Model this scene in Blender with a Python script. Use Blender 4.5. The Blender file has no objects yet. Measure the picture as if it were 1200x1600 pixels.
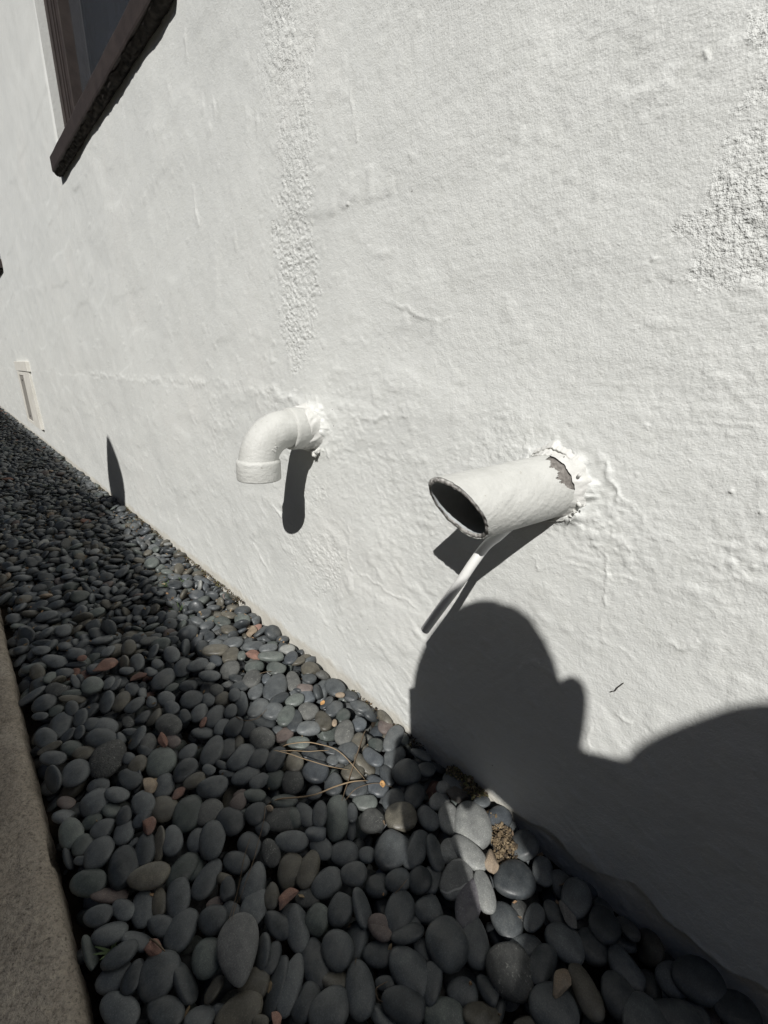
import bpy, bmesh, math, random, zlib, base64
import numpy as np
from mathutils import Vector, Matrix, Quaternion
R_ = math.radians
scene = bpy.context.scene
COL = scene.collection
random.seed(7)

# ------------------------------------------------------------------ camera
CAM = Vector((-0.42, 0.0, 0.5544))
cam_data = bpy.data.cameras.new("camera")
cam = bpy.data.objects.new("camera", cam_data)
COL.objects.link(cam)
RM = np.array(((0.69901438, -0.19538871, 0.68789691), (-0.71396, -0.24388, 0.65635), (0.04002, -0.94995, -0.30985)))
rx = Vector(RM[:, 0]).normalized()
fw = Vector(RM[:, 2]).normalized()
rx = (rx - fw * rx.dot(fw)).normalized()
up = rx.cross(fw).normalized()
m = Matrix((rx, up, -fw)).transposed().to_4x4()
m.translation = CAM
cam.matrix_world = m
cam_data.sensor_fit = 'HORIZONTAL'
cam_data.sensor_width = 36.0
cam_data.lens = 631.354 / 1200 * 36.0
cam_data.clip_start = 0.01
cam_data.clip_end = 600
scene.camera = cam

# ------------------------------------------------------------------ sky, sun, exposure
SUN = Vector((0.631, 0.396, -0.668)).normalized()          # the way the light travels
world = bpy.data.worlds.new("World")
scene.world = world
world.use_nodes = True
wn = world.node_tree
bg = wn.nodes["Background"]
sky = wn.nodes.new("ShaderNodeTexSky")
sky.sky_type = 'NISHITA'
sky.sun_disc = False
sky.sun_elevation = math.asin(-SUN.z)
sky.sun_rotation = math.atan2(-SUN.x, -SUN.y)
sky.air_density = 0.8
sky.dust_density = 0.5
wn.links.new(sky.outputs[0], bg.inputs[0])
bg.inputs[1].default_value = 0.05
sd = bpy.data.lights.new("sun", 'SUN')
sd.energy = 5.0
sd.angle = R_(0.53)
sd.color = (1.0, 0.978, 0.938)
sun = bpy.data.objects.new("sun", sd)
COL.objects.link(sun)
sun.rotation_mode = 'QUATERNION'
sun.rotation_quaternion = SUN.to_track_quat('-Z', 'Y')
sun.location = (-6, -4, 8)
scene.view_settings.view_transform = 'Standard'
scene.view_settings.look = 'None'
scene.view_settings.gamma = 1
scene.view_settings.use_curve_mapping = False
scene.view_settings.exposure = -0.22
scene.cycles.max_bounces = 6
scene.cycles.use_denoising = True


# ------------------------------------------------------------------ helpers
def tag(o, label=None, cat=None, group=None, kind=None):
    if label: o["label"] = label
    if cat: o["category"] = cat
    if group: o["group"] = group
    if kind: o["kind"] = kind
    return o


def empty(name, loc, label, cat, group=None):
    o = bpy.data.objects.new(name, None)
    o.empty_display_size = 0.05
    o.location = loc
    COL.objects.link(o)
    return tag(o, label, cat, group)


def link(name, me, mat=None, parent=None, loc=None):
    """one mesh object; MESH COORDINATES ARE WORLD COORDINATES minus loc (or minus the parent's location)"""
    o = bpy.data.objects.new(name, me)
    if mat is not None:
        for mm in (mat if isinstance(mat, (list, tuple)) else [mat]):
            me.materials.append(mm)
    COL.objects.link(o)
    if parent is not None:
        o.parent = parent
        top = parent
        off = Vector((0, 0, 0))
        while top is not None:
            off += top.location
            top = top.parent
        o.location = -off
    if loc is not None:
        o.location = loc
    return o


def mesh_np(name, V, F, smooth=True):
    """V (n,3) array, F (m,3|4) int array"""
    V = np.asarray(V, np.float32); F = np.asarray(F, np.int32)
    me = bpy.data.meshes.new(name)
    me.vertices.add(len(V)); me.vertices.foreach_set("co", V.ravel())
    k = F.shape[1]
    me.loops.add(F.size); me.loops.foreach_set("vertex_index", F.ravel())
    me.polygons.add(len(F)); me.polygons.foreach_set("loop_start", np.arange(0, F.size, k, dtype=np.int32))
    me.polygons.foreach_set("use_smooth", np.full(len(F), smooth))
    me.update(calc_edges=True)
    return me


def bm_mesh(name, bm, smooth=False):
    me = bpy.data.meshes.new(name)
    bmesh.ops.recalc_face_normals(bm, faces=bm.faces)
    if smooth:
        for f in bm.faces: f.smooth = True
    bm.to_mesh(me); bm.free()
    return me


def box_bm(bm, lo, hi, bevel=0.0, seg=2):
    vs = [bm.verts.new((x, y, z)) for x in (lo[0], hi[0]) for y in (lo[1], hi[1]) for z in (lo[2], hi[2])]
    fs = [bm.faces.new([vs[i] for i in q]) for q in ((0, 1, 3, 2), (4, 6, 7, 5), (0, 4, 5, 1), (2, 3, 7, 6), (0, 2, 6, 4), (1, 5, 7, 3))]
    if bevel > 0:
        es = list({e for f in fs for e in f.edges})
        bmesh.ops.bevel(bm, geom=es, offset=bevel, segments=seg, affect='EDGES', profile=0.6)
    return bm


def tube_np(P, r, n=12, cap=True):
    """a tube along polyline P with radius r (number or list)"""
    P = np.asarray(P, float); m_ = len(P)
    r = np.broadcast_to(np.asarray(r, float), (m_,))
    T = np.gradient(P, axis=0); T /= np.linalg.norm(T, axis=1)[:, None] + 1e-12
    a = np.array([0, 0, 1.0]) if abs(T[0][2]) < .9 else np.array([1.0, 0, 0])
    N = np.cross(T[0], a); N /= np.linalg.norm(N)
    V = []
    for i in range(m_):
        N = N - T[i] * (N @ T[i]); N /= np.linalg.norm(N)
        B = np.cross(T[i], N)
        ph = np.arange(n) / n * 2 * np.pi
        V.append(P[i] + r[i] * (np.outer(np.cos(ph), N) + np.outer(np.sin(ph), B)))
    V = np.concatenate(V)
    F = []
    for i in range(m_ - 1):
        for j in range(n):
            F.append((i * n + j, i * n + (j + 1) % n, (i + 1) * n + (j + 1) % n, (i + 1) * n + j))
    if cap:
        V = np.concatenate([V, P[:1], P[-1:]])
        for j in range(n):
            F.append((len(V) - 2, (j + 1) % n, j, j)); F.append((len(V) - 1, (m_ - 1) * n + j, (m_ - 1) * n + (j + 1) % n, (m_ - 1) * n + (j + 1) % n))
    return V, F


def tube_mesh(name, P, r, n=12, cap=True):
    V, F = tube_np(P, r, n, cap)
    me = bpy.data.meshes.new(name)
    me.from_pydata([tuple(v) for v in V], [], [tuple(dict.fromkeys(f)) for f in F])
    for p in me.polygons: p.use_smooth = True
    me.update()
    return me


def smooth_path(P, n=8):
    """Catmull-Rom through the points"""
    P = [np.array(p, float) for p in P]
    if len(P) < 3:
        return [P[0] + (P[-1] - P[0]) * t for t in np.linspace(0, 1, n)]
    Q = [2 * P[0] - P[1]] + P + [2 * P[-1] - P[-2]]
    out = []
    for i in range(1, len(Q) - 2):
        for t in np.linspace(0, 1, n, endpoint=False):
            a, b, c, d = Q[i - 1:i + 3]
            out.append(.5 * (2 * b + (c - a) * t + (2 * a - 5 * b + 4 * c - d) * t * t + (3 * b - a - 3 * c + d) * t ** 3))
    out.append(P[-1])
    return out


# lattice noise ------------------------------------------------------------
_rng = np.random.default_rng(11)
_TAB = _rng.random((256, 256)).astype(np.float32) * 2 - 1


def vnoise(x, y, seed=0):
    x = x + seed * 37.17; y = y + seed * 91.73
    ix = np.floor(x).astype(np.int64); iy = np.floor(y).astype(np.int64)
    fx = (x - ix).astype(np.float32); fy = (y - iy).astype(np.float32)
    ux = fx * fx * fx * (fx * (fx * 6 - 15) + 10); uy = fy * fy * fy * (fy * (fy * 6 - 15) + 10)
    a = _TAB[ix & 255, iy & 255]; b = _TAB[(ix + 1) & 255, iy & 255]
    c = _TAB[ix & 255, (iy + 1) & 255]; d = _TAB[(ix + 1) & 255, (iy + 1) & 255]
    return (a * (1 - ux) + b * ux) * (1 - uy) + (c * (1 - ux) + d * ux) * uy


def fbm(x, y, oct=4, seed=0):
    s = 0; a = 1; t = 0
    for k in range(oct):
        s = s + a * vnoise(x * 2 ** k, y * 2 ** k, seed + k); t += a; a *= .5
    return s / t


# ------------------------------------------------------------------ materials
def new_mat(name, col=(.5, .5, .5), rough=.6, spec=.5):
    mt = bpy.data.materials.new(name)
    mt.use_nodes = True
    b = mt.node_tree.nodes["Principled BSDF"]
    b.inputs["Base Color"].default_value = (*col, 1)
    b.inputs["Roughness"].default_value = rough
    b.inputs["Specular IOR Level"].default_value = spec
    return mt, mt.node_tree, b


def node(nt, typ, **kw):
    n = nt.nodes.new(typ)
    for k, v in kw.items():
        if k in n.inputs:
            n.inputs[k].default_value = v
        else:
            setattr(n, k, v)
    return n


def noise_node(nt, vec, scale, detail=4, rough=.55):
    n = node(nt, "ShaderNodeTexNoise")
    n.inputs["Scale"].default_value = scale
    n.inputs["Detail"].default_value = detail
    n.inputs["Roughness"].default_value = rough
    if vec is not None: nt.links.new(vec, n.inputs["Vector"])
    return n


def ramp(nt, fac, stops):
    r = node(nt, "ShaderNodeValToRGB")
    e = r.color_ramp.elements
    while len(e) < len(stops): e.new(.5)
    for k, (p, c) in enumerate(stops):
        e[k].position = p; e[k].color = (*c, 1)
    nt.links.new(fac, r.inputs[0])
    return r


def mix_col(nt, fac, a, b, typ='MIX'):
    mx = node(nt, "ShaderNodeMix", data_type='RGBA', blend_type=typ)
    for sock, v in ((mx.inputs[0], fac), (mx.inputs[6], a), (mx.inputs[7], b)):
        if hasattr(v, "is_linked"): nt.links.new(v, sock)
        elif isinstance(v, (int, float)): sock.default_value = v
        else: sock.default_value = (*v, 1)
    return mx.outputs[2]


def bump(nt, b, h, dist, strength=1.0, prev=None):
    bp = node(nt, "ShaderNodeBump")
    bp.inputs["Distance"].default_value = dist
    bp.inputs["Strength"].default_value = strength
    nt.links.new(h, bp.inputs["Height"])
    if prev is not None: nt.links.new(prev, bp.inputs["Normal"])
    nt.links.new(bp.outputs[0], b.inputs["Normal"])
    return bp.outputs[0]


def pos_of(nt):
    return node(nt, "ShaderNodeNewGeometry").outputs["Position"]


def simple_mat(name, c0, c1, scale, rough, spec=.4, bscale=None, bdist=.0004, detail=5):
    mt, nt, b = new_mat(name, c0, rough, spec)
    P = pos_of(nt)
    n = noise_node(nt, P, scale, detail)
    r = ramp(nt, n.outputs[0], [(.3, c0), (.7, c1)])
    nt.links.new(r.outputs[0], b.inputs["Base Color"])
    if bscale:
        nb = noise_node(nt, P, bscale, 3)
        bump(nt, b, nb.outputs[0], bdist)
    return mt


# painted stucco: white paint, faint warm and grey blotches, a little grime close to the gravel
def wall_material():
    mt, nt, b = new_mat("white_stucco_paint", (.8, .8, .78), .5, .35)
    P = pos_of(nt)
    n1 = noise_node(nt, P, 3.0, 5)
    r1 = ramp(nt, n1.outputs[0], [(.3, (.69, .70, .68)), (.55, (.725, .735, .712)), (.75, (.745, .748, .722))])
    n2 = noise_node(nt, P, 40, 6, .7)
    r2 = ramp(nt, n2.outputs[0], [(.25, (.93, .93, .92)), (.5, (1, 1, 1))])
    c = mix_col(nt, 1.0, r1.outputs[0], r2.outputs[0], 'MULTIPLY')
    # pinholes in the coat
    vo = node(nt, "ShaderNodeTexVoronoi", feature='F1'); vo.inputs["Scale"].default_value = 38
    nt.links.new(P, vo.inputs["Vector"])
    pin = ramp(nt, vo.outputs["Distance"], [(.028, (1, 1, 1)), (.04, (0, 0, 0))])
    n3 = noise_node(nt, P, 9, 2)
    gate = ramp(nt, n3.outputs[0], [(.56, (0, 0, 0)), (.6, (1, 1, 1))])
    pg = mix_col(nt, 1.0, pin.outputs[0], gate.outputs[0], 'MULTIPLY')
    c = mix_col(nt, pg, c, (.2, .19, .18))
    # earth splashed on the lowest centimetres
    sep = node(nt, "ShaderNodeSeparateXYZ"); nt.links.new(P, sep.inputs[0])
    n4 = noise_node(nt, P, 22, 5, .7)
    ad = node(nt, "ShaderNodeMath", operation='MULTIPLY_ADD'); nt.links.new(n4.outputs[0], ad.inputs[0]); ad.inputs[1].default_value = -.05
    nt.links.new(sep.outputs[2], ad.inputs[2])
    gr = ramp(nt, ad.outputs[0], [(0.0, (1, 1, 1)), (.012, (0, 0, 0))])
    mm = node(nt, "ShaderNodeMath", operation='ADD'); nt.links.new(ad.outputs[0], mm.inputs[0]); mm.inputs[1].default_value = .016
    nt.links.new(mm.outputs[0], gr.inputs[0])
    c = mix_col(nt, gr.outputs[0], c, (.63, .61, .55))
    nt.links.new(c, b.inputs["Base Color"])
    nb = noise_node(nt, P, 520, 3, .6)
    n1b = bump(nt, b, nb.outputs[0], .00062)
    nb2 = noise_node(nt, P, 150, 3, .55)
    n2b = bump(nt, b, nb2.outputs[0], .0007, 1.0, n1b)
    ga = node(nt, "ShaderNodeAttribute", attribute_name="grit")
    nb3 = noise_node(nt, P, 330, 2, .7)
    ctr = node(nt, "ShaderNodeMath", operation='SUBTRACT'); nt.links.new(nb3.outputs[0], ctr.inputs[0]); ctr.inputs[1].default_value = .5
    gm = node(nt, "ShaderNodeMath", operation='MULTIPLY'); nt.links.new(ctr.outputs[0], gm.inputs[0]); nt.links.new(ga.outputs["Fac"], gm.inputs[1])
    bump(nt, b, gm.outputs[0], .0020, 1.0, n2b)
    return mt


M_WALL = wall_material()
def pipe_paint():
    mt, nt, b = new_mat("white_pipe_paint", (.68, .68, .645), .5, .4)
    P = pos_of(nt)
    n1 = noise_node(nt, P, 30, 5, .6)
    r1 = ramp(nt, n1.outputs[0], [(.3, (.52, .522, .495)), (.6, (.60, .602, .575))])
    n2 = noise_node(nt, P, 170, 4, .7)
    r2 = ramp(nt, n2.outputs[0], [(.24, (.62, .58, .52)), (.36, (1, 1, 1))])
    c = mix_col(nt, 1.0, r1.outputs[0], r2.outputs[0], 'MULTIPLY')
    n3 = noise_node(nt, P, 700, 2)
    r3 = ramp(nt, n3.outputs[0], [(.22, (.45, .42, .38)), (.27, (1, 1, 1))])
    c = mix_col(nt, 1.0, c, r3.outputs[0], 'MULTIPLY')
    nt.links.new(c, b.inputs["Base Color"])
    rr = ramp(nt, n2.outputs[0], [(.3, (.42,) * 3), (.7, (.66,) * 3)])
    nt.links.new(rr.outputs[0], b.inputs["Roughness"])
    mp = node(nt, "ShaderNodeMapping"); mp.inputs["Scale"].default_value = (1, .35, 1); nt.links.new(P, mp.inputs["Vector"])
    nb = noise_node(nt, mp.outputs[0], 240, 4, .6)
    p1 = bump(nt, b, nb.outputs[0], .0009)
    nb2 = noise_node(nt, P, 70, 3)
    bump(nt, b, nb2.outputs[0], .0014, 1.0, p1)
    return mt


M_PVC = pipe_paint()
M_MORTAR = simple_mat("painted_mortar", (.60, .60, .57), (.72, .715, .69), 90, .6, .3, 260, .0006)
M_BARE = simple_mat("bare_old_pipe", (.13, .120, .110), (.29, .272, .252), 210, .85, .15, 420, .0008)
M_PIPEIN = simple_mat("pipe_inside_grey", (.40, .42, .43), (.50, .52, .53), 60, .7, .3)
M_RIM = simple_mat("chipped_pipe_rim", (.10, .095, .09), (.62, .60, .57), 260, .8, .2, 600, .0004, 2)
M_WOOD = simple_mat("dark_brown_paint", (.030, .023, .021), (.050, .039, .035), 30, .6, .3, 180, .0005)
M_FLAKE = simple_mat("weathered_sill_underside", (.012, .011, .011), (.075, .066, .058), 55, .85, .2, 120, .0015)
M_CONC = None


def concrete_material():
    mt, nt, b = new_mat("worn_concrete", (.35, .31, .26), .9, .2)
    P = pos_of(nt)
    n1 = noise_node(nt, P, 9, 6, .6)
    r1 = ramp(nt, n1.outputs[0], [(.3, (.25, .218, .180)), (.52, (.32, .283, .238)), (.72, (.38, .342, .293))])
    n2 = noise_node(nt, P, 330, 3, .7)
    r2 = ramp(nt, n2.outputs[0], [(.30, (.40, .38, .36)), (.46, (1, 1, 1)), (.68, (1.12, 1.1, 1.06)), (.74, (1.5, 1.45, 1.4))])
    c = mix_col(nt, 1.0, r1.outputs[0], r2.outputs[0], 'MULTIPLY')
    n5 = noise_node(nt, P, 150, 4, .7)
    r5 = ramp(nt, n5.outputs[0], [(.34, (.74, .73, .72)), (.5, (1, 1, 1)), (.66, (1.16, 1.15, 1.13))])
    c = mix_col(nt, 1.0, c, r5.outputs[0], 'MULTIPLY')
    nt.links.new(c, b.inputs["Base Color"])
    nb = noise_node(nt, P, 260, 4, .7)
    p1 = bump(nt, b, nb.outputs[0], .0028)
    nb2 = noise_node(nt, P, 45, 3)
    bump(nt, b, nb2.outputs[0], .005, 1.0, p1)
    return mt


M_CONC = concrete_material()
M_SOIL = simple_mat("dark_soil", (.018, .014, .011), (.05, .04, .03), 60, .95, .1, 150, .004)


def stone_material(name, dark, light, rough=.42, speck=None, speck_amt=.5, vein=None, gloss_bump=.0002, patch=None):
    """a water-worn pebble: base tone that differs from stone to stone, soft mottling, fine grain"""
    mt, nt, b = new_mat(name, dark, rough, .4)
    P = pos_of(nt)
    oi = node(nt, "ShaderNodeObjectInfo")
    at = node(nt, "ShaderNodeAttribute", attribute_name="stone_rand")
    ad = node(nt, "ShaderNodeMath", operation='ADD'); nt.links.new(oi.outputs["Random"], ad.inputs[0]); nt.links.new(at.outputs["Fac"], ad.inputs[1])
    fr = node(nt, "ShaderNodeMath", operation='FRACT'); nt.links.new(ad.outputs[0], fr.inputs[0])
    tone = ramp(nt, fr.outputs[0], [(0.0, dark), (1.0, light)])
    n1 = noise_node(nt, P, 70, 5, .6)
    r1 = ramp(nt, n1.outputs[0], [(.28, (.66, .66, .67)), (.52, (1, 1, 1)), (.72, (1.36, 1.35, 1.31))])
    c = mix_col(nt, 1.0, tone.outputs[0], r1.outputs[0], 'MULTIPLY')
    n2 = noise_node(nt, P, 900, 2, .6)
    r2 = ramp(nt, n2.outputs[0], [(.3, (.80, .80, .80)), (.58, (1.06, 1.06, 1.06)), (.70, (1.55, 1.55, 1.52))])
    c = mix_col(nt, 1.0, c, r2.outputs[0], 'MULTIPLY')
    if speck:
        n3 = noise_node(nt, P, 420, 2, .6)
        r3 = ramp(nt, n3.outputs[0], [(.60, (0, 0, 0)), (.66, (1, 1, 1))])
        n4 = noise_node(nt, P, 60, 2)
        r4 = ramp(nt, n4.outputs[0], [(.4, (0, 0, 0)), (.6, (speck_amt,) * 3)])
        c = mix_col(nt, mix_col(nt, 1.0, r3.outputs[0], r4.outputs[0], 'MULTIPLY'), c, speck)
    if vein:
        wv = node(nt, "ShaderNodeTexWave", wave_type='BANDS', bands_direction='DIAGONAL')
        wv.inputs["Scale"].default_value = 17; wv.inputs["Distortion"].default_value = 5.5; wv.inputs["Detail Scale"].default_value = 1.2
        nt.links.new(P, wv.inputs["Vector"])
        rv = ramp(nt, wv.outputs[1], [(.965, (0, 0, 0)), (.99, (.75, .75, .75))])
        c = mix_col(nt, rv.outputs[0], c, vein)
    if patch:
        n5 = noise_node(nt, P, 38, 3)
        r5 = ramp(nt, n5.outputs[0], [(.52, (0, 0, 0)), (.62, (.8, .8, .8))])
        c = mix_col(nt, r5.outputs[0], c, patch)
    # dry dust lying in faint drifts
    n7 = noise_node(nt, P, 30, 6, .7)
    r7 = ramp(nt, n7.outputs[0], [(.50, (0, 0, 0)), (.72, (.38, .38, .38))])
    c = mix_col(nt, r7.outputs[0], c, (.20, .20, .19))
    nt.links.new(c, b.inputs["Base Color"])
    rr = ramp(nt, n1.outputs[0], [(.3, (rough - .08,) * 3), (.7, (rough + .10,) * 3)])
    nt.links.new(rr.outputs[0], b.inputs["Roughness"])
    nb = noise_node(nt, P, 260, 4, .6)
    bump(nt, b, nb.outputs[0], gloss_bump)
    return mt


STONE = [
    stone_material("slate_dark_stone", (.034, .039, .043), (.116, .126, .130)),
    stone_material("green_grey_stone", (.050, .060, .056), (.130, .146, .136)),
    stone_material("olive_brown_stone", (.072, .067, .054), (.125, .116, .094)),
    stone_material("blue_grey_stone", (.054, .061, .069), (.100, .112, .123)),
    stone_material("speckled_stone", (.066, .068, .066), (.120, .122, .116), .65, (.34, .34, .31), .55, None, .0005),
    stone_material("pale_grey_stone", (.205, .212, .205), (.270, .275, .262), .5),
    stone_material("pinkish_stone", (.110, .088, .080), (.165, .135, .124), .6),
    stone_material("tan_stone", (.235, .185, .135), (.310, .245, .180), .6),
    stone_material("red_chip_stone", (.170, .092, .070), (.270, .165, .132), .85, None, .5, None, .0008),
    stone_material("pitted_black_rock", (.075, .076, .074), (.090, .092, .088), .85, (.30, .30, .28), .75, None, .0028),
    stone_material("veined_stone", (.165, .168, .165), (.175, .180, .176), .55, None, .5, (.42, .42, .40)),
    stone_material("dark_slab_stone", (.062, .055, .050), (.075, .066, .060), .75, None, .5, None, .0009),
    stone_material("ash_grey_stone", (.150, .152, .150), (.165, .167, .163), .75, None, .5, None, .0004),
    stone_material("mortar_chip", (.190, .185, .175), (.23, .225, .215), .9, None, .5, None, .0012),
    stone_material("wet_glossy_stone", (.150, .152, .145), (.165, .167, .160), .22),
    stone_material("mottled_purple_stone", (.105, .100, .115), (.130, .124, .138), .62, (.26, .25, .26), .8, None, .0006, (.20, .19, .195)),
]

# ------------------------------------------------------------------ ground, soil, path
def rect_mesh(name, x0, x1, y0, y1, z):
    return mesh_np(name, [(x0, y0, z), (x1, y0, z), (x1, y1, z), (x0, y1, z)], [(0, 1, 2, 3)], False)


tag(link("ground", rect_mesh("ground", -150, 150, -150, 150, -.10), M_SOIL), "dark earth ground stretching away under the whole yard", "ground", None, "structure")
# soil under the pebbles, gently uneven
gy = np.concatenate([np.arange(-1.2, 2.0, .02), np.arange(2.0, 13.0, .1)]); gx = np.linspace(-.445, .03, 24)
YY, XX = np.meshgrid(gy, gx, indexing='ij')
ZZ = -.030 + .004 * fbm(XX * 20, YY * 20, 3, 3)
idx = np.arange(YY.size).reshape(YY.shape)
F = np.stack([idx[:-1, :-1], idx[:-1, 1:], idx[1:, 1:], idx[1:, :-1]], -1).reshape(-1, 4)
tag(link("soil", mesh_np("soil", np.stack([XX, YY, ZZ], -1).reshape(-1, 3), F), M_SOIL),
    "dark damp soil showing in the gaps between the beach pebbles", "soil", None, "structure")

# concrete path whose worn edge is the kerb of the pebble bed
def path_mesh():
    ys = np.concatenate([np.arange(-3.0, -.2, .1), np.arange(-.2, 2.0, .006), np.arange(2.0, 13, .08)])
    prof = [(-.440, -.09), (-.4405, -.03), (-.441, -.012), (-.443, .002), (-.446, .0095), (-.4515, .0148), (-.459, .0175), (-.468, .0185)] + \
           [(-.468 - d, .0185) for d in (.006, .012, .018, .025, .033, .042, .052, .065, .08, .10, .13, .18, .3, .6, 1.0, 1.4, 1.85)]
    pr = np.array(prof)
    Y, K = np.meshgrid(ys, np.arange(len(pr)), indexing='ij')
    X = pr[K, 0]; Z = pr[K, 1].copy()
    edge = np.clip(1 - (-.44 - X) / .03, 0, 1)
    wob = .0018 * fbm(Y * 9, Y * 0, 3, 21) + .0014 * fbm(Y * 45, Z * 60, 3, 22)
    X = X - edge * (wob + .0025) + (K == 0) * 0
    chip = np.clip(fbm(Y * 26, Z * 30, 2, 25) - .28, 0, 1) * .022
    X = X - chip * edge
    Z = Z + np.where(K > 2, .0012 * fbm(X * 40, Y * 40, 3, 23) + .0007 * fbm(X * 160, Y * 160, 2, 24), 0) - chip * edge * (K > 2) * .6
    i = np.arange(Y.size).reshape(Y.shape)
    F_ = np.stack([i[:-1, :-1], i[1:, :-1], i[1:, 1:], i[:-1, 1:]], -1).reshape(-1, 4)
    return mesh_np("path", np.stack([X, Y, Z], -1).reshape(-1, 3), F_[:, ::-1])


tag(link("concrete_path", path_mesh(), M_CONC), "worn brown concrete path edging the pebble bed", "path", None, "structure")

# ------------------------------------------------------------------ the house and its stucco wall
house = empty("house", (0, 0, 0), "white painted stucco house wall rising from the pebble bed", "house")

POLYS = [
 [(0.073, 0.803), (0.082, 0.799), (0.085, 0.793), (0.087, 0.784), (0.083, 0.777), (0.074, 0.768), (0.073, 0.755), (0.078, 0.744), (0.078, 0.732), (0.079, 0.719), (0.082, 0.706), (0.084, 0.69), (0.093, 0.686), (0.098, 0.68), (0.101, 0.674), (0.097, 0.668), (0.084, 0.663), (0.082, 0.648), (0.082, 0.642), (0.076, 0.633), (0.069, 0.629), (0.061, 0.632), (-0.1, 0.60), (-0.4, 0.62), (-0.6, 1.2), (0.02, 1.2)],
 [(0.697, 1.165), (0.701, 1.072), (0.697, 1.044), (0.695, 0.998), (0.71, 0.991), (0.692, 0.94), (0.667, 0.903), (0.665, 0.872), (0.65, 0.837), (0.656, 0.807), (0.677, 0.789), (0.676, 0.744), (0.666, 0.671), (0.661, 0.607), (0.638, 0.568), (0.591, 0.561), (0.573, 0.581), (0.559, 0.639), (0.554, 0.683), (0.558, 0.726), (0.559, 0.747), (0.568, 0.788), (0.563, 0.817), (0.567, 0.845), (0.551, 0.868), (0.548, 0.89), (0.569, 0.909), (0.564, 0.941), (0.553, 0.977), (0.544, 1.004), (0.544, 1.163)],
 [(0.639, 0.355), (0.679, 0.252), (0.66, 0.172), (0.583, 0.138), (0.514, 0.175), (0.488, 0.249), (0.497, 0.317), (0.523, 0.368), (0.568, 0.393)],
 [(2.051, 1.178), (2.158, 1.113), (2.206, 0.972), (2.205, 0.859), (2.119, 0.782), (2.034, 0.684), (2.028, 0.554), (1.868, 0.533), (1.829, 0.633), (1.886, 0.721), (1.935, 0.809), (2.013, 0.902), (1.968, 1.036), (1.882, 1.129)],
 [(1.53, 1.133), (1.561, 1.037), (1.558, 0.876), (1.499, 0.767), (1.477, 0.66), (1.391, 0.614), (1.351, 0.655), (1.369, 0.738), (1.395, 0.851), (1.393, 0.998), (1.415, 1.114)],
]
POLY_AMP = [1.0, .78, .50, .62, .50]
RIDGES = [  # polyline in (y, z), height mm, half width mm, roughness of the line
 ([(2.154, 0.533), (1.612, 0.528), (0.967, 0.533), (0.694, 0.526), (0.612, 0.508)], 1.5, 9, 1),
 ([(0.557, 0.498), (0.462, 0.497), (0.361, 0.51)], 1.8, 5, 1), ([(0.417, 0.653), (0.371, 0.639), (0.32, 0.624), (0.311, 0.626)], .9, 2.5, .6),
 ([(0.11, 0.406), (0.096, 0.397), (0.087, 0.379), (0.086, 0.358), (0.086, 0.343), (0.081, 0.319)], 1.0, 1.5, .4),
 ([(0.088, 0.429), (0.081, 0.415), (0.075, 0.407)], .8, 1.2, .5), ([(0.135, 0.381), (0.111, 0.381), (0.087, 0.379)], .7, .9, .4),
 ([(0.165, 0.373), (0.152, 0.362), (0.14, 0.37)], .8, 1.2, .8), ([(0.031, 0.324), (0.025, 0.333), (0.013, 0.342)], 1.0, 2.0, 1),
 ([(0.049, 0.232), (0.042, 0.232), (0.035, 0.234)], 1.0, 1.8, 1), ([(0.105, 0.79), (0.104, 0.783), (0.104, 0.776)], .9, 1.0, .5),
 ([(0.482, 0.904), (0.485, 0.876), (0.478, 0.858), (0.476, 0.838)], 1.2, 2.0, 1), ([(0.448, 0.243), (0.386, 0.238), (0.328, 0.235)], 1.2, 2.5, .8),
 ([(0.493, 0.347), (0.476, 0.312), (0.48, 0.264), (0.471, 0.243)], 1.2, 2.5, .5), ([(0.766, 0.319), (0.713, 0.292), (0.655, 0.273)], 1.4, 3.0, .6),
 ([(0.819, 0.179), (0.779, 0.144), (0.74, 0.118)], 1.6, 4.0, .8), ([(0.101, 0.289), (0.076, 0.228), (0.066, 0.164)], .6, 1.4, .4),
 ([(0.107, 0.306), (0.076, 0.31), (0.046, 0.304)], .5, 1.2, .4), ([(0.973, 0.923), (0.972, 0.89), (0.961, 0.844)], 1.6, 4, .8),
 ([(0.863, 1.017), (0.856, 0.988)], 1.4, 3, .8), ([(0.946, 1.14), (0.952, 1.10)], 1.6, 3, .8),
 ([(0.139, 0.759), (0.13, 0.76), (0.121, 0.761)], -.5, .7, .2), ([(0.12, 0.377), (0.084, 0.383)], -.4, .7, .2), ([(0.125, 0.405), (0.115, 0.404), (0.101, 0.407)], .7, 1.0, .4),
 ([(0.235, 0.474), (0.215, 0.487), (0.19, 0.493)], 1.2, 2.0, 1), ([(0.112, 0.487), (0.10, 0.47), (0.098, 0.455)], 1.4, 2.2, 1), ([(0.10, 0.462), (0.08, 0.452)], 1.0, 1.5, .8),
 ([(0.64, 0.52), (0.60, 0.535), (0.56, 0.52)], 1.6, 4, 1), ([(0.54, 0.50), (0.53, 0.46), (0.535, 0.43)], 1.2, 3, 1),
]
BUMPS = [(0.102, 0.733), (0.11, 0.657), (0.109, 0.643), (0.273, 0.692), (0.092, 0.64), (0.675, 0.822), (0.406, 0.841), (0.093, 0.425), (0.087, 0.525), (0.082, 0.524), (0.085, 0.482), (0.018, 0.481), (0.005, 0.472), (-0.003, 0.469), (0.49, 0.776), (0.031, 0.375), (0.05, 0.236), (0.545, 0.438)]
LIP = [(0.30, -.03), (0.16, .004), (0.102, 0.014), (0.031, 0.010), (-0.004, 0.032), (-0.034, 0.016), (-0.073, 0.018), (-0.109, 0.025), (-0.133, 0.017), (-.3, .02), (-3, .02)]


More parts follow.
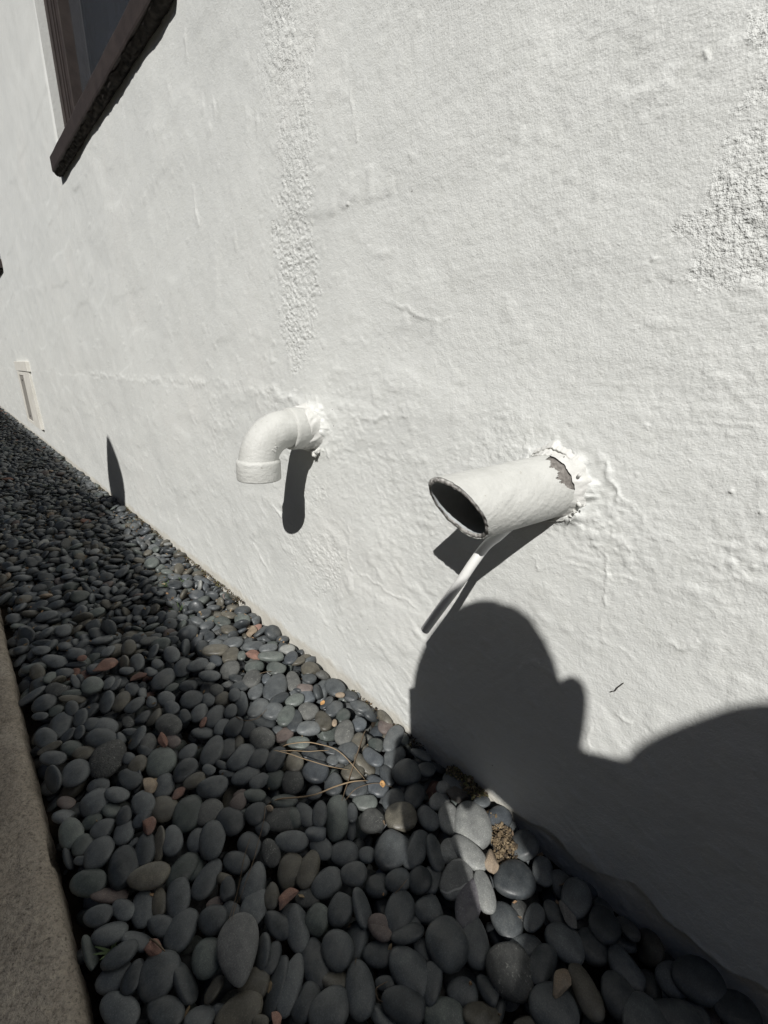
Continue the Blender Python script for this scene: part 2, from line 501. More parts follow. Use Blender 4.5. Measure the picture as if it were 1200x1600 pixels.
def in_poly(px, pz, poly):
    inside = np.zeros(px.shape, bool)
    n = len(poly)
    for i in range(n):
        x0, y0 = poly[i]; x1, y1 = poly[(i + 1) % n]
        if y0 == y1: continue
        c = (y0 > pz) != (y1 > pz)
        inside ^= c & (px < (x1 - x0) * (pz - y0) / (y1 - y0) + x0)
    return inside


def seg_dist(px, pz, line):
    d = np.full(px.shape, 9.0, np.float32)
    for (x0, y0), (x1, y1) in zip(line[:-1], line[1:]):
        vx, vy = x1 - x0, y1 - y0
        t = np.clip(((px - x0) * vx + (pz - y0) * vy) / (vx * vx + vy * vy), 0, 1)
        d = np.minimum(d, np.hypot(px - x0 - t * vx, pz - y0 - t * vy))
    return d


def wall_height(Y, Z, sp):
    """stucco relief in metres out of the wall; sp is the local grid spacing (fine noise fades where the grid is too coarse for it)"""
    def fade(s): return np.clip((s / sp - 1.2) / 1.6, 0, 1)
    wy = Y + .006 * fbm(Y * 60, Z * 60, 3, 40); wz = Z + .006 * fbm(Y * 60, Z * 60, 3, 44)
    h = .0042 * fbm(Y * 3.2, Z * 3.2, 3, 1) + .0014 * fbm(Y * 14, Z * 14, 3, 5)
    # trowel laps: broad shallow steps
    lap = fbm(Y * 5 + 2 * Z, Z * 9, 2, 9)
    h += .0007 * np.tanh(lap * 9)
    # orange peel everywhere, varying
    am = np.clip(.55 + .9 * fbm(Y * 4.5, Z * 4.5, 3, 13), .12, 1.3)
    low = np.clip((.36 - Z) / .10, 0, 1)
    up_ = np.clip((Z - .48) / .12, 0, 1)
    h += .00048 * am * (1 - .55 * low) * fbm(Y * 190, Z * 210, 2, 15) * fade(.005) + .00022 * (.5 + am) * fbm(Y * 95, Z * 110, 2, 16) * fade(.010)
    h += .0022 * np.clip(fbm(Y * 42, Z * 46, 2, 18) - .42, 0, 1) * fade(.02)
    # lumpy band at the height of the pipes on the near side, and around the elbow
    lump = np.exp(-((Z - .445) / .085) ** 2) * np.clip((.62 - Y) / .2, 0, 1) * np.clip(.6 + 1.2 * fbm(Y * 11, Z * 9, 2, 17), .1, 1)
    lump *= 1 - .85 * np.exp(-(((Y - .115) / .028) ** 2 + ((Z - .52) / .022) ** 2))
    ln = fbm(Y * 120 + 12 * Z, Z * 165, 3, 19)
    h += lump * (.0019 * np.clip(ln + .05, 0, 1) ** 1.0 + .0006 * fbm(Y * 260, Z * 260, 2, 20)) * fade(.006)
    lump2 = np.exp(-((Z - .40) / .2) ** 2) * np.clip((1.5 - Y) / .5, 0, 1) * np.clip(fbm(Y * 6, Z * 7, 2, 31) * 2, 0, 1)
    h += lump2 * .0016 * np.clip(fbm(Y * 75, Z * 95, 3, 32), 0, 1) * fade(.008)
    # dragged streaks near the bottom (brush and float marks running down to the near side)
    a = .55
    u = Y * math.cos(a) + Z * math.sin(a); v = -Y * math.sin(a) + Z * math.cos(a) + .012 * fbm(Y * 22, Z * 22, 3, 28)
    st = fbm(u * 24, v * 130, 3, 23)
    h += low * (.00018 + .0009 * np.clip(fbm(Y * 9, Z * 9, 3, 24) + .05, 0, 1)) * st * fade(.006)
    a2 = -.9
    u2 = Y * math.cos(a2) + Z * math.sin(a2); v2 = -Y * math.sin(a2) + Z * math.cos(a2) + .016 * fbm(Y * 14, Z * 14, 3, 30)
    h += low * np.clip(fbm(Y * 5, Z * 5, 2, 26) * 2.2, 0, 1) * .0008 * fbm(u2 * 16, v2 * 80, 3, 25) * fade(.008)
    h += low * .0016 * np.clip(fbm(u * 22, v * 45, 2, 27) - .18, 0, 1) * fade(.012)
    # horizontal float lines above the near lumpy band
    hb = np.exp(-((Z - .548) / .022) ** 2) * np.clip((.2 - Y) / .1, 0, 1)
    h += hb * .0006 * fbm(Y * 10, Z * 330, 3, 29) * fade(.003)
    # plinth: the wall steps out a touch under the lap line
    plz = .52 + .012 * fbm(Y * 7, Y * 0, 3, 33)
    h += .0012 * np.clip((plz - Z) / .010 + .5, 0, 1) * np.clip(.6 + 1.4 * fbm(Y * 9, Z * 9, 3, 34), 0, 1) * np.clip((Y - .25) / .2, 0, 1)
    # rough patches where the grit of the old render shows
    grain = np.clip(1.4 * vnoise(Y * 420, Z * 400, 51), -.7, 1) * fade(.0030) + .30 * vnoise(Y * 230, Z * 240, 53) * fade(.006)
    grain2 = np.clip(1.5 * vnoise(Y * 270, Z * 300, 57), -.7, 1) * fade(.0036) + .32 * vnoise(Y * 130, Z * 150, 58) * fade(.009)
    grit = np.zeros_like(h)
    for k, (poly, amp) in enumerate(zip(POLYS, POLY_AMP)):
        ys = [p[0] for p in poly]; zs = [p[1] for p in poly]
        sel = (Y > min(ys) - .03) & (Y < max(ys) + .03) & (Z > min(zs) - .03) & (Z < max(zs) + .03)
        if not sel.any(): continue
        # feathered edge: the share of jittered samples that fall inside, broken up by noise so that the grit thins out in single grains
        mk = np.zeros(int(sel.sum()), np.float32)
        fr = .007 if k == 0 else .022
        for q in range(12):
            rq = fr * math.sqrt((q + .5) / 12)
            mk += in_poly(wy[sel] + rq * math.cos(q * 2.4), wz[sel] + rq * math.sin(q * 2.4), poly)
        mk = mk / 12
        mk = np.clip((mk - .5 + .55 * fbm(Y[sel] * (170 if k == 0 else 70), Z[sel] * (170 if k == 0 else 70), 2, 68)) / .5 + .35, 0, 1) * np.clip(mk * 4, 0, 1)
        if k == 0:
            mk *= 1 - .75 * (np.exp(-((Z[sel] - .762) / .012) ** 2) + np.exp(-((Z[sel] - .735) / .01) ** 2)) * np.clip((Y[sel] - .04) / .02, 0, 1)
            mk *= np.clip(.9 + .5 * fbm(Y[sel] * 40, Z[sel] * 40, 2, 61), .3, 1.2)
            h[sel] += mk * amp * .00072 * grain[sel]
            grit[sel] = np.maximum(grit[sel], mk)
        else:
            mk *= np.clip(.75 + .9 * fbm(Y[sel] * 18, Z[sel] * 14, 2, 62 + k), .1, 1.3)
            h[sel] += mk * amp * .0017 * grain2[sel]
            grit[sel] = np.maximum(grit[sel], mk * amp)
    for line, hh, w, rgh in RIDGES:
        ys = [p[0] for p in line]; zs = [p[1] for p in line]
        sel = (Y > min(ys) - .05) & (Y < max(ys) + .05) & (Z > min(zs) - .05) & (Z < max(zs) + .05)
        if not sel.any(): continue
        j = .003 + .005 * rgh
        d = seg_dist(Y[sel] + j * fbm(Y[sel] * 70, Z[sel] * 70, 3, 71), Z[sel] + j * fbm(Y[sel] * 70, Z[sel] * 70, 3, 75), line)
        br = np.clip(.62 + 1.3 * fbm(Y[sel] * 48, Z[sel] * 48, 3, 79), 0, 1.2)
        h[sel] += hh * .001 * br * np.exp(-(d / (w * .001)) ** 2)
    for k, (by, bz) in enumerate(BUMPS):
        sel = (np.abs(Y - by) < .03) & (np.abs(Z - bz) < .03)
        if not sel.any(): continue
        s = (.0010 + .0005 * ((k * 7) % 3)) * (1 if by < .3 else 1.2)
        h[sel] += s * .7 * (1 + .8 * vnoise(Y[sel] * 700, Z[sel] * 700, 80)) * np.exp(-(((Y[sel] - by) / s) ** 2 + ((Z[sel] - bz) / (s * .9)) ** 2))
    # mortar heaped round the two pipes
    d1 = np.hypot((Y - .581), (Z - .474)); a1 = np.arctan2(Z - .474, Y - .581)
    e1 = .046 + .008 * vnoise(a1 * 2.2 + 10, a1 * 0, 81) + .004 * fbm(Y * 120, Z * 120, 2, 82)
    h += .009 * np.clip((e1 - d1) / .016, 0, 1) ** 1.3 * (1 + .30 * fbm(Y * 60, Z * 60, 3, 83))
    d2 = np.hypot((Y - .157) * .93, Z - .457); a2_ = np.arctan2(Z - .457, Y - .157)
    e2 = .041 + .007 * vnoise(a2_ * 2.6 + 4, a2_ * 0, 84) + .004 * fbm(Y * 160, Z * 160, 2, 85)
    h += .0055 * np.clip((e2 - d2) / .010, 0, 1) * (1 + .35 * fbm(Y * 70, Z * 70, 3, 86))
    e3 = .062 + .022 * vnoise(a2_ * 1.9 + 7, a2_ * 0, 87)
    h += .0007 * np.clip((e3 - d2) / .012, 0, 1) * np.clip(.4 + 1.6 * fbm(Y * 110, Z * 110, 3, 88), 0, 1.6) * fade(.004)
    # torn lower edge of the render on the near side
    lz = np.interp(-Y, [-p[0] for p in LIP], [p[1] for p in LIP]) + .010 * fbm(Y * 30, Z * 18, 3, 91)
    h -= .0075 * np.clip((lz - Z) / .0035 + .5, 0, 1) * np.clip((.34 - Y) / .1, 0, 1)
    return h, grit


WIN = [(0.985, 2.035, 1.215, 2.30), (4.24, 5.40, 1.215, 2.30)]      # openings (y0, y1, z0, z1)


def wall_mesh():
    def steps(*runs):
        """nodes through runs of (end, step), each run cut into equal steps"""
        out = [runs[0]]
        for e, st in runs[1:]:
            k = max(1, int(round((e - out[-1]) / st)))
            out += list(np.linspace(out[-1], e, k + 1)[1:])
        return np.array(out)

    ya = steps(-3, (-.6, .05), (-.16, .006), (.26, .00105), (.72, .0017))
    y, yb = ya[-1], []
    step = .0019
    while y < 12.0:
        y += step; yb.append(y); step = min(.06, .0019 + max(0, y - .75) * .0042)
    yb = np.array([ya[-1]] + yb)
    for w in WIN:                       # put grid lines on the jambs
        for e in w[:2]:
            k = np.argmin(np.abs(yb - e)); yb[k] = e
    za = steps(-.08, (.84, .0015), (1.16, .0024), (1.5, .005), (2.4, .02), (3.05, .1))
    zf = steps(-.08, (.84, .0030), (1.16, .0048), (1.5, .005), (2.4, .02), (3.05, .1))
    zb = zf
    for arr in (za, zb):
        for w in WIN:
            for e in w[2:]:
                k = np.argmin(np.abs(arr - e)); arr[k] = e
    Vs, Fs, Gs, n0 = [], [], [], 0
    for ys, zs in ((ya, za), (yb, zb)):
        Y, Z = np.meshgrid(ys, zs, indexing='ij')
        sp = np.maximum(np.gradient(ys)[:, None] * np.ones_like(Z), np.gradient(zs)[None, :] * np.ones_like(Z) * .8)
        H, GR = wall_height(Y.astype(np.float32), Z.astype(np.float32), sp.astype(np.float32))
        i = np.arange(Y.size).reshape(Y.shape) + n0
        f = np.stack([i[:-1, :-1], i[:-1, 1:], i[1:, 1:], i[1:, :-1]], -1)
        cy = (Y[:-1, :-1] + Y[1:, 1:]) / 2; cz = (Z[:-1, :-1] + Z[1:, 1:]) / 2
        keep = np.ones(cy.shape, bool)
        for (a, b_, c, d) in WIN:
            keep &= ~((cy > a) & (cy < b_) & (cz > c) & (cz < d))
        # rounded arrises at the openings
        for (a, b_, c, d) in WIN:
            q = np.maximum(np.maximum(a - Y, Y - b_), np.maximum(c - Z, Z - d))
            H = np.where((q >= -1e-6) & (q < .012), H * np.clip(q / .012, 0, 1) - .004 * (1 - np.clip(q / .012, 0, 1)) ** 2, H)
        Vs.append(np.stack([-H, Y, Z], -1).reshape(-1, 3)); Fs.append(f[keep].reshape(-1, 4)); Gs.append(GR.ravel()); n0 += Y.size
    me = mesh_np("wall", np.concatenate(Vs), np.concatenate(Fs))
    me.attributes.new("grit", 'FLOAT', 'POINT').data.foreach_set("value", np.concatenate(Gs).astype(np.float32))
    return me


link("wall", wall_mesh(), M_WALL, house)


def shell_part(name, boxes, mat, bev=0):
    bm = bmesh.new()
    for lo, hi in boxes: box_bm(bm, lo, hi, bev)
    return link(name, bm_mesh(name, bm), mat, house)


M_ADDED_EAVE = simple_mat("brown_added_eave", (.045, .035, .030), (.07, .055, .046), 20, .85)
M_DARKROOM = simple_mat("dim_room_plaster", (.10, .095, .09), (.13, .125, .12), 5, .9)
# the rest of the house: reveals, rear walls, flat roof with an added eave
for (a, b_, c, d) in WIN:
    for bx in [((.004, b_, c - .02), (.20, b_ + .05, d)), ((.004, a - .05, c - .02), (.20, a, d)), ((.004, a - .05, d), (.20, b_ + .05, d + .05)), ((.02, a - .05, c - .06), (.20, b_ + .05, c - .004))]:
        shell_part("window_reveal", [bx], M_WALL)
shell_part("inner_wall", [((4.0, -3, -.08), (4.1, 12, 3.0)), ((.25, -3, -.08), (4.0, -2.9, 3.0)), ((.25, 11.9, -.08), (4.0, 12, 3.0)), ((.25, -2.9, .0), (4.0, 11.9, .05))], M_DARKROOM)  # unseen room box added against sky leaking in, plaster toned dark for shade
shell_part("roof", [((-.95, -3.4, 3.05), (4.2, 12.4, 3.2))], M_ADDED_EAVE)  # unseen overhang added to cut sky light on the wall, dark underneath

# windows: brown timber frame, projecting sill with a crumbling underside, dark glass, curtain
def glass_material():
    mt, nt, b = new_mat("window_glass", (.30, .33, .38), .02, .3)
    b.inputs["Transmission Weight"].default_value = .9
    b.inputs["IOR"].default_value = 1.45
    return mt


M_GLASS = glass_material()
M_CURT = simple_mat("dark_blue_curtain", (.075, .082, .10), (.11, .12, .145), 20, .9, .2)


def window(a, b_, c, d, nm):
    root = bpy.data.objects.new("window", None); COL.objects.link(root); root.parent = house
    fw_ = .155
    bm = bmesh.new()
    box_bm(bm, (.028, b_ - fw_, c + .03), (.085, b_ - .001, d - .001), .003)
    box_bm(bm, (.028, a + .001, c + .03), (.085, a + .12, d - .001), .003)
    box_bm(bm, (.030, a + .12, d - .12), (.083, b_ - fw_, d - .003), .003)
    box_bm(bm, (.034, a + .12, c + .03), (.085, b_ - fw_, c + .085), .003)
    link("frame", bm_mesh("frame", bm), M_WOOD, root)
    # long wood grooves on the jamb
    bm = bmesh.new()
    for k, yy in enumerate((b_ - .05, b_ - .095, b_ - .125)):
        box_bm(bm, (.0245, yy, c + .05), (.0275, yy + .012, d - .01), .001)
    link("jamb_moulding", bm_mesh("jamb_moulding", bm), M_WOOD, root)
    # sill: face board
    L = b_ - a + .004
    ny = 160
    ys = np.linspace(a - .022, b_ + .015, ny)
    prof = np.array([(.03, 1.270), (-.018, 1.2505), (-.0245, 1.2475), (-.0265, 1.243), (-.0262, 1.206), (-.0250, 1.2015), (-.021, 1.2005), (.03, 1.2005)])
    V = []; F_ = []
    for i, y_ in enumerate(ys):
        for (x_, z_) in prof: V.append((x_, y_, z_ + .0006 * math.sin(y_ * 40)))
    n = len(prof)
    for i in range(ny - 1):
        for j in range(n): F_.append((i * n + j, (i + 1) * n + j, (i + 1) * n + (j + 1) % n, i * n + (j + 1) % n))
    me = bpy.data.meshes.new("sill"); me.from_pydata(V, [], F_ + [tuple(range(n)), tuple(reversed(range((ny - 1) * n, ny * n)))]); me.update()
    sill = link("sill", me, M_WOOD, root)
    # ragged dark bed under the sill
    ny, nk = 220, 11
    ys = np.linspace(a - .018, b_ + .011, ny); k = np.linspace(0, 1, nk)
    Yg, Kg = np.meshgrid(ys, k, indexing='ij')
    X = -.0215 + .0225 * Kg; Zg = 1.2000 - .006 * np.sin(Kg * math.pi) - .004 * Kg
    rg = fbm(Yg * 45, Kg * 3 + Yg * 10, 3, 101); rg2 = fbm(Yg * 16, Kg * 2, 3, 104)
    X = X + .003 * rg + .003 * rg2 * (1 - Kg); Zg = Zg + .005 * rg * np.sin(Kg * math.pi) - np.abs(.004 * rg2)
    i = np.arange(Yg.size).reshape(Yg.shape)
    F2 = np.stack([i[:-1, :-1], i[1:, :-1], i[1:, 1:], i[:-1, 1:]], -1).reshape(-1, 4)
    link("sill_underside", mesh_np("sill_underside", np.stack([X, Yg, Zg], -1).reshape(-1, 3), F2), M_FLAKE, root)
    bm = bmesh.new(); box_bm(bm, (.060, a + .11, c + .07), (.064, b_ - fw_ + .01, d - .11))
    link("pane", bm_mesh("pane", bm), M_GLASS, root)
    # curtain with folds
    ys = np.linspace(a + .08, b_ - .1, 260)
    xs = .135 + .022 * np.sin(ys * 62 + 1.5 * np.sin(ys * 9)) + .008 * np.sin(ys * 151)
    V = [(x_, y_, z_) for x_, y_ in zip(xs, ys) for z_ in (c - .01, d)]
    F3 = [(2 * i, 2 * i + 2, 2 * i + 3, 2 * i + 1) for i in range(259)]
    me = bpy.data.meshes.new("curtain"); me.from_pydata(V, [], F3); me.update()
    for p in me.polygons: p.use_smooth = True
    link("curtain", me, M_CURT, root)
    return root


for w in WIN: window(*w, None)

# painted crawl-space vent low on the far part of the wall
vent = bpy.data.objects.new("crawlspace_vent", None); COL.objects.link(vent); vent.parent = house
M_VENT = simple_mat("old_white_gloss", (.66, .64, .58), (.76, .74, .69), 12, .5)
M_VENTGREY = simple_mat("grey_vent_panel", (.22, .21, .19), (.30, .285, .26), 15, .8)  # panel a darker grey than the frame
bm = bmesh.new()
box_bm(bm, (-.017, 3.945, .10), (.02, 4.29, .505), .002)
box_bm(bm, (-.017, 4.585, .10), (.02, 4.66, .505), .002)
box_bm(bm, (-.0165, 4.29, .478), (.02, 4.585, .505), .002)
box_bm(bm, (-.0165, 4.29, .10), (.02, 4.585, .125), .002)
link("vent_frame", bm_mesh("vent_frame", bm), M_VENT, vent)
bm = bmesh.new(); box_bm(bm, (-.022, 3.935, .510), (.02, 4.66, .580), .003)
link("vent_lintel", bm_mesh("vent_lintel", bm), M_VENT, vent)
bm = bmesh.new(); box_bm(bm, (-.0115, 4.291, .126), (.018, 4.584, .477))
pnl = link("vent_panel", bm_mesh("vent_panel", bm), M_VENTGREY, vent)
for z_ in (.16, .44):
    me = tube_mesh("screw", [(-.011, 4.46, z_), (-.014, 4.46, z_)], .009, 8)
    link("screw", me, M_FLAKE, vent)

# hair crack in the paint on the near part of the wall
P = smooth_path([(-.0022, .062, .255), (-.0026, .0605, .2575), (-.0024, .0585, .2592), (-.0026, .0572, .264), (-.0026, .0555, .2675), (-.0022, .053, .273)], 6)
link("paint_crack", tube_mesh("paint_crack", P, [.0001] + [.00045] * (len(P) - 2) + [.0001], 6), M_FLAKE, house)

# ------------------------------------------------------------------ the cut drain pipe
def ortho(ax):
    ax = np.array(ax, float); ax /= np.linalg.norm(ax)
    u = np.cross(ax, [0, 0, 1]); u /= np.linalg.norm(u)
    return ax, u, np.cross(u, ax)


PR = np.array([0, .1591, .4571]); PAX, PU, PV = ortho([-1, .3257, -.1094]); PRAD = .0319
pipe = empty("drain_pipe", tuple(PR), "white painted drain pipe with an open slanted end jutting from the stucco", "pipe")


def cyl_surf(name, r, s_of, s_in, n=96, m_=40, seed=0, amp=0.0):
    """surface of a cylinder about the pipe's axis from s_in(phi) to s_of(phi)"""
    ph = np.arange(n) / n * 2 * np.pi; t = np.linspace(0, 1, m_)
    PH, T_ = np.meshgrid(ph, t, indexing='ij')
    S = s_in(PH) + (s_of(PH) - s_in(PH)) * T_
    rr = r + amp * (fbm(np.cos(PH) * 3 + 5, np.sin(PH) * 3 + S * 60, 3, seed))
    V = PR + rr[..., None] * (np.cos(PH)[..., None] * PU + np.sin(PH)[..., None] * PV) + S[..., None] * PAX
    i = np.arange(n * m_).reshape(n, m_); j = np.roll(i, -1, axis=0)
    F_ = np.stack([i[:, :-1], j[:, :-1], j[:, 1:], i[:, 1:]], -1).reshape(-1, 4)
    return V.reshape(-1, 3), F_


def cut(ph): return .1224 + .0049 * np.cos(ph) + .0171 * np.sin(ph) + .0006 * vnoise(np.cos(ph) * 9 + 20, np.sin(ph) * 9 + 20, 5)


def phi_of(dirv):
    d = np.array(dirv, float); return math.atan2(d @ PV, d @ PU)


_pc = phi_of((-.15, -.62, .77))
# the coat of paint: a shell of its own, broken away over the root on the upper near side
V, F_ = cyl_surf("body", PRAD, cut, lambda p: p * 0 - .03, 288, 200, 3, .00045)
ctr_ = V[F_].mean(1) - PR
cs_ = ctr_ @ PAX; cph = (np.arctan2(ctr_ @ PV, ctr_ @ PU) - _pc + math.pi) % (2 * math.pi) - math.pi
env_ = np.clip(1 - (np.abs(cph) / .84) ** 2.4, 0, 1)
lim_ = .0235 * env_ * (1 + .30 * vnoise(cph * 5, cph * 0, 3) + .16 * vnoise(cph * 15, cph * 0, 4) + .08 * vnoise(cph * 40, cs_ * 300, 5))
gone = (cs_ < lim_) & (env_ > .02)
o = link("pipe_body", mesh_np("pipe_body", V, F_[~gone]), M_PVC, pipe)
md = o.modifiers.new("coat", 'SOLIDIFY'); md.thickness = .0011; md.offset = -1
V, F_ = cyl_surf("inside", PRAD - .0042, lambda p: cut(p), lambda p: p * 0 - .25, 96, 40)
link("pipe_bore", mesh_np("pipe_bore", V, F_[:, ::-1]), M_PIPEIN, pipe)
# ring-shaped cut face, chipped
ph = np.arange(128) / 128 * 2 * np.pi
rr_ = np.linspace(PRAD - .0042, PRAD + .0002, 6)
PH, RR = np.meshgrid(ph, rr_, indexing='ij')
S = cut(PH) + .0009 * np.sin((RR - PRAD + .0042) / .0044 * math.pi) + .0006 * fbm(np.cos(PH) * 14 + 9, np.sin(PH) * 14 + RR * 900, 3, 7)
V = PR + RR[..., None] * (np.cos(PH)[..., None] * PU + np.sin(PH)[..., None] * PV) + S[..., None] * PAX
i = np.arange(128 * 6).reshape(128, 6); j = np.roll(i, -1, axis=0)
link("pipe_rim", mesh_np("pipe_rim", V.reshape(-1, 3), np.stack([i[:, :-1], i[:, 1:], j[:, 1:], j[:, :-1]], -1).reshape(-1, 4)), M_RIM, pipe)
# back of the bore
bm = bmesh.new(); bmesh.ops.create_circle(bm, cap_ends=True, radius=PRAD, segments=32)
bmesh.ops.transform(bm, matrix=Matrix.Translation(Vector(PR - .25 * PAX)) @ Vector(PAX).to_track_quat('Z', 'Y').to_matrix().to_4x4(), verts=bm.verts)
link("bore_end", bm_mesh("bore_end", bm), M_PIPEIN, pipe)
# bare old pipe under the coat, seen where the paint has come away
V, F_ = cyl_surf("bare", PRAD - .0010, lambda p: p * 0 + .05, lambda p: p * 0 - .03, 96, 30, 9, .0003)
link("bare_band", mesh_np("bare_band", V, F_), M_BARE, pipe)

# crumbled mortar round the root: a ragged ring of lumps, one mesh
def lump_ring(name, centre, nrm, r0, count, size, seed, parent, mat, arc=(0, 6.283)):
    rng = np.random.default_rng(seed)
    ax, u, v = ortho(nrm)
    bm = bmesh.new()
    for k in range(count):
        p = rng.uniform(*arc); rr = r0 * (1 + rng.normal(0, .09)); s = size * rng.uniform(.45, 1.3)
        mtx = Matrix.Translation(Vector(np.array(centre) + rr * (math.cos(p) * u + math.sin(p) * v) + ax * rng.uniform(.0, size * .9))) @ \
            Quaternion(rng.normal(size=4)).normalized().to_matrix().to_4x4() @ Matrix.Diagonal((s, s * rng.uniform(.5, 1), s * rng.uniform(.3, .7), 1))
        geo = bmesh.ops.create_icosphere(bm, subdivisions=2, radius=1.0, matrix=mtx)
        for vv in geo['verts']:
            q = vv.co
            w = 1 + .25 * math.sin(q.x * 900 + k) * math.sin(q.y * 800) * math.sin(q.z * 850 + 2 * k)
            c0 = mtx.translation
            vv.co = c0 + (q - c0) * w
    return link(name, bm_mesh(name, bm, True), mat, parent)


def torn_collar(name, seed, s0, r_out, amp, mat):
    """ragged skirt of painted mortar between wall and pipe"""
    n, m_ = 160, 14
    p = np.arange(n) / n * 2 * np.pi; t = np.linspace(0, 1, m_)
    PH, T_ = np.meshgrid(p, t, indexing='ij')
    cx, sx = np.cos(PH) * 2 + seed, np.sin(PH) * 2 + seed
    ro = r_out * (1 + .20 * fbm(cx, sx, 4, seed) + .05 * vnoise(cx * 7, sx * 7, seed + 4))
    top = s0 * (1 + .55 * fbm(cx * 1.5, sx * 1.5, 4, seed + 1))
    r = PRAD + .0010 + (ro - PRAD) * T_ ** 1.3
    S = top * (1 - T_) ** .8 - .006 * T_ + amp * fbm(cx * 5 + T_ * 2, sx * 5, 3, seed + 2) * np.sin(T_ * math.pi)
    # axis of the skirt leans from the pipe's towards the wall's normal
    AX = PAX[None, None, :] * (1 - T_[..., None]) + np.array([-1.0, 0, 0]) * T_[..., None]
    V = PR + r[..., None] * (np.cos(PH)[..., None] * PU + np.sin(PH)[..., None] * PV) * np.array([1, 1, 1]) + S[..., None] * AX
    V[..., 0] = np.where(T_ > .55, -.0065 * (1 - (T_ - .55) / .45) - .0025 + V[..., 0] * .25, V[..., 0])
    i = np.arange(n * m_).reshape(n, m_); j = np.roll(i, -1, axis=0)
    return link(name, mesh_np(name, V.reshape(-1, 3), np.stack([i[:, :-1], j[:, :-1], j[:, 1:], i[:, 1:]], -1).reshape(-1, 4)), mat, pipe)


torn_collar("mortar_collar", 3, .008, .0410, .0011, M_MORTAR)
lump_ring("mortar_crumbs", PR + np.array([-.0005, 0, 0]), PAX, .0345, 16, .0030, 5, pipe, M_MORTAR, (phi_of((0, -.9, -.4)) - 1.1, phi_of((0, -.9, -.4)) + 1.1))
lump_ring("mortar_flakes", PR + np.array([-.003, 0, 0]), PAX, .0365, 8, .0022, 6, pipe, M_MORTAR)
# lifted flake of paint along the top of the pipe's root
ns = 24
V = []
for k in range(ns):
    p = phi_of((0, .35, .94)) + (k / (ns - 1) - .5) * 1.1
    e = math.sin(k / (ns - 1) * math.pi)
    for q in range(4):
        s = .003 + .012 * q / 3 * e; r = PRAD + .0012 + (.0065 * e) * (q == 0) + .003 * e * (q == 1) + .0008 * math.sin(k * 2.3)
        V.append(PR + r * (math.cos(p) * PU + math.sin(p) * PV) + s * PAX)
F_ = [(4 * k + q, 4 * k + 4 + q, 4 * k + 5 + q, 4 * k + 1 + q) for k in range(ns - 1) for q in range(3)]
o = link("paint_flake", mesh_np("paint_flake", np.array(V), F_), M_MORTAR, pipe)
sm = o.modifiers.new("thickness", 'SOLIDIFY'); sm.thickness = .0012

# ------------------------------------------------------------------ thin tube that hangs under the drain pipe
tp = smooth_path([(.02, .187, .412), (-.012, .187, .410), (-.03, .1875, .407), (-.045, .189, .4014), (-.06, .193, .3939), (-.073, .1982, .3769), (-.083, .2056, .3543), (-.089, .2218, .3191), (-.092, .2396, .2819)], 10)
tube = empty("drip_tube", (0, .186, .412), "thin white plastic tube curving down from beneath the cut drain pipe", "tube")
M_TUBE = simple_mat("white_plastic_tube", (.74, .74, .72), (.79, .79, .77), 40, .4, .4, 200, .0003)
link("tube_body", tube_mesh("tube_body", tp, .0052, 20, False), M_TUBE, tube)
d = np.array(tp[-1]) - np.array(tp[-4]); d /= np.linalg.norm(d)
V, F_ = tube_np([np.array(tp[-1]) - d * .03, np.array(tp[-1]) + d * .0001], .0040, 20, False)
link("tube_bore", mesh_np("tube_bore", V, np.array(F_)[:, ::-1]), M_PIPEIN, tube)
ax, u, v = ortho(d)
V = [np.array(tp[-1]) + r * (math.cos(p) * u + math.sin(p) * v) for p in np.arange(20) / 20 * 2 * math.pi for r in (.0040, .0052)]
F_ = [(2 * k, 2 * k + 1, (2 * k + 3) % 40, (2 * k + 2) % 40) for k in range(20)]
link("tube_rim", mesh_np("tube_rim", np.array(V), F_), M_RIM, tube)

# ------------------------------------------------------------------ the elbow
ER = np.array([0, .581, .472]); BR = .052
elbow = empty("pipe_elbow", tuple(ER), "white pipe elbow turned down out of the stucco wall", "pipe")
ec = np.array([-.1035, .581, .472])
# centre line: out of the wall, quarter bend, down
cl = [(-.030, .581, .472)]
bc = np.array([ec[0] + BR, .581, ec[2] - BR])
for k in range(0, 25):
    a = k / 24 * math.pi / 2
    cl.append((bc[0] - BR * math.sin(a), .581, bc[2] + BR * math.cos(a)))
for k in range(1, 5): cl.append((ec[0], .581, ec[2] - BR - k * .0034))
link("elbow_body", tube_mesh("elbow_body", cl, .0302, 48, False), M_PVC, elbow)


def lathe_part(name, base, axis, prof, mat, parent, n=56, flip=False):
    ax, u, v = (np.array(axis, float), None, None)
    ax /= np.linalg.norm(ax)
    u = np.cross(ax, [0, 1, 0]) if abs(ax[1]) < .9 else np.cross(ax, [1, 0, 0])
    u /= np.linalg.norm(u); v = np.cross(ax, u)
    ph = np.arange(n) / n * 2 * np.pi
    pr = np.array(prof)
    V = (np.array(base) + pr[None, :, 1, None] * ax + pr[None, :, 0, None] * (np.cos(ph)[:, None, None] * u + np.sin(ph)[:, None, None] * v))
    k = len(pr); i = np.arange(n * k).reshape(n, k); j = np.roll(i, -1, axis=0)
    F_ = np.stack([i[:, :-1], i[:, 1:], j[:, 1:], j[:, :-1]], -1).reshape(-1, 4)
    if flip: F_ = F_[:, ::-1]
    return link(name, mesh_np(name, V.reshape(-1, 3), F_), mat, parent)


# downward hub: shoulder, straight skirt, lip, bore
lathe_part("outlet_hub", (ec[0], .581, ec[2] - .0757), (0, 0, 1),
           [(.0262, .026), (.0262, .0), (.0270, -.0004), (.0330, -.0004), (.0340, .0004), (.0344, .0016), (.0343, .026), (.0340, .0285), (.0330, .0305), (.0312, .0318), (.0300, .0322)], M_PVC, elbow)
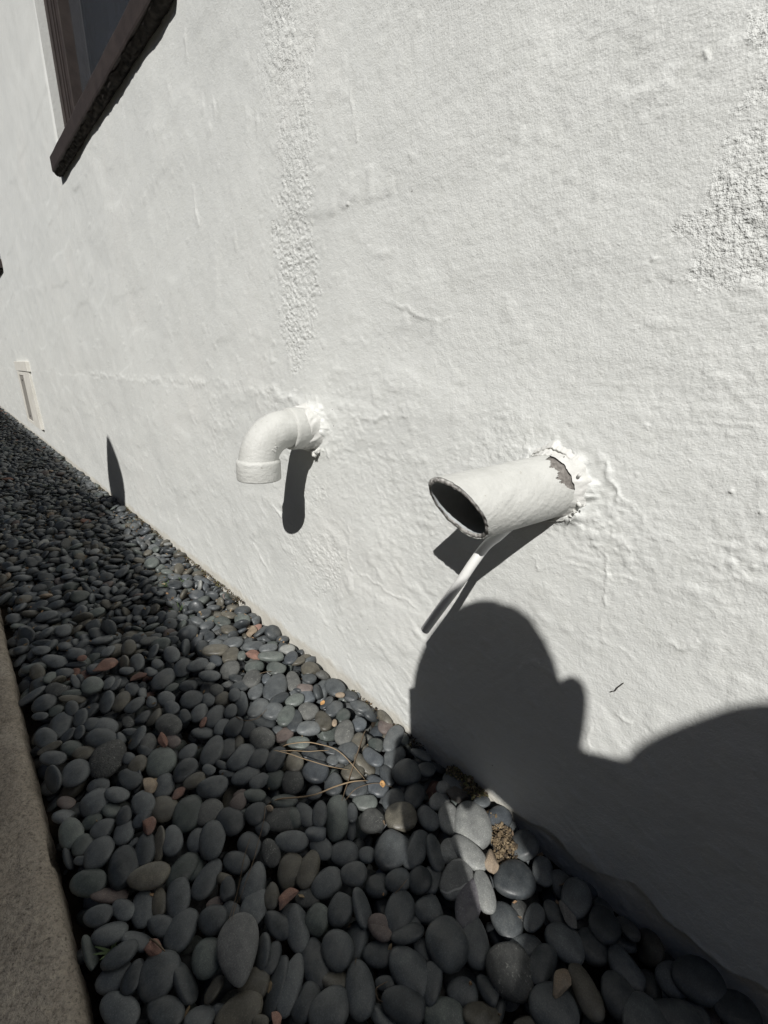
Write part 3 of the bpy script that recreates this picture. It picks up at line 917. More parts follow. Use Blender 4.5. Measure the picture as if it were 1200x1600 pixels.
# wall-side hub and the thick brushed mortar sleeve
lathe_part("inlet_hub", (-.0275, .581, .472), (-1, 0, 0),
           [(.0300, -.03), (.0342, -.03), (.0343, .0160), (.0340, .0182), (.0330, .0200), (.0312, .0212), (.0300, .0215)], M_PVC, elbow, 56, True)
n, m_ = 96, 26
ph = np.arange(n) / n * 2 * np.pi; t = np.linspace(0, 1, m_)
PH, T_ = np.meshgrid(ph, t, indexing='ij')
rr = .0352 + .0078 * (1 - T_) ** 1.4 + .0042 * fbm(np.cos(PH) * 2.2 + 5, np.sin(PH) * 2.2 + T_ * 1.5, 3, 111) + .0014 * fbm(np.cos(PH) * 9 + 5, np.sin(PH) * 9 + T_ * 5, 3, 112)
rr = np.where(T_ > .97, .0335, rr)
X = .004 - (.030 + .004 * vnoise(np.cos(PH) * 2 + 3, np.sin(PH) * 2 + 3, 115)) * T_
V = np.stack([X, .581 + rr * np.cos(PH), .472 + rr * np.sin(PH)], -1)
i = np.arange(n * m_).reshape(n, m_); j = np.roll(i, -1, axis=0)
link("mortar_sleeve", mesh_np("mortar_sleeve", V.reshape(-1, 3), np.stack([i[:, :-1], i[:, 1:], j[:, 1:], j[:, :-1]], -1).reshape(-1, 4)), M_MORTAR, elbow)
lump_ring("mortar_drip", (-.004, .560, .434), (-1, 0, 0), .006, 7, .005, 14, elbow, M_MORTAR)
# moulded mark on the side of the bend
bm = bmesh.new()
for (da, h_, w_) in ((-.10, .0042, .0012), (.0, .0030, .0010), (.10, .0042, .0012), (-.05, .0010, .0032)):
    a = math.pi / 4 + .15 + da
    cpt = np.array([bc[0] - BR * math.sin(a), .581, bc[2] + BR * math.cos(a)])
    rd = np.array([-math.sin(a), 0, math.cos(a)])
    side = np.array([0, -1.0, 0])
    nrm = side * .94 + rd * -.12; nrm /= np.linalg.norm(nrm)
    tg = np.array([-math.cos(a), 0, -math.sin(a)])
    mt4 = Matrix((Vector(tg), Vector(np.cross(nrm, tg)), Vector(nrm))).transposed().to_4x4(); mt4.translation = Vector(cpt + nrm * .0302)
    b2 = bmesh.new(); box_bm(b2, (-w_, -h_, -.0006), (w_, h_, .0007), .0003, 1); b2.transform(mt4)
    tmp = bpy.data.meshes.new("t"); b2.to_mesh(tmp); b2.free(); bm.from_mesh(tmp); bpy.data.meshes.remove(tmp)
link("moulded_mark", bm_mesh("moulded_mark", bm), M_PVC, elbow)

# ------------------------------------------------------------------ the pebbles
# TILE: resting pebbles of one stretch of the bed, ten numbers each
# (place in 1/5000 m, quaternion in 1/400, half lengths in 1/5000 m)
# HERO: the large near stones, twelve numbers each
# (place in 1/10000 m, quaternion in 1/1000, half lengths in 1/10000 m, stone kind, size in view)
TILE = np.array([
-204, 1071, -110, 206, -10, 90, 331, 111, 85, 46,
-297, 3888, -152, 305, 78, -222, -108, 76, 68, 35,
-578, 4606, -138, 55, -394, -33, 21, 53, 39, 19,
-1064, 3741, -150, 282, 21, -116, -258, 100, 65, 28,
-1292, 539, -96, 229, 1, -43, -325, 98, 66, 37,
-296, 259, -118, 2, 385, 90, 60, 66, 57, 32,
-170, 1599, -130, 55, -59, -53, 388, 97, 84, 42,
-101, 3428, -106, 124, -62, 75, 368, 106, 77, 35,
-69, 4325, -130, 132, 25, -65, -371, 75, 63, 27,
-644, 491, -105, 67, 234, -316, -22, 102, 80, 35,
-509, 1180, -133, 237, 15, 9, -322, 82, 60, 27,
-516, 1777, -139, 292, -10, 68, -264, 107, 96, 38,
-611, 323, -140, 113, -203, 322, 52, 81, 61, 32,
-792, 774, -140, 319, -77, 43, 225, 109, 80, 29,
-687, 2236, -120, 205, 56, 0, 339, 89, 69, 37,
-808, 3436, -134, 385, -7, 2, 108, 84, 65, 32,
-928, 1362, -127, 353, -43, -35, 180, 110, 90, 44,
-845, 2015, -119, 347, 105, -98, 137, 105, 71, 26,
-986, 2485, -131, 78, 27, -2, 391, 101, 73, 41,
-941, 3412, -116, 390, 50, -31, 67, 71, 52, 28,
-1005, 3516, -144, 156, -10, -86, 358, 109, 77, 40,
-930, 4586, -134, 203, 36, -8, 343, 80, 65, 32,
-1279, 408, -138, 385, 54, -96, 0, 96, 73, 28,
-1118, 2854, -141, 255, 178, 156, -196, 83, 63, 26,
-1048, 3317, -99, 278, 16, 54, -282, 99, 87, 46,
-1334, 3911, -151, 62, -285, 14, 273, 69, 53, 26,
-1032, 4225, -127, 8, 105, 14, 386, 89, 80, 43,
-213, 71, -126, 304, 135, -60, 214, 92, 72, 37,
-268, 959, -105, 16, -356, -133, 123, 73, 48, 27,
-275, 1518, -140, 135, -34, -44, 373, 76, 61, 23,
-239, 2123, -140, 297, -51, 1, 263, 109, 77, 43,
-89, 2878, -146, 142, 16, -50, 370, 99, 80, 33,
-290, 3179, -102, 342, 33, 144, 145, 105, 85, 49,
-344, 3491, -112, 217, -333, -45, 5, 57, 50, 28,
-264, 4060, -150, 371, -21, -48, 141, 91, 58, 27,
-262, 4492, -144, 262, 29, 60, 295, 89, 72, 38,
-280, 401, -105, 92, -44, 57, -383, 94, 82, 36,
-309, 2961, -136, 233, 56, -48, -317, 106, 70, 35,
-472, 4491, -100, 307, -23, 73, -244, 95, 79, 40,
-716, 928, -114, 235, -16, 69, 316, 97, 78, 32,
-576, 1976, -141, 335, 10, -199, -89, 91, 73, 36,
-570, 2279, -132, 221, -38, 222, 246, 103, 81, 39,
-974, 1033, -116, 390, -28, 18, 84, 112, 96, 55,
-820, 1172, -140, 86, -78, 65, -377, 59, 54, 20,
-832, 1548, -110, 343, 21, -94, 181, 111, 99, 54,
-878, 1676, -151, 119, -83, -77, 365, 70, 50, 20,
-988, 2019, -128, 110, -21, -63, -379, 67, 54, 23,
-1040, 2360, -131, 275, 106, -56, 264, 82, 65, 32,
-940, 2838, -133, 353, 80, -37, 166, 68, 58, 25,
-1092, 3482, -111, 392, 16, -36, -69, 82, 54, 20,
-1199, 288, -74, 307, -55, 78, -238, 110, 88, 46,
-1292, 1197, -147, 160, 77, 269, -236, 79, 68, 33,
-1307, 1482, -151, 256, 138, 208, -180, 72, 59, 28,
-1193, 2093, -112, 200, -110, -48, 325, 105, 96, 51,
-1025, 3147, -111, 84, 390, 33, 5, 84, 71, 34,
-1267, 4328, -103, 140, -74, -102, -353, 102, 93, 47,
-1215, 4722, -129, 63, -48, 74, -385, 110, 90, 48,
-211, 198, -132, 334, 22, -33, -217, 68, 47, 19,
-203, 506, -133, 356, 27, -16, -179, 75, 52, 24,
-122, 1264, -125, 388, -30, -18, -91, 110, 69, 32,
-480, 1704, -98, 372, -15, 71, -129, 73, 49, 25,
-76, 2028, -140, 43, -160, -260, -255, 93, 70, 26,
-108, 2780, -126, 380, 53, -57, 96, 84, 66, 26,
-56, 3070, -122, 258, 37, -68, -296, 90, 58, 22,
-174, 3652, -91, 135, 21, -15, 376, 88, 65, 33,
-290, 4820, -115, 73, -28, 95, 380, 80, 66, 37,
-380, 278, -79, 377, -13, -114, 70, 101, 80, 45,
-392, 1573, -123, 249, -46, -58, 304, 97, 77, 42,
-499, 2608, -151, 97, 69, 327, 197, 87, 73, 40,
-323, 2786, -152, 233, -55, 4, 320, 89, 69, 35,
-541, 3024, -119, 70, 199, -336, -50, 103, 70, 34,
-500, 3303, -146, 30, 360, -170, 27, 64, 43, 18,
-616, 3719, -131, 89, -383, 63, 39, 71, 45, 25,
-336, 4249, -149, 300, 41, 57, 255, 84, 53, 20,
-266, 4654, -132, 202, -103, 128, -303, 80, 62, 26,
-672, 224, -150, 248, -30, 11, 312, 58, 51, 23,
-698, 1242, -146, 343, 96, -43, -177, 78, 71, 36,
-641, 1672, -141, 354, -64, 35, -170, 111, 79, 37,
-522, 2338, -86, 130, 126, 116, 337, 89, 65, 33,
-799, 2319, -104, 99, -33, 125, -365, 89, 73, 33,
-616, 2882, -112, 105, 137, 25, -360, 75, 65, 27,
-676, 4032, -123, 231, -27, -44, 322, 101, 86, 38,
-688, 4442, -142, 380, 53, -6, 114, 69, 54, 23,
-948, 94, -138, 360, -71, -23, 159, 106, 91, 33,
-812, 1020, -132, 75, 90, -37, 381, 69, 57, 23,
-1223, 1513, -119, 131, 363, -44, -96, 59, 42, 20,
-880, 1962, -102, 375, 100, -84, 47, 79, 59, 27,
-1067, 2307, -64, 33, 329, -224, -19, 74, 65, 32,
-998, 2658, -144, 110, 338, 163, -87, 64, 52, 20,
-1084, 2954, -142, 335, -89, -130, -152, 105, 68, 31,
-886, 3306, -116, 387, 53, 49, 70, 85, 77, 30,
-957, 3675, -118, 284, 0, -14, 281, 93, 59, 25,
-795, 4582, -84, 364, 88, -19, -141, 109, 85, 45,
-1108, 74, -128, 128, -1, -10, 379, 76, 69, 38,
-1222, 813, -100, 262, 21, -28, -300, 94, 60, 33,
-1288, 1427, -114, 56, -97, 114, -367, 80, 56, 23,
-1167, 2327, -141, 240, 106, -2, -302, 82, 74, 35,
-1273, 3162, -132, 387, 62, 56, 60, 73, 60, 24,
-1158, 3606, -139, 111, -76, -54, 373, 90, 68, 26,
-1312, 3731, -140, 255, -120, 46, -280, 76, 61, 27,
-1299, 4164, -93, 322, 54, -16, 231, 86, 60, 24,
-62, 270, -101, 248, -2, 72, 305, 84, 62, 32,
-117, 411, -140, 360, 119, 80, 98, 88, 69, 38,
-60, 1142, -75, 97, 85, -148, -348, 69, 61, 33,
-81, 1419, -130, 247, 19, 59, 309, 110, 84, 32,
-276, 1416, -83, 260, 2, 298, 59, 82, 58, 24,
-152, 1968, -126, 27, 31, -91, 387, 77, 66, 30,
-171, 2423, -124, 76, -38, 28, -390, 74, 56, 31,
-192, 3070, -146, 351, 8, -6, 192, 85, 66, 24,
-184, 3526, -130, 50, 258, -294, 69, 61, 40, 16,
-155, 4382, -122, 202, 28, -82, -335, 108, 79, 32,
-66, 4885, -105, 229, -289, 148, 47, 77, 58, 22,
-536, 206, -139, 54, -32, 50, -392, 95, 86, 42,
-502, 422, -126, 232, 41, 0, -323, 100, 81, 42,
-429, 721, -106, 182, 37, 18, -354, 90, 79, 43,
-372, 998, -115, 210, -46, -73, -329, 77, 68, 35,
-453, 1424, -138, 258, 59, -56, 295, 90, 66, 27,
-526, 1560, -130, 83, 92, -105, -366, 86, 62, 27,
-307, 1992, -90, 328, 50, 80, -208, 97, 77, 32,
-466, 2069, -127, 11, -47, -35, 396, 100, 68, 38,
-339, 2518, -111, 380, 69, -49, -94, 99, 85, 38,
-384, 3034, -98, 389, -72, -53, -25, 96, 86, 40,
-515, 4337, -132, 360, 0, -40, 170, 62, 47, 25,
-372, 4712, -138, 170, 17, -76, -353, 99, 82, 30,
-777, 132, -126, 199, 38, 10, 345, 110, 80, 34,
-625, 739, -116, 187, 30, 44, 349, 81, 70, 40,
-654, 1044, -138, 40, -72, -4, 391, 69, 49, 27,
-650, 2388, -104, 398, -5, -40, 3, 82, 69, 27,
-734, 2850, -117, 283, 44, 21, 278, 104, 70, 28,
-772, 3578, -140, 283, 2, 62, 276, 78, 65, 25,
-542, 4057, -134, 123, -137, -355, 1, 70, 55, 30,
-761, 4170, -142, 74, -219, -320, 64, 71, 48, 18,
-701, 4562, -139, 334, -82, -34, 202, 66, 57, 25,
-816, 4859, -139, 291, 59, -32, 266, 82, 70, 30,
-914, 198, -106, 163, -113, 23, 347, 74, 54, 26,
-996, 752, -146, 400, -7, 13, 11, 93, 76, 38,
-1104, 954, -79, 355, 173, -57, 34, 84, 73, 26,
-780, 1408, -132, 65, -346, 130, 138, 80, 54, 23,
-1009, 1660, -147, 124, -77, -352, -121, 93, 75, 38,
-1005, 2071, -56, 284, -256, 64, 99, 104, 68, 33,
-801, 3068, -125, 72, 36, -19, -391, 71, 53, 29,
-924, 3203, -120, 19, -115, -307, 228, 85, 61, 24,
-876, 3522, -141, 104, -218, 222, -229, 78, 62, 30,
-944, 4904, -125, 107, -377, 45, 67, 82, 65, 25,
-1274, 66, -145, 391, 59, -39, 49, 90, 69, 31,
-1298, 392, -82, 68, -350, -156, -92, 86, 54, 29,
-1143, 774, -136, 276, 20, -3, -289, 77, 54, 28,
-1334, 1092, -118, 172, 195, -127, -276, 77, 49, 23,
-1110, 1513, -130, 373, -113, 9, -90, 80, 56, 27,
-1265, 2320, -87, 379, -53, -63, 99, 108, 92, 52,
-1190, 2812, -108, 257, 70, -129, 269, 72, 61, 23,
-1224, 2911, -129, 35, -102, 29, -384, 86, 75, 34,
-1150, 3294, -146, 132, -2, -65, 372, 62, 39, 21,
-1124, 3903, -116, 382, 71, -81, -52, 102, 88, 51,
-1294, 4014, -122, 179, -13, 3, 357, 80, 60, 25,
-1130, 4640, -90, 40, 312, 179, -170, 74, 52, 24,
-94, 518, -82, 192, -37, 91, 337, 98, 88, 44,
-98, 924, -84, 23, 24, 111, 383, 100, 70, 36,
-146, 1324, -77, 399, 15, -21, -1, 71, 49, 24,
-52, 1898, -123, 383, -22, -112, -21, 60, 54, 26,
-104, 2200, -130, 240, 27, 6, 319, 103, 73, 28,
-156, 2574, -85, 384, 67, 65, -64, 111, 84, 48,
-65, 2672, -116, 370, -39, 7, -147, 61, 54, 22,
-207, 3382, -126, 358, -141, 74, 78, 74, 51, 22,
-271, 3582, -91, 79, 344, 114, 151, 66, 59, 27,
-96, 3812, -143, 146, 33, -7, 371, 86, 62, 27,
-71, 4140, -99, 263, -109, -47, 277, 108, 81, 47,
-62, 4623, -140, 358, -83, -46, -151, 74, 51, 22,
-503, 158, -61, 217, 122, -4, 313, 108, 92, 48,
-598, 423, -46, 265, -101, 99, -265, 84, 67, 36,
-396, 592, -129, 62, -16, 390, 61, 73, 49, 20,
-448, 1050, -75, 379, -118, -19, -49, 98, 88, 34,
-260, 1232, -138, 127, 361, -114, -25, 94, 62, 24,
-562, 1644, -93, 215, 56, 70, 325, 68, 59, 32,
-350, 1842, -106, 84, -76, -71, 377, 104, 83, 45,
-302, 2380, -120, 380, -51, 44, 104, 74, 53, 25,
-434, 3177, -102, 313, -83, -47, 230, 109, 70, 31,
-357, 3355, -127, 355, -16, 8, -183, 109, 94, 39,
-518, 3672, -134, 266, 85, 24, 285, 80, 58, 25,
-518, 3788, -138, 142, -289, -237, 8, 72, 45, 26,
-378, 4552, -134, 201, 9, -36, 344, 65, 45, 22,
-728, 315, -110, 344, 20, -29, 201, 96, 84, 33,
-729, 460, -152, 245, -10, -50, -312, 89, 64, 32,
-537, 785, -90, 238, -99, 136, -274, 78, 64, 27,
-612, 1140, -111, 43, 49, 388, 72, 91, 57, 27,
-827, 1292, -150, 201, -27, 44, 342, 68, 58, 24,
-682, 1538, -142, 398, 29, 21, 15, 76, 50, 26,
-723, 1854, -135, 127, -24, -8, 378, 108, 84, 40,
-602, 2156, -112, 305, 26, 76, -245, 86, 60, 24,
-536, 2485, -98, 179, -41, -96, -342, 92, 68, 26,
-816, 2750, -52, 222, -175, 191, -209, 82, 74, 38,
-637, 3296, -141, 141, -24, 10, -373, 93, 79, 34,
-716, 3771, -146, 41, -21, -393, 57, 67, 47, 25,
-646, 4273, -90, 333, 90, 102, -174, 89, 79, 40,
-796, 4376, -141, 253, 29, -76, 299, 78, 69, 27,
-1040, 324, -152, 89, 179, -346, -11, 69, 63, 34,
-996, 509, -131, 194, -52, 64, -340, 69, 57, 25,
-1140, 875, -70, 111, 116, 241, 276, 76, 70, 28,
-849, 970, -93, 259, 34, 86, -290, 67, 58, 22,
-900, 1218, -150, 273, -45, -107, 268, 62, 50, 23,
-1078, 1819, -85, 1, -361, 121, -122, 110, 87, 39,
-835, 1761, -144, 102, -68, -32, 379, 79, 56, 21,
-874, 2139, -75, 324, -52, -72, -216, 89, 66, 24,
-862, 2528, -93, 13, -175, -358, -37, 79, 71, 29,
-984, 2732, -142, 374, -66, 92, 87, 73, 49, 28,
-1060, 3039, -114, 380, -43, 36, 110, 69, 54, 28,
-957, 3426, -44, 380, 15, 66, -106, 101, 73, 27,
-915, 3575, -83, 293, 77, -47, -257, 71, 46, 18,
-947, 3842, -122, 104, -8, 4, 386, 102, 65, 32,
-1098, 4385, -147, 330, -10, 60, 217, 97, 67, 33,
-905, 4705, -115, 30, -88, 47, 386, 81, 51, 26,
-1246, 127, -70, 373, 42, -3, -138, 93, 66, 31,
-1177, 614, -138, 21, 61, 92, 384, 69, 45, 22,
-1110, 737, -72, 163, 52, -68, 355, 94, 81, 40,
-1278, 935, -95, 24, -124, 369, -87, 95, 67, 36,
-1190, 1384, -117, 359, 1, 6, 177, 80, 64, 37,
-1293, 1679, -132, 56, -394, -30, -27, 71, 45, 21,
-1234, 1839, -140, 126, 63, 94, 363, 83, 53, 29,
-1145, 2717, -80, 378, 45, -123, -19, 103, 65, 30,
-1158, 3222, -122, 126, 4, -36, 378, 79, 55, 28,
-1281, 3592, -111, 391, -25, 35, 74, 83, 71, 34,
-1199, 3768, -141, 366, -38, 23, -155, 95, 79, 39,
-1284, 4075, -59, 350, 82, 76, 159, 99, 66, 32,
-1202, 4456, -120, 34, -30, 111, -382, 76, 53, 25,
-76, 162, -66, 291, 191, 26, -196, 91, 75, 30,
-215, 413, -50, 392, 31, 50, 53, 80, 63, 32,
-180, 1186, -64, 63, 16, -31, -394, 109, 89, 33,
-266, 1591, -96, 240, -35, -7, 318, 66, 53, 21,
-139, 1856, -94, 112, 47, -85, -372, 90, 72, 30,
-64, 2118, -85, 142, 34, -6, 372, 71, 57, 32,
-251, 2351, -58, 392, 0, 57, -55, 91, 78, 44,
-230, 2836, -121, 91, -262, -273, 94, 88, 71, 29,
-138, 3006, -77, 392, -10, -44, 65, 111, 99, 46,
-149, 3262, -139, 225, 82, 3, -320, 102, 80, 43,
-61, 3652, -80, 358, -10, 165, -64, 89, 70, 31,
-76, 3755, -97, 375, 80, 88, -72, 82, 63, 28,
-284, 4179, -121, 105, 269, -267, -75, 65, 58, 32,
-178, 4583, -120, 243, -42, 25, 314, 81, 67, 35,
-228, 195, -71, 380, 114, -36, 40, 77, 62, 35,
-521, 868, -132, 22, -183, 332, 126, 81, 50, 24,
-463, 1122, -48, 350, -193, 2, -2, 84, 73, 31,
-536, 1450, -65, 263, 31, 7, 300, 106, 79, 38,
-535, 1872, -62, 64, -339, -189, 72, 90, 56, 27,
-326, 2259, -114, 142, -1, -79, 366, 85, 62, 24,
-391, 2653, -144, 220, 73, -52, -322, 79, 58, 24,
-270, 2902, -43, 317, -105, -15, 219, 88, 75, 39,
-606, 3521, -136, 35, 176, 352, -61, 74, 49, 19,
-401, 3608, -95, 141, -39, 42, 370, 106, 96, 40,
-393, 3885, -127, 351, 11, -67, -179, 91, 71, 38,
-497, 4197, -120, 89, 112, 24, -373, 110, 95, 50,
-378, 4388, -145, 219, -37, -32, 331, 71, 57, 29,
-609, 58, -132, 42, 13, -2, 398, 86, 57, 28,
-772, 509, -107, 335, -114, -81, 168, 65, 60, 33,
-792, 836, -93, 102, 38, -370, 106, 73, 63, 29,
-726, 1116, -150, 76, 50, -112, 373, 55, 41, 23,
-641, 1378, -144, 345, -194, -54, -22, 85, 63, 27,
-675, 1516, -66, 377, 35, 76, 105, 99, 80, 46,
-695, 1986, -104, 369, -89, 123, -24, 82, 75, 42,
-545, 2084, -80, 332, -57, -26, 214, 80, 54, 29,
-718, 2508, -104, 311, -53, 28, 244, 87, 75, 34,
-581, 2722, -96, 334, -18, 107, -192, 73, 58, 32,
-690, 3031, -125, 75, 18, -30, -391, 73, 52, 26,
-676, 3409, -107, 55, 28, 83, 386, 75, 62, 33,
-656, 3633, -106, 393, 38, -16, 64, 96, 68, 37,
-743, 3896, -77, 295, 49, 166, -208, 108, 97, 45,
-645, 4168, -86, 8, -72, -184, 347, 103, 72, 31,
-587, 4520, -119, 221, 30, -27, 331, 74, 62, 30,
-724, 4934, -137, 1, 12, 306, -258, 59, 46, 23,
-901, 800, -100, 225, -25, 21, 329, 87, 72, 27,
-925, 1140, -78, 227, -29, 89, 316, 104, 75, 30,
-888, 1274, -64, 100, 38, 150, -355, 86, 58, 29,
-1004, 1901, -135, 395, 50, -22, -31, 88, 62, 33,
-1116, 2459, -88, 117, 288, -223, -117, 68, 56, 29,
-936, 2807, -63, 76, 85, 111, -367, 99, 79, 43,
-904, 3014, -119, 313, 90, -3, -232, 85, 61, 34,
-964, 3287, -36, 364, 91, 15, 139, 100, 77, 41,
-1031, 3640, -80, 106, 19, 7, -385, 79, 56, 27,
-860, 3724, -68, 92, 185, 313, 139, 82, 63, 36,
-914, 4187, -148, 261, -63, -4, -296, 68, 46, 17,
-1038, 4540, -107, 198, 54, 60, -338, 98, 61, 30,
-1043, 4695, -136, 361, -97, 5, -143, 75, 59, 23,
-1108, 144, -70, 291, -4, -74, -265, 78, 64, 31,
-1133, 523, -94, 400, 8, 3, -10, 90, 72, 41,
-1138, 635, -66, 82, -47, -277, 273, 83, 68, 30,
-1230, 1156, -88, 37, 68, -188, 344, 85, 63, 34,
-1168, 1241, -108, 341, 158, -116, -72, 88, 76, 40,
-1215, 1591, -88, 54, -57, 23, -392, 78, 59, 32,
-1218, 1905, -84, 346, -65, 87, 170, 105, 89, 49,
-1266, 2220, -141, 43, 17, -183, -353, 82, 61, 35,
-1292, 2586, -115, 92, -112, 114, -355, 91, 70, 39,
-1292, 2683, -69, 69, 108, -266, 270, 78, 58, 29,
-1188, 3002, -98, 314, -95, -10, -229, 95, 68, 26,
-1288, 3320, -96, 269, 61, 39, 287, 106, 78, 41,
-1084, 3727, -86, 99, 367, 95, 80, 74, 51, 29,
-1302, 3798, -89, 226, -94, 40, 314, 78, 64, 29,
-1065, 3997, -77, 221, 164, -253, 142, 88, 76, 32,
-1151, 4395, -85, 80, -10, -37, -390, 70, 59, 27,
-1302, 4626, -95, 199, -309, 20, -156, 83, 58, 28,
-186, 305, -74, 378, -98, -30, -81, 76, 66, 36,
-52, 722, -66, 118, -304, 217, 81, 55, 42, 16,
-174, 695, -98, 177, -185, 30, -306, 111, 91, 53,
-300, 1246, -20, 284, 59, 109, 253, 97, 63, 24,
-284, 1328, -104, 199, -328, 76, -85, 92, 59, 23,
-247, 1714, -84, 57, 391, -24, -57, 86, 56, 27,
-200, 1914, -60, 250, 31, -49, -307, 105, 74, 32,
-181, 2217, -63, 382, 105, -46, -25, 98, 67, 37,
-101, 2479, -56, 373, 112, 65, 62, 110, 82, 42,
-178, 2746, -69, 11, 25, 61, 394, 77, 70, 33,
-242, 3041, -41, 292, -156, -44, 220, 86, 61, 31,
-219, 3325, -51, 342, 80, 13, 190, 101, 82, 32,
-84, 3526, -96, 385, -89, -21, -59, 84, 56, 28,
-53, 3917, -142, 228, -222, 40, -239, 96, 67, 32,
-183, 4197, -98, 182, 36, 24, -354, 76, 58, 25,
-222, 4456, -89, 215, 36, 46, 332, 67, 56, 24,
-142, 4819, -120, 337, -78, 98, 176, 85, 66, 26,
-488, 31, -76, 30, 57, 220, -327, 78, 52, 24,
-249, 583, -105, 219, -88, 69, 316, 75, 68, 25,
-447, 836, -127, 269, -4, 146, -258, 73, 48, 28,
-421, 1205, -38, 305, -229, 92, 75, 97, 88, 50,
-472, 1620, -52, 143, 24, 0, 373, 101, 73, 32,
-457, 1959, -102, 270, 19, -43, 291, 71, 48, 26,
-378, 2452, -73, 171, -73, -122, 332, 81, 63, 31,
-444, 2742, -111, 216, -52, -8, 333, 106, 87, 34,
-463, 2947, -138, 42, -350, 131, 137, 65, 42, 18,
-517, 3376, -92, 121, -34, -49, 377, 98, 76, 40,
-426, 3753, -117, 41, -45, -70, -389, 92, 58, 24,
-511, 3944, -83, 16, -6, 7, 400, 108, 98, 43,
-508, 4079, -62, 390, -89, 15, -8, 82, 62, 34,
-358, 4431, -73, 316, 0, 40, -242, 108, 84, 37,
-359, 4862, -54, 356, -69, -5, 168, 111, 86, 48,
-722, 80, -76, 277, 57, 57, 277, 82, 60, 30,
-872, 566, -95, 224, 64, 78, -316, 86, 72, 29,
-804, 850, -18, 57, -67, -73, -383, 105, 69, 31,
-739, 1055, -98, 181, -39, -4, -355, 64, 58, 34,
-586, 1279, -121, 375, 34, 115, 71, 86, 56, 25,
-688, 1735, -59, 107, 36, -44, -381, 97, 83, 47,
-626, 1874, -77, 255, 43, 57, 300, 67, 59, 33,
-638, 2040, -98, 84, -226, -254, 194, 66, 54, 22,
-622, 2511, -33, 279, -41, 40, 281, 111, 89, 49,
-673, 2742, -105, 151, -17, 6, -370, 70, 46, 23,
-649, 2974, -34, 212, -1, -113, -320, 110, 82, 43,
-552, 3518, -82, 171, -44, 83, 349, 93, 65, 28,
-605, 3602, -37, 195, -3, -6, 349, 96, 85, 33,
-832, 3735, -141, 137, -200, 318, -7, 80, 64, 36,
-768, 4053, -66, 6, -152, 48, 367, 104, 85, 47,
-645, 4430, -74, 368, 56, -19, 146, 110, 97, 48,
-786, 4743, -128, 369, -33, 80, -129, 75, 59, 24,
-922, 435, -106, 168, 20, 13, -362, 80, 72, 28,
-1030, 849, -107, 369, -16, -77, -133, 80, 63, 26,
-842, 1171, -20, 80, 8, 34, 390, 110, 86, 47,
-1068, 1399, -126, 278, -97, 5, -270, 82, 56, 21,
-968, 1540, -79, 116, -69, 25, 376, 83, 74, 41,
-970, 1780, -127, 35, 64, 50, 390, 75, 62, 31,
-984, 2251, -125, 380, -109, 56, 18, 75, 65, 37,
-906, 2395, -89, 248, 32, 43, 309, 74, 64, 32,
-1064, 2774, -76, 341, 91, -68, -176, 88, 63, 32,
-1009, 3006, -54, 214, 103, 74, 313, 94, 76, 41,
-1090, 3418, -48, 105, 302, 238, -32, 71, 48, 23,
-887, 4004, -39, 231, -259, -192, 52, 102, 67, 28,
-876, 4099, -87, 148, 279, -107, 220, 82, 72, 35,
-877, 4270, -114, 375, 11, 26, 137, 95, 84, 37,
-1015, 4376, -110, 163, -99, -23, -351, 101, 64, 30,
-1005, 4743, -96, 287, -62, -70, -262, 104, 82, 34,
-1193, 186, -8, 359, 12, 29, -173, 108, 82, 31,
-1187, 525, -12, 132, 42, -44, -373, 105, 92, 46,
-1284, 669, -61, 274, -93, -21, 275, 92, 81, 37,
-1261, 1047, -130, 342, 96, 3, 184, 69, 54, 22,
-1264, 1407, -42, 398, -25, 34, -2, 104, 75, 37,
-1260, 1772, -98, 18, 51, 365, 154, 104, 69, 27,
-1276, 2043, -67, 350, 154, -65, -99, 83, 59, 31,
-1134, 2219, -78, 36, -51, -120, -376, 77, 70, 36,
-1198, 2490, -120, 319, 27, -30, -238, 87, 55, 29,
-1278, 2763, -112, 48, -82, 386, 41, 64, 58, 23,
-1191, 3226, -64, 36, 19, 398, 13, 78, 60, 30,
-1171, 3372, -100, 192, -142, -38, 319, 76, 63, 25,
-1304, 3486, -67, 372, 24, 75, -125, 66, 59, 32,
-1140, 3787, -62, 1, 55, -35, -395, 95, 74, 28,
-1143, 4261, -108, 0, -266, -111, -277, 82, 54, 23,
-1318, 4454, -118, 95, 311, 91, -214, 67, 58, 22,
-1192, 4928, -149, 262, -181, 164, 178, 72, 60, 26,
-169, 273, 17, 360, 61, -70, 147, 76, 69, 30,
-96, 374, -4, 134, 7, -42, 374, 103, 91, 52,
-40, 794, -138, 23, -244, 304, -87, 61, 38, 20,
-74, 1002, -53, 234, -4, 138, 294, 101, 75, 34,
-208, 1433, -94, 247, 66, 103, 290, 78, 49, 25,
-191, 1549, -53, 279, -20, 51, -281, 88, 76, 33,
-75, 1985, -31, 52, 132, -41, 372, 89, 79, 43,
-308, 2146, -88, 366, 9, -50, -153, 81, 62, 28,
-87, 2346, -81, 321, -190, -41, 139, 104, 79, 44,
-150, 2835, -51, 374, -139, 11, 16, 101, 89, 33,
-170, 3182, -101, 15, -242, -302, -102, 53, 48, 26,
-147, 3279, -19, 347, 154, 90, 90, 104, 77, 37,
-168, 3585, -52, 377, 81, 44, -95, 67, 46, 23,
-156, 3876, -89, 24, 80, 10, -391, 108, 67, 25,
-297, 4288, -106, 353, -71, 84, 153, 83, 69, 28,
-142, 4454, -54, 240, -65, 15, -313, 98, 80, 38,
-72, 4846, -78, 87, -34, -253, 296, 79, 50, 18,
-354, 139, -145, 61, 233, 319, 20, 94, 62, 24,
-471, 540, -125, 200, 334, -86, 25, 59, 39, 18,
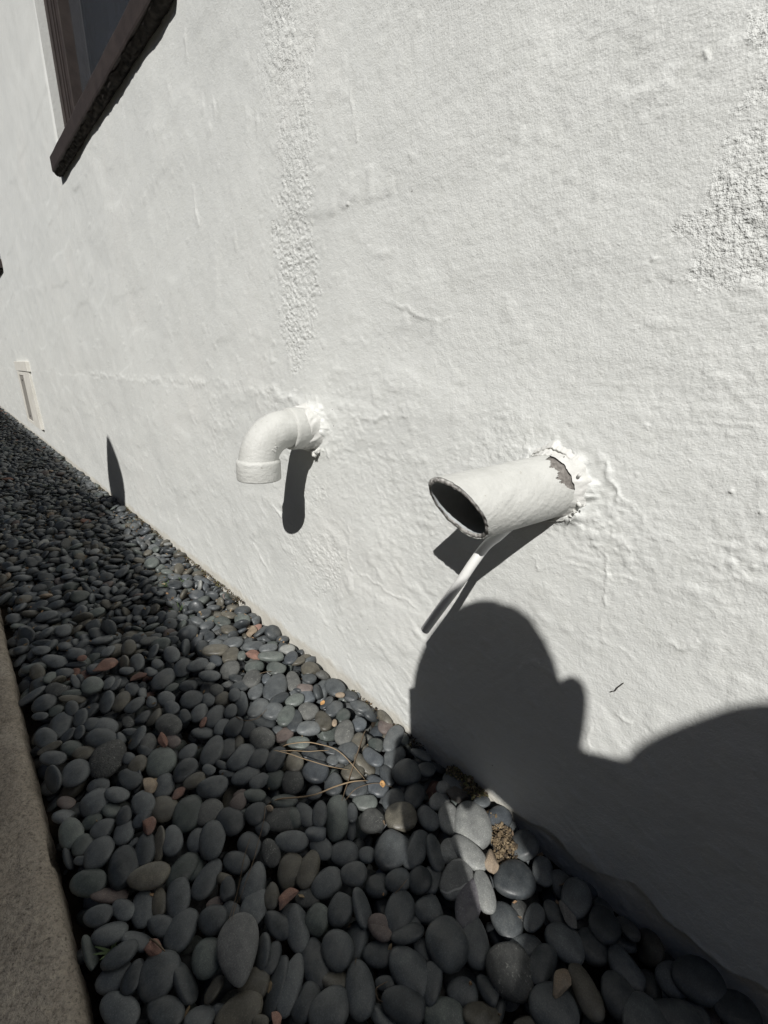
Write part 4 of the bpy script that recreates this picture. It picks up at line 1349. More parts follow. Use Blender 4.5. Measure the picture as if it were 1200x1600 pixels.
-449, 610, -77, 17, 100, 101, -373, 91, 64, 35,
-578, 1182, -32, 350, -13, -93, 170, 79, 67, 30,
-462, 1329, -120, 121, 1, 79, -373, 79, 61, 32,
-376, 1704, -92, 332, -95, 5, -202, 75, 62, 26,
-425, 1834, -70, 61, -88, -68, 379, 69, 62, 24,
-430, 2219, -90, 245, 38, 32, -313, 91, 66, 37,
-430, 2354, -111, 178, 143, 80, 318, 83, 56, 31,
-470, 2876, -89, 74, 36, -39, -389, 98, 64, 32,
-541, 3130, -75, 171, 22, -126, -338, 86, 62, 28,
-584, 3211, -116, 46, 174, -336, -121, 80, 52, 28,
-316, 3724, -80, 230, -77, -44, -315, 95, 71, 33,
-388, 4034, -86, 43, -396, 27, -19, 62, 42, 23,
-352, 4080, -128, 11, 394, -2, 66, 68, 60, 30,
-494, 4342, -54, 382, -48, -67, 84, 93, 80, 42,
-588, 4814, -80, 264, -234, -177, 66, 68, 61, 34,
-673, 200, -97, 318, 50, -27, 237, 68, 57, 25,
-798, 548, -46, 93, 20, 9, 388, 65, 48, 20,
-592, 912, -94, 113, -177, -93, 328, 87, 57, 28,
-728, 1188, -83, 394, -14, -65, 23, 89, 77, 37,
-770, 1312, -102, 203, -42, -89, -330, 72, 56, 31,
-860, 1695, -68, 90, -56, 102, 372, 93, 77, 41,
-789, 1890, -78, 306, -2, 16, 258, 64, 49, 25,
-734, 2132, -83, 128, 38, 19, -376, 109, 71, 28,
-738, 2592, 1, 68, -232, 255, 192, 98, 64, 25,
-654, 2632, -105, 378, 117, -35, -50, 75, 61, 33,
-803, 3151, -113, 85, 41, 346, -178, 66, 54, 28,
-820, 3444, -78, 18, -29, 0, 399, 68, 46, 22,
-774, 3572, -63, 377, 48, 25, -121, 108, 92, 38,
-628, 3816, -124, 25, 24, -41, 396, 74, 59, 21,
-785, 4204, -22, 94, -55, 347, 166, 110, 98, 46,
-792, 4327, -47, 312, -203, -31, -144, 98, 62, 33,
-714, 4829, -133, 222, -44, 35, -328, 65, 48, 25,
-998, 156, -102, 276, 56, -77, -274, 92, 58, 22,
-962, 322, -96, 106, 125, -137, 338, 99, 71, 30,
-960, 754, -26, 212, 34, 74, -329, 100, 90, 46,
-944, 916, -37, 137, 60, 1, 371, 111, 81, 46,
-1042, 1254, -107, 333, 67, -27, 210, 78, 49, 26,
-1024, 1663, -48, 385, 59, 84, 36, 89, 69, 29,
-894, 1816, -86, 371, -113, 51, 82, 103, 73, 37,
-1031, 2150, -84, 350, -186, 22, 52, 89, 69, 30,
-903, 2460, -39, 375, -117, -25, -70, 78, 52, 28,
-907, 2675, -111, 395, 27, 36, -41, 74, 65, 30,
-906, 2948, -46, 340, 8, 133, -164, 104, 76, 41,
-784, 3332, -99, 266, 165, 96, 230, 73, 63, 30,
-1017, 3529, -61, 7, -16, 16, -399, 91, 61, 31,
-1003, 3795, -84, 93, -53, -123, 365, 62, 48, 23,
-1003, 4098, -88, 106, -138, 280, -227, 89, 72, 40,
-923, 4482, -100, 5, -52, 66, -391, 94, 74, 36,
-870, 4834, -74, 235, 96, -60, -303, 97, 83, 37,
-988, 71, -48, 354, 110, -72, 131, 104, 74, 28,
-1319, 555, -18, 247, 139, -71, -273, 87, 57, 25,
-1230, 842, -39, 29, 337, 210, 36, 68, 57, 27,
-1151, 1026, -105, 210, 107, 62, -317, 79, 72, 29,
-1130, 1463, -32, 247, -292, 116, -19, 111, 72, 38,
-1064, 1572, -138, 356, -121, 59, -122, 54, 37, 17,
-1162, 1949, -13, 85, 260, 291, -23, 88, 64, 36,
-1319, 2110, -130, 77, 233, -312, -48, 66, 46, 21,
-1309, 2466, -109, 24, 250, -236, -204, 86, 68, 26,
-1212, 2617, -40, 114, 125, -323, 165, 94, 71, 37,
-1132, 3092, -89, 310, 32, -94, -233, 78, 50, 23,
-1204, 3412, -49, 314, -131, -118, -174, 80, 66, 29,
-1163, 3594, -86, 222, -30, -39, 329, 66, 50, 22,
-1209, 3908, -58, 351, -42, -163, 91, 93, 80, 40,
-1204, 4187, -59, 358, -109, 107, -90, 76, 69, 33,
-1185, 4583, -103, 251, -95, 50, -292, 80, 62, 32,
-1212, 4848, -146, 5, -397, -40, 32, 74, 51, 22,
-227, 142, -14, 23, 66, -74, 387, 91, 79, 31,
-62, 650, -57, 41, -232, -309, -93, 70, 62, 36,
-86, 810, -104, 345, 16, -98, -176, 80, 66, 32,
-237, 1115, -15, 164, 57, 66, -354, 97, 63, 24,
-68, 1267, -40, 365, -46, 149, -50, 92, 64, 30,
-87, 1762, -100, 58, 13, -348, -188, 80, 56, 31,
-307, 1950, -37, 47, -340, 204, 16, 68, 52, 27,
-45, 2239, -46, 136, -192, -15, 323, 76, 64, 24,
-350, 2537, -18, 84, 224, -315, 62, 74, 60, 34,
-80, 2689, -38, 140, -123, 42, -352, 103, 86, 36,
-68, 2985, 1, 34, -34, -6, -397, 68, 52, 29,
-34, 3260, -93, 252, -155, 216, -160, 92, 75, 31,
-240, 3468, -111, 244, 178, -262, 13, 85, 66, 25,
-161, 4002, -124, 385, -52, 33, 90, 68, 61, 30,
-188, 4116, -54, 318, 118, -6, -212, 105, 78, 42,
-113, 4609, -60, 327, -51, 105, 199, 98, 70, 40,
-205, 4897, -58, 91, 120, 228, 292, 81, 74, 38,
-360, 117, -49, 181, 79, -40, 346, 110, 99, 49,
-412, 453, -73, 348, -25, 16, -194, 62, 54, 19,
-318, 704, -97, 152, 170, -93, -316, 74, 47, 25,
-331, 1148, -105, 262, -54, 23, 297, 65, 54, 27,
-406, 1426, -68, 276, -94, 72, -264, 84, 67, 38,
-343, 1514, -40, 394, -50, 47, 8, 91, 70, 34,
-478, 1926, -46, 264, -128, 124, -242, 53, 38, 15,
-438, 2125, -32, 52, 63, -30, 390, 109, 86, 43,
-534, 2594, -82, 158, 110, 47, -347, 62, 50, 25,
-328, 2831, -104, 24, 286, -279, 0, 53, 43, 17,
-559, 3164, -29, 312, -74, -6, 240, 65, 47, 26,
-371, 3329, -51, 287, 20, -29, 276, 92, 73, 33,
-515, 3674, -68, 293, 40, -30, -268, 90, 60, 26,
-310, 3942, -76, 307, -99, -84, -222, 109, 69, 27,
-256, 4000, -33, 195, 287, -199, 4, 105, 84, 47,
-608, 4619, -78, 198, -42, -77, -336, 95, 66, 30,
-218, 4648, -42, 25, -232, -77, 316, 77, 67, 27,
-763, 220, -39, 141, 39, -56, -368, 107, 98, 49,
-625, 605, -67, 289, -33, 18, -274, 84, 59, 27,
-742, 603, -130, 101, -226, 304, 81, 75, 57, 26,
-630, 1046, -71, 359, 12, 19, 174, 82, 73, 29,
-729, 1394, -94, 392, -46, 61, -21, 53, 45, 21,
-622, 1553, 6, 267, -116, -1, -274, 111, 81, 41,
-760, 1890, -9, 103, -64, 68, -375, 99, 90, 44,
-808, 2230, -61, 15, 381, 110, -52, 74, 55, 32,
-775, 2617, -61, 287, 171, 152, -159, 85, 63, 33,
-690, 2824, -58, 150, -20, 3, -370, 97, 73, 39,
-700, 3205, -97, 45, -38, 135, -372, 58, 49, 27,
-628, 3317, -66, 392, 71, 30, -25, 72, 62, 35,
-694, 3522, -11, 381, 39, -55, 103, 85, 53, 26,
-746, 3749, -76, 361, -55, 68, -147, 85, 68, 31,
-749, 4251, -81, 212, -75, 302, 134, 68, 45, 21,
-770, 4440, -39, 354, -78, -160, 56, 81, 73, 33,
-664, 4865, -70, 257, 168, 73, 245, 101, 80, 38,
-1067, 234, -102, 135, 93, 352, 96, 60, 49, 24,
-986, 630, -99, 312, -55, 45, -240, 73, 61, 32,
-832, 660, -64, 292, -246, 111, -40, 68, 53, 22,
-1073, 857, -9, 31, 367, -47, -150, 89, 72, 31,
-1027, 1218, -54, 367, 23, -26, 156, 92, 58, 32,
-934, 1589, -21, 373, -85, 38, -111, 95, 62, 23,
-953, 1919, -80, 364, -30, -6, -163, 70, 49, 19,
-931, 2272, -74, 324, -142, 30, -184, 85, 59, 30,
-967, 2575, -53, 207, -60, 40, 335, 88, 71, 35,
-984, 2711, -28, 385, 88, 62, 12, 92, 69, 29,
-789, 2992, -99, 310, 93, 57, -227, 69, 48, 22,
-840, 3236, -75, 120, -310, 221, -22, 69, 55, 28,
-915, 3618, -12, 41, -56, 12, 394, 96, 87, 38,
-925, 4001, -121, 62, -5, -392, -47, 75, 51, 29,
-912, 4176, -80, 39, -282, -238, -149, 59, 39, 20,
-856, 4536, -26, 249, 30, -61, 306, 91, 73, 38,
-1076, 4900, -144, 35, -52, 395, 7, 72, 48, 23,
-1320, 255, -96, 123, -205, 297, -121, 80, 50, 28,
-1289, 418, 4, 216, 105, 10, -320, 96, 80, 32,
-1186, 777, 3, 352, 81, 13, -171, 87, 66, 24,
-1238, 1052, -74, 281, -46, -19, 280, 65, 42, 20,
-1118, 1563, -62, 388, 34, 81, -42, 84, 64, 37,
-1116, 1730, -119, 98, 328, -198, 58, 52, 35, 16,
-1281, 2165, -67, 363, 61, -29, 153, 93, 60, 27,
-1216, 2431, -45, 343, -126, -32, -160, 92, 58, 30,
-1294, 2820, -48, 294, 55, -86, -252, 102, 78, 38,
-1318, 3080, -89, 151, -129, -346, 24, 59, 50, 28,
-1304, 3218, -44, 307, 60, -94, 231, 84, 60, 31,
-1171, 3501, -78, 40, -72, -120, 372, 71, 48, 25,
-1310, 3852, -52, 235, -16, -93, -309, 74, 51, 26,
-1108, 4095, -40, 267, 24, 209, 211, 79, 66, 30,
-1094, 4511, -66, 56, -13, -86, 386, 85, 70, 26,
-231, 36, -44, 131, -167, -277, -196, 86, 54, 27,
-140, 536, 12, 377, -85, -53, -88, 99, 89, 49,
-181, 834, -89, 153, -162, 92, 319, 70, 63, 36,
-221, 986, -19, 371, 116, -57, -77, 97, 73, 37,
-86, 1413, -52, 149, -62, -58, -361, 93, 78, 36,
-69, 1673, -72, 21, -363, -155, 60, 86, 59, 30,
-53, 1840, -2, 269, 158, 142, 206, 107, 73, 42,
-158, 2126, -13, 354, 71, -86, 149, 107, 98, 50,
-139, 2405, 2, 134, 35, 95, -363, 85, 73, 32,
-232, 2504, -4, 361, -61, -120, 107, 108, 70, 37,
-49, 3129, -59, 42, -165, -55, 358, 68, 60, 23,
-104, 3208, -25, 133, 48, 194, -320, 69, 54, 22,
-293, 3513, -40, 392, -21, -46, 61, 71, 47, 20,
-221, 3839, -66, 236, 53, -21, -318, 87, 59, 22,
-261, 4315, -45, 327, -50, 51, -219, 108, 89, 35,
-40, 4426, -136, 247, 40, -265, 165, 71, 48, 21,
-62, 4749, -102, 316, 55, 133, -198, 97, 61, 23,
-588, 53, -24, 18, 10, -397, -44, 70, 52, 19,
-350, 462, -29, 346, -69, 71, 175, 101, 74, 32,
-347, 829, -90, 122, -72, -81, -365, 73, 63, 24,
-340, 1094, -18, 190, 107, 312, 122, 74, 63, 27,
-378, 1300, -76, 356, 171, -9, 62, 84, 71, 32,
-320, 1615, -14, 386, -71, -23, -75, 99, 84, 32,
-399, 1952, -13, 219, -137, -64, 299, 99, 72, 35,
-317, 2103, -12, 315, 29, 80, 232, 81, 65, 33,
-466, 2565, -20, 98, -344, 91, 154, 98, 86, 39,
-501, 2756, -44, 327, 39, -3, 227, 109, 74, 34,
-401, 3070, -28, 381, -7, -42, -114, 78, 63, 34,
-403, 3233, -36, 51, -32, -82, 387, 66, 47, 20,
-409, 3596, -9, 121, 42, -64, -374, 102, 79, 40,
-426, 3864, -32, 324, 217, 76, -48, 71, 58, 26,
-396, 4193, -24, 284, 42, 29, 277, 110, 92, 36,
-348, 4596, -84, 182, -7, -37, 354, 75, 46, 25,
-524, 4904, -76, 60, -42, -145, 366, 86, 63, 29,
-633, 112, -64, 358, -54, 86, -147, 88, 70, 30,
-781, 396, -54, 30, -47, 25, 395, 96, 69, 35,
-746, 707, -57, 118, 24, 34, 380, 85, 71, 37,
-724, 976, -28, 79, -55, -70, 382, 100, 78, 44,
-638, 1337, -40, 245, -96, -58, 296, 108, 73, 37,
-693, 1773, 11, 2, 45, 396, -39, 74, 64, 26,
-752, 2138, -10, 339, 89, -28, -191, 81, 73, 41,
-721, 2306, -49, 20, 51, 27, 395, 101, 70, 28,
-786, 2446, -54, 40, 274, 288, 18, 74, 58, 21,
-664, 2684, -26, 388, 3, 11, -98, 85, 74, 33,
-674, 3106, -53, 144, -112, 137, 328, 93, 75, 41,
-676, 3443, -52, 359, -91, 53, 142, 89, 65, 26,
-605, 3371, -1, 173, -62, 12, -355, 98, 75, 32,
-634, 3810, -41, 359, 87, 42, 147, 102, 92, 51,
-612, 4375, -8, 192, 62, -10, 345, 87, 56, 31,
-710, 4660, -102, 294, -102, -129, 215, 82, 54, 23,
-780, 4739, -50, 109, -48, 148, -352, 88, 73, 34,
-949, 228, -44, 1, 20, 139, 375, 91, 76, 36,
-895, 482, -46, 225, -38, 6, 328, 88, 64, 28,
-1054, 451, -32, 16, 60, -389, 69, 103, 67, 33,
-842, 1002, -6, 312, 148, -63, -193, 98, 69, 29,
-888, 1448, -74, 45, 378, -98, 74, 77, 52, 20,
-920, 1696, 10, 286, -40, 16, 277, 95, 80, 39,
-882, 1948, -28, 272, 15, -33, 291, 108, 68, 36,
-927, 2142, -27, 249, -64, 86, 294, 74, 56, 26,
-1062, 2473, -47, 359, -37, 72, -157, 89, 76, 27,
-881, 2652, -22, 173, 227, -224, -169, 79, 69, 39,
-966, 3120, -41, 158, 78, 109, 342, 97, 71, 25,
-744, 3288, -55, 134, -163, 173, -292, 88, 66, 32,
-1100, 3613, -19, 121, 13, -49, -378, 108, 87, 39,
-885, 3909, -93, 245, -103, 72, 290, 58, 49, 23,
-928, 4308, -43, 394, -11, -57, -33, 78, 64, 37,
-971, 4498, -24, 375, 75, -7, -117, 69, 45, 26,
-965, 4831, -64, 352, 6, -88, -168, 78, 56, 24,
-1230, 50, -38, 113, -353, -113, -99, 73, 58, 23,
-1092, 433, -137, 28, 388, -93, -3, 74, 49, 22,
-1016, 580, -32, 12, 238, 320, -25, 79, 55, 29,
-1317, 1000, -43, 105, -197, 237, -232, 88, 64, 29,
-1258, 1289, -81, 335, -44, -214, 6, 73, 53, 30,
-1312, 1692, -81, 313, 0, 21, -248, 72, 51, 25,
-1105, 1962, -134, 27, 371, -38, 141, 74, 50, 21,
-1182, 2130, -8, 94, -24, -41, 386, 98, 88, 34,
-1224, 2510, -26, 279, -130, -49, -251, 107, 82, 31,
-1122, 2900, -14, 138, -5, 9, 375, 108, 89, 48,
-1216, 3134, -113, 112, -286, -256, 8, 53, 46, 22,
-1255, 3568, -34, 264, -124, 21, -273, 74, 62, 36,
-1258, 3686, -80, 30, 399, 1, -6, 85, 54, 27,
-1195, 4042, -17, 271, -102, -21, -275, 82, 74, 27,
-1068, 4205, -18, 133, -363, 101, -20, 102, 77, 38,
-1202, 4502, -36, 73, -44, -97, 379, 81, 64, 35,
-1320, 4798, -129, 53, 310, -137, -206, 86, 65, 33,
-111, 59, -98, 70, 82, -65, 380, 75, 62, 23,
-293, 633, -62, 122, 80, -273, -254, 66, 58, 26,
-244, 835, -23, 155, -108, -8, 353, 94, 84, 41,
-84, 1072, 10, 245, -5, 26, 315, 107, 84, 34,
-45, 1464, -19, 310, -58, -42, -242, 56, 44, 20,
-47, 1544, -93, 256, 245, 174, 62, 66, 56, 22,
-340, 1788, -32, 185, -7, 78, -346, 76, 56, 25,
-26, 2292, -134, 162, 230, -247, -143, 66, 44, 18,
-415, 2633, -71, 112, -116, -348, -113, 64, 48, 20,
-25, 2824, -70, 247, 83, -301, -43, 70, 43, 21,
-178, 3153, -28, 214, -329, 50, -57, 88, 79, 33,
-168, 3477, -66, 169, -38, -16, 360, 73, 48, 25,
-92, 3572, 4, 146, -13, 122, -352, 102, 90, 50,
-32, 4025, -136, 158, -278, -219, 100, 58, 39, 19,
-345, 4551, -18, 63, 354, -174, -16, 87, 69, 35,
-40, 4640, -33, 293, -121, 125, -209, 76, 48, 25,
-60, 4728, -54, 108, 114, -89, 357, 72, 57, 22,
-414, 288, 19, 137, -234, 240, -171, 105, 82, 40,
-494, 517, -43, 225, 83, -54, -316, 91, 69, 36,
-511, 758, -37, 69, 241, -306, -59, 83, 62, 25,
-413, 877, -28, 240, 101, -61, -298, 106, 72, 31,
-555, 1272, -76, 140, 175, 45, 329, 55, 50, 24,
-213, 1715, -18, 218, -3, 102, 319, 105, 88, 39,
-471, 1802, -37, 265, 58, 34, -292, 80, 64, 23,
-434, 2412, -29, 341, 27, 2, -208, 104, 74, 27,
-550, 2666, 13, 387, 79, 59, 19, 108, 81, 35,
-379, 2792, -16, 121, 151, 184, 298, 86, 79, 41,
-524, 3014, -11, 348, 23, 194, -31, 101, 85, 35,
-516, 3265, -59, 356, 64, 65, -158, 80, 62, 34,
-521, 3661, 34, 215, -33, 25, 335, 111, 101, 50,
-440, 3777, -51, 159, 363, -55, 2, 83, 75, 35,
-559, 4239, -31, 23, 41, 374, 134, 87, 58, 33,
-492, 4476, -10, 33, 333, 219, -3, 109, 84, 37,
-475, 4761, -56, 215, 6, -234, 243, 101, 84, 39,
-615, 263, -66, 16, -259, -284, 109, 74, 51, 22,
-698, 487, -44, 238, -21, 36, 319, 62, 42, 16,
-636, 821, -70, 63, 72, 63, 383, 69, 52, 23,
-564, 985, -15, 300, -32, -5, 263, 99, 72, 34,
-758, 1378, -35, 144, 34, 23, -371, 79, 69, 29,
-772, 1640, 15, 100, -167, -347, -40, 101, 88, 43,
-556, 1792, 4, 23, -338, -206, -52, 73, 67, 38,
-638, 2084, -41, 40, 135, -372, 38, 79, 53, 22,
-748, 2392, -2, 307, 10, 34, 254, 81, 72, 26,
-596, 2831, -24, 53, 166, -12, 360, 75, 67, 26,
-780, 2901, -56, 27, 349, -138, 137, 74, 56, 25,
-652, 3226, -34, 78, -193, -341, -24, 74, 63, 36,
-418, 3990, -21, 43, 279, -280, -45, 94, 86, 35,
-633, 4025, -42, 71, -192, 344, -1, 78, 69, 32,
-606, 4673, -40, 61, 222, 318, -76, 88, 65, 26,
-910, 4404, -71, 70, -34, -350, -177, 83, 69, 29,
-709, 4575, -16, 7, 289, -273, -43, 80, 56, 26,
-874, 304, -26, 320, -238, -32, 5, 82, 65, 34,
-1034, 410, -89, 8, -297, 266, -34, 66, 49, 28,
-904, 654, 2, 93, -232, 307, 57, 103, 71, 33,
-1204, 950, 9, 15, 62, -121, -376, 111, 88, 50,
-1124, 1327, -20, 43, 382, 11, -109, 99, 89, 48,
-1020, 1427, -112, 249, -72, -3, -305, 58, 38, 14,
-1075, 1949, -36, 140, -146, 326, -113, 94, 70, 31,
-896, 2300, -24, 377, -97, 5, -94, 76, 60, 31,
-978, 2363, -18, 11, 292, -216, 166, 79, 65, 25,
-1029, 2590, 4, 283, -25, -35, 279, 86, 76, 32,
-849, 3113, -17, 0, 58, -35, 394, 106, 90, 37,
-822, 3455, -20, 308, 47, -13, -250, 107, 77, 28,
-703, 3677, -9, 386, -94, -44, 17, 70, 59, 30,
-982, 3903, -74, 77, 236, -313, 17, 71, 51, 24,
-970, 4218, -34, 84, 75, 363, 126, 92, 61, 22,
-1128, 4356, -24, 18, -83, -391, 5, 101, 70, 32,
-1071, 4881, -95, 3, 298, -265, -26, 80, 50, 24,
-1329, 58, -85, 154, 196, -63, -307, 64, 49, 27,
-1095, 352, -74, 150, -143, -127, 318, 85, 58, 28,
-1315, 790, -20, 310, 80, -229, -69, 109, 71, 40,
-1182, 1111, -34, 97, -19, -8, -388, 84, 53, 30,
-1330, 1280, -82, 189, -219, -146, 235, 82, 68, 32,
-1190, 1674, -55, 355, -180, 36, -22, 86, 71, 34,
-1029, 1500, -38, 275, -43, -146, 248, 76, 50, 22,
-1291, 1955, 11, 220, -9, 199, 268, 99, 77, 37,
-701, 2515, 22, 344, -107, -56, 164, 75, 56, 24,
-1082, 2582, -88, 71, 54, -389, 25, 69, 54, 30,
-1270, 3088, -45, 85, -287, -254, 79, 82, 70, 31,
-1156, 3098, -30, 252, 103, -99, -276, 82, 66, 36,
-1229, 3731, -23, 2, 238, -321, -8, 74, 65, 31,
-1302, 3950, -56, 0, 94, -141, -362, 67, 52, 27,
-1049, 4434, -50, 1, -10, -67, 394, 67, 50, 21,
-1267, 4386, -42, 29, 305, 241, -88, 91, 61, 29,
-1134, 4820, -104, 160, 97, 167, 312, 78, 56, 25,
-73, 61, -50, 19, -379, 52, 116, 87, 61, 28,
-242, 384, 18, 61, 80, 381, 68, 73, 60, 25,
-336, 715, -7, 46, -279, -276, 61, 76, 70, 29,
-326, 945, -21, 249, 111, -68, -285, 80, 70, 28,
-451, 1794, 36, 118, -106, 52, -364, 86, 64, 32,
-96, 1546, -33, 260, 181, 218, 111, 67, 52, 25,
-262, 1853, -8, 229, 42, 74, 317, 67, 46, 24,
-335, 2244, -50, 10, -392, 7, 79, 68, 51, 27,
-26, 2567, -126, 43, 309, -113, -223, 53, 46, 18,
-88, 2900, -4, 275, -286, -22, -42, 88, 61, 32,
-286, 3064, -11, 157, 102, -131, -328, 77, 56, 22,
-460, 3414, -8, 273, 31, -40, -288, 102, 69, 38,
-292, 3426, -74, 136, 295, 132, -193, 67, 61, 24,
-64, 4004, -69, 118, 35, 174, -339, 69, 46, 26,
-92, 4290, -46, 15, -38, 15, -398, 95, 82, 46,
-250, 4549, -77, 27, 109, -111, -367, 58, 48, 20,
-168, 4716, -70, 157, 292, -219, 45, 75, 53, 20,
-458, 89, 20, 76, -359, 158, -25, 101, 86, 31,
-361, 542, -13, 107, -55, -113, -365, 69, 50, 24,
-394, 706, -41, 126, 64, -10, 374, 82, 52, 22,
-546, 638, -72, 204, 206, -188, -202, 73, 49, 20,
-455, 1316, 3, 380, -69, -88, 54, 108, 71, 40,
-584, 1666, -1, 236, 6, 98, 308, 73, 52, 19,
-416, 1688, 5, 142, -75, 41, 364, 84, 60, 33,
-469, 2284, -5, 58, -391, -51, -33, 89, 80, 42,
-381, 2645, 5, 184, 166, -314, -2, 111, 69, 30,
-286, 2677, -43, 204, -206, 206, -184, 111, 83, 39,
-359, 2915, -68, 66, 279, -56, -273, 59, 41, 18,
-412, 3473, -64, 362, 130, -111, -16, 78, 57, 26,
-66, 3424, -21, 72, 242, -309, 24, 74, 67, 36,
-168, 3714, -24, 384, -94, -62, 9, 101, 67, 26,
-372, 4157, -98, 112, 192, 331, 28, 62, 47, 22,
-477, 4634, -120, 355, -63, -172, 11, 71, 57, 27,
-529, 4705, -98, 211, 272, -178, -98, 59, 45, 25,
-517, 338, -37, 139, -324, -178, 65, 109, 96, 46,
-693, 565, -4, 293, -32, -2, 271, 100, 86, 37,
-641, 753, -12, 300, 80, 17, 251, 103, 73, 35,
-465, 1547, 3, 6, 389, 76, 55, 86, 60, 31,
-986, 1378, -67, 309, -21, 15, 252, 76, 56, 27,
-998, 1980, -44, 348, -27, -161, -109, 71, 58, 26,
-628, 1897, -18, 346, 12, 78, 185, 70, 45, 23,
-618, 2220, 4, 393, 65, -36, -15, 110, 81, 45,
-852, 2521, -18, 91, 107, -372, 40, 71, 60, 24,
-768, 2754, 12, 98, -292, -238, 91, 66, 53, 24,
-804, 2995, -4, 68, -386, -55, 58, 93, 76, 31,
], float).reshape(-1, 10)
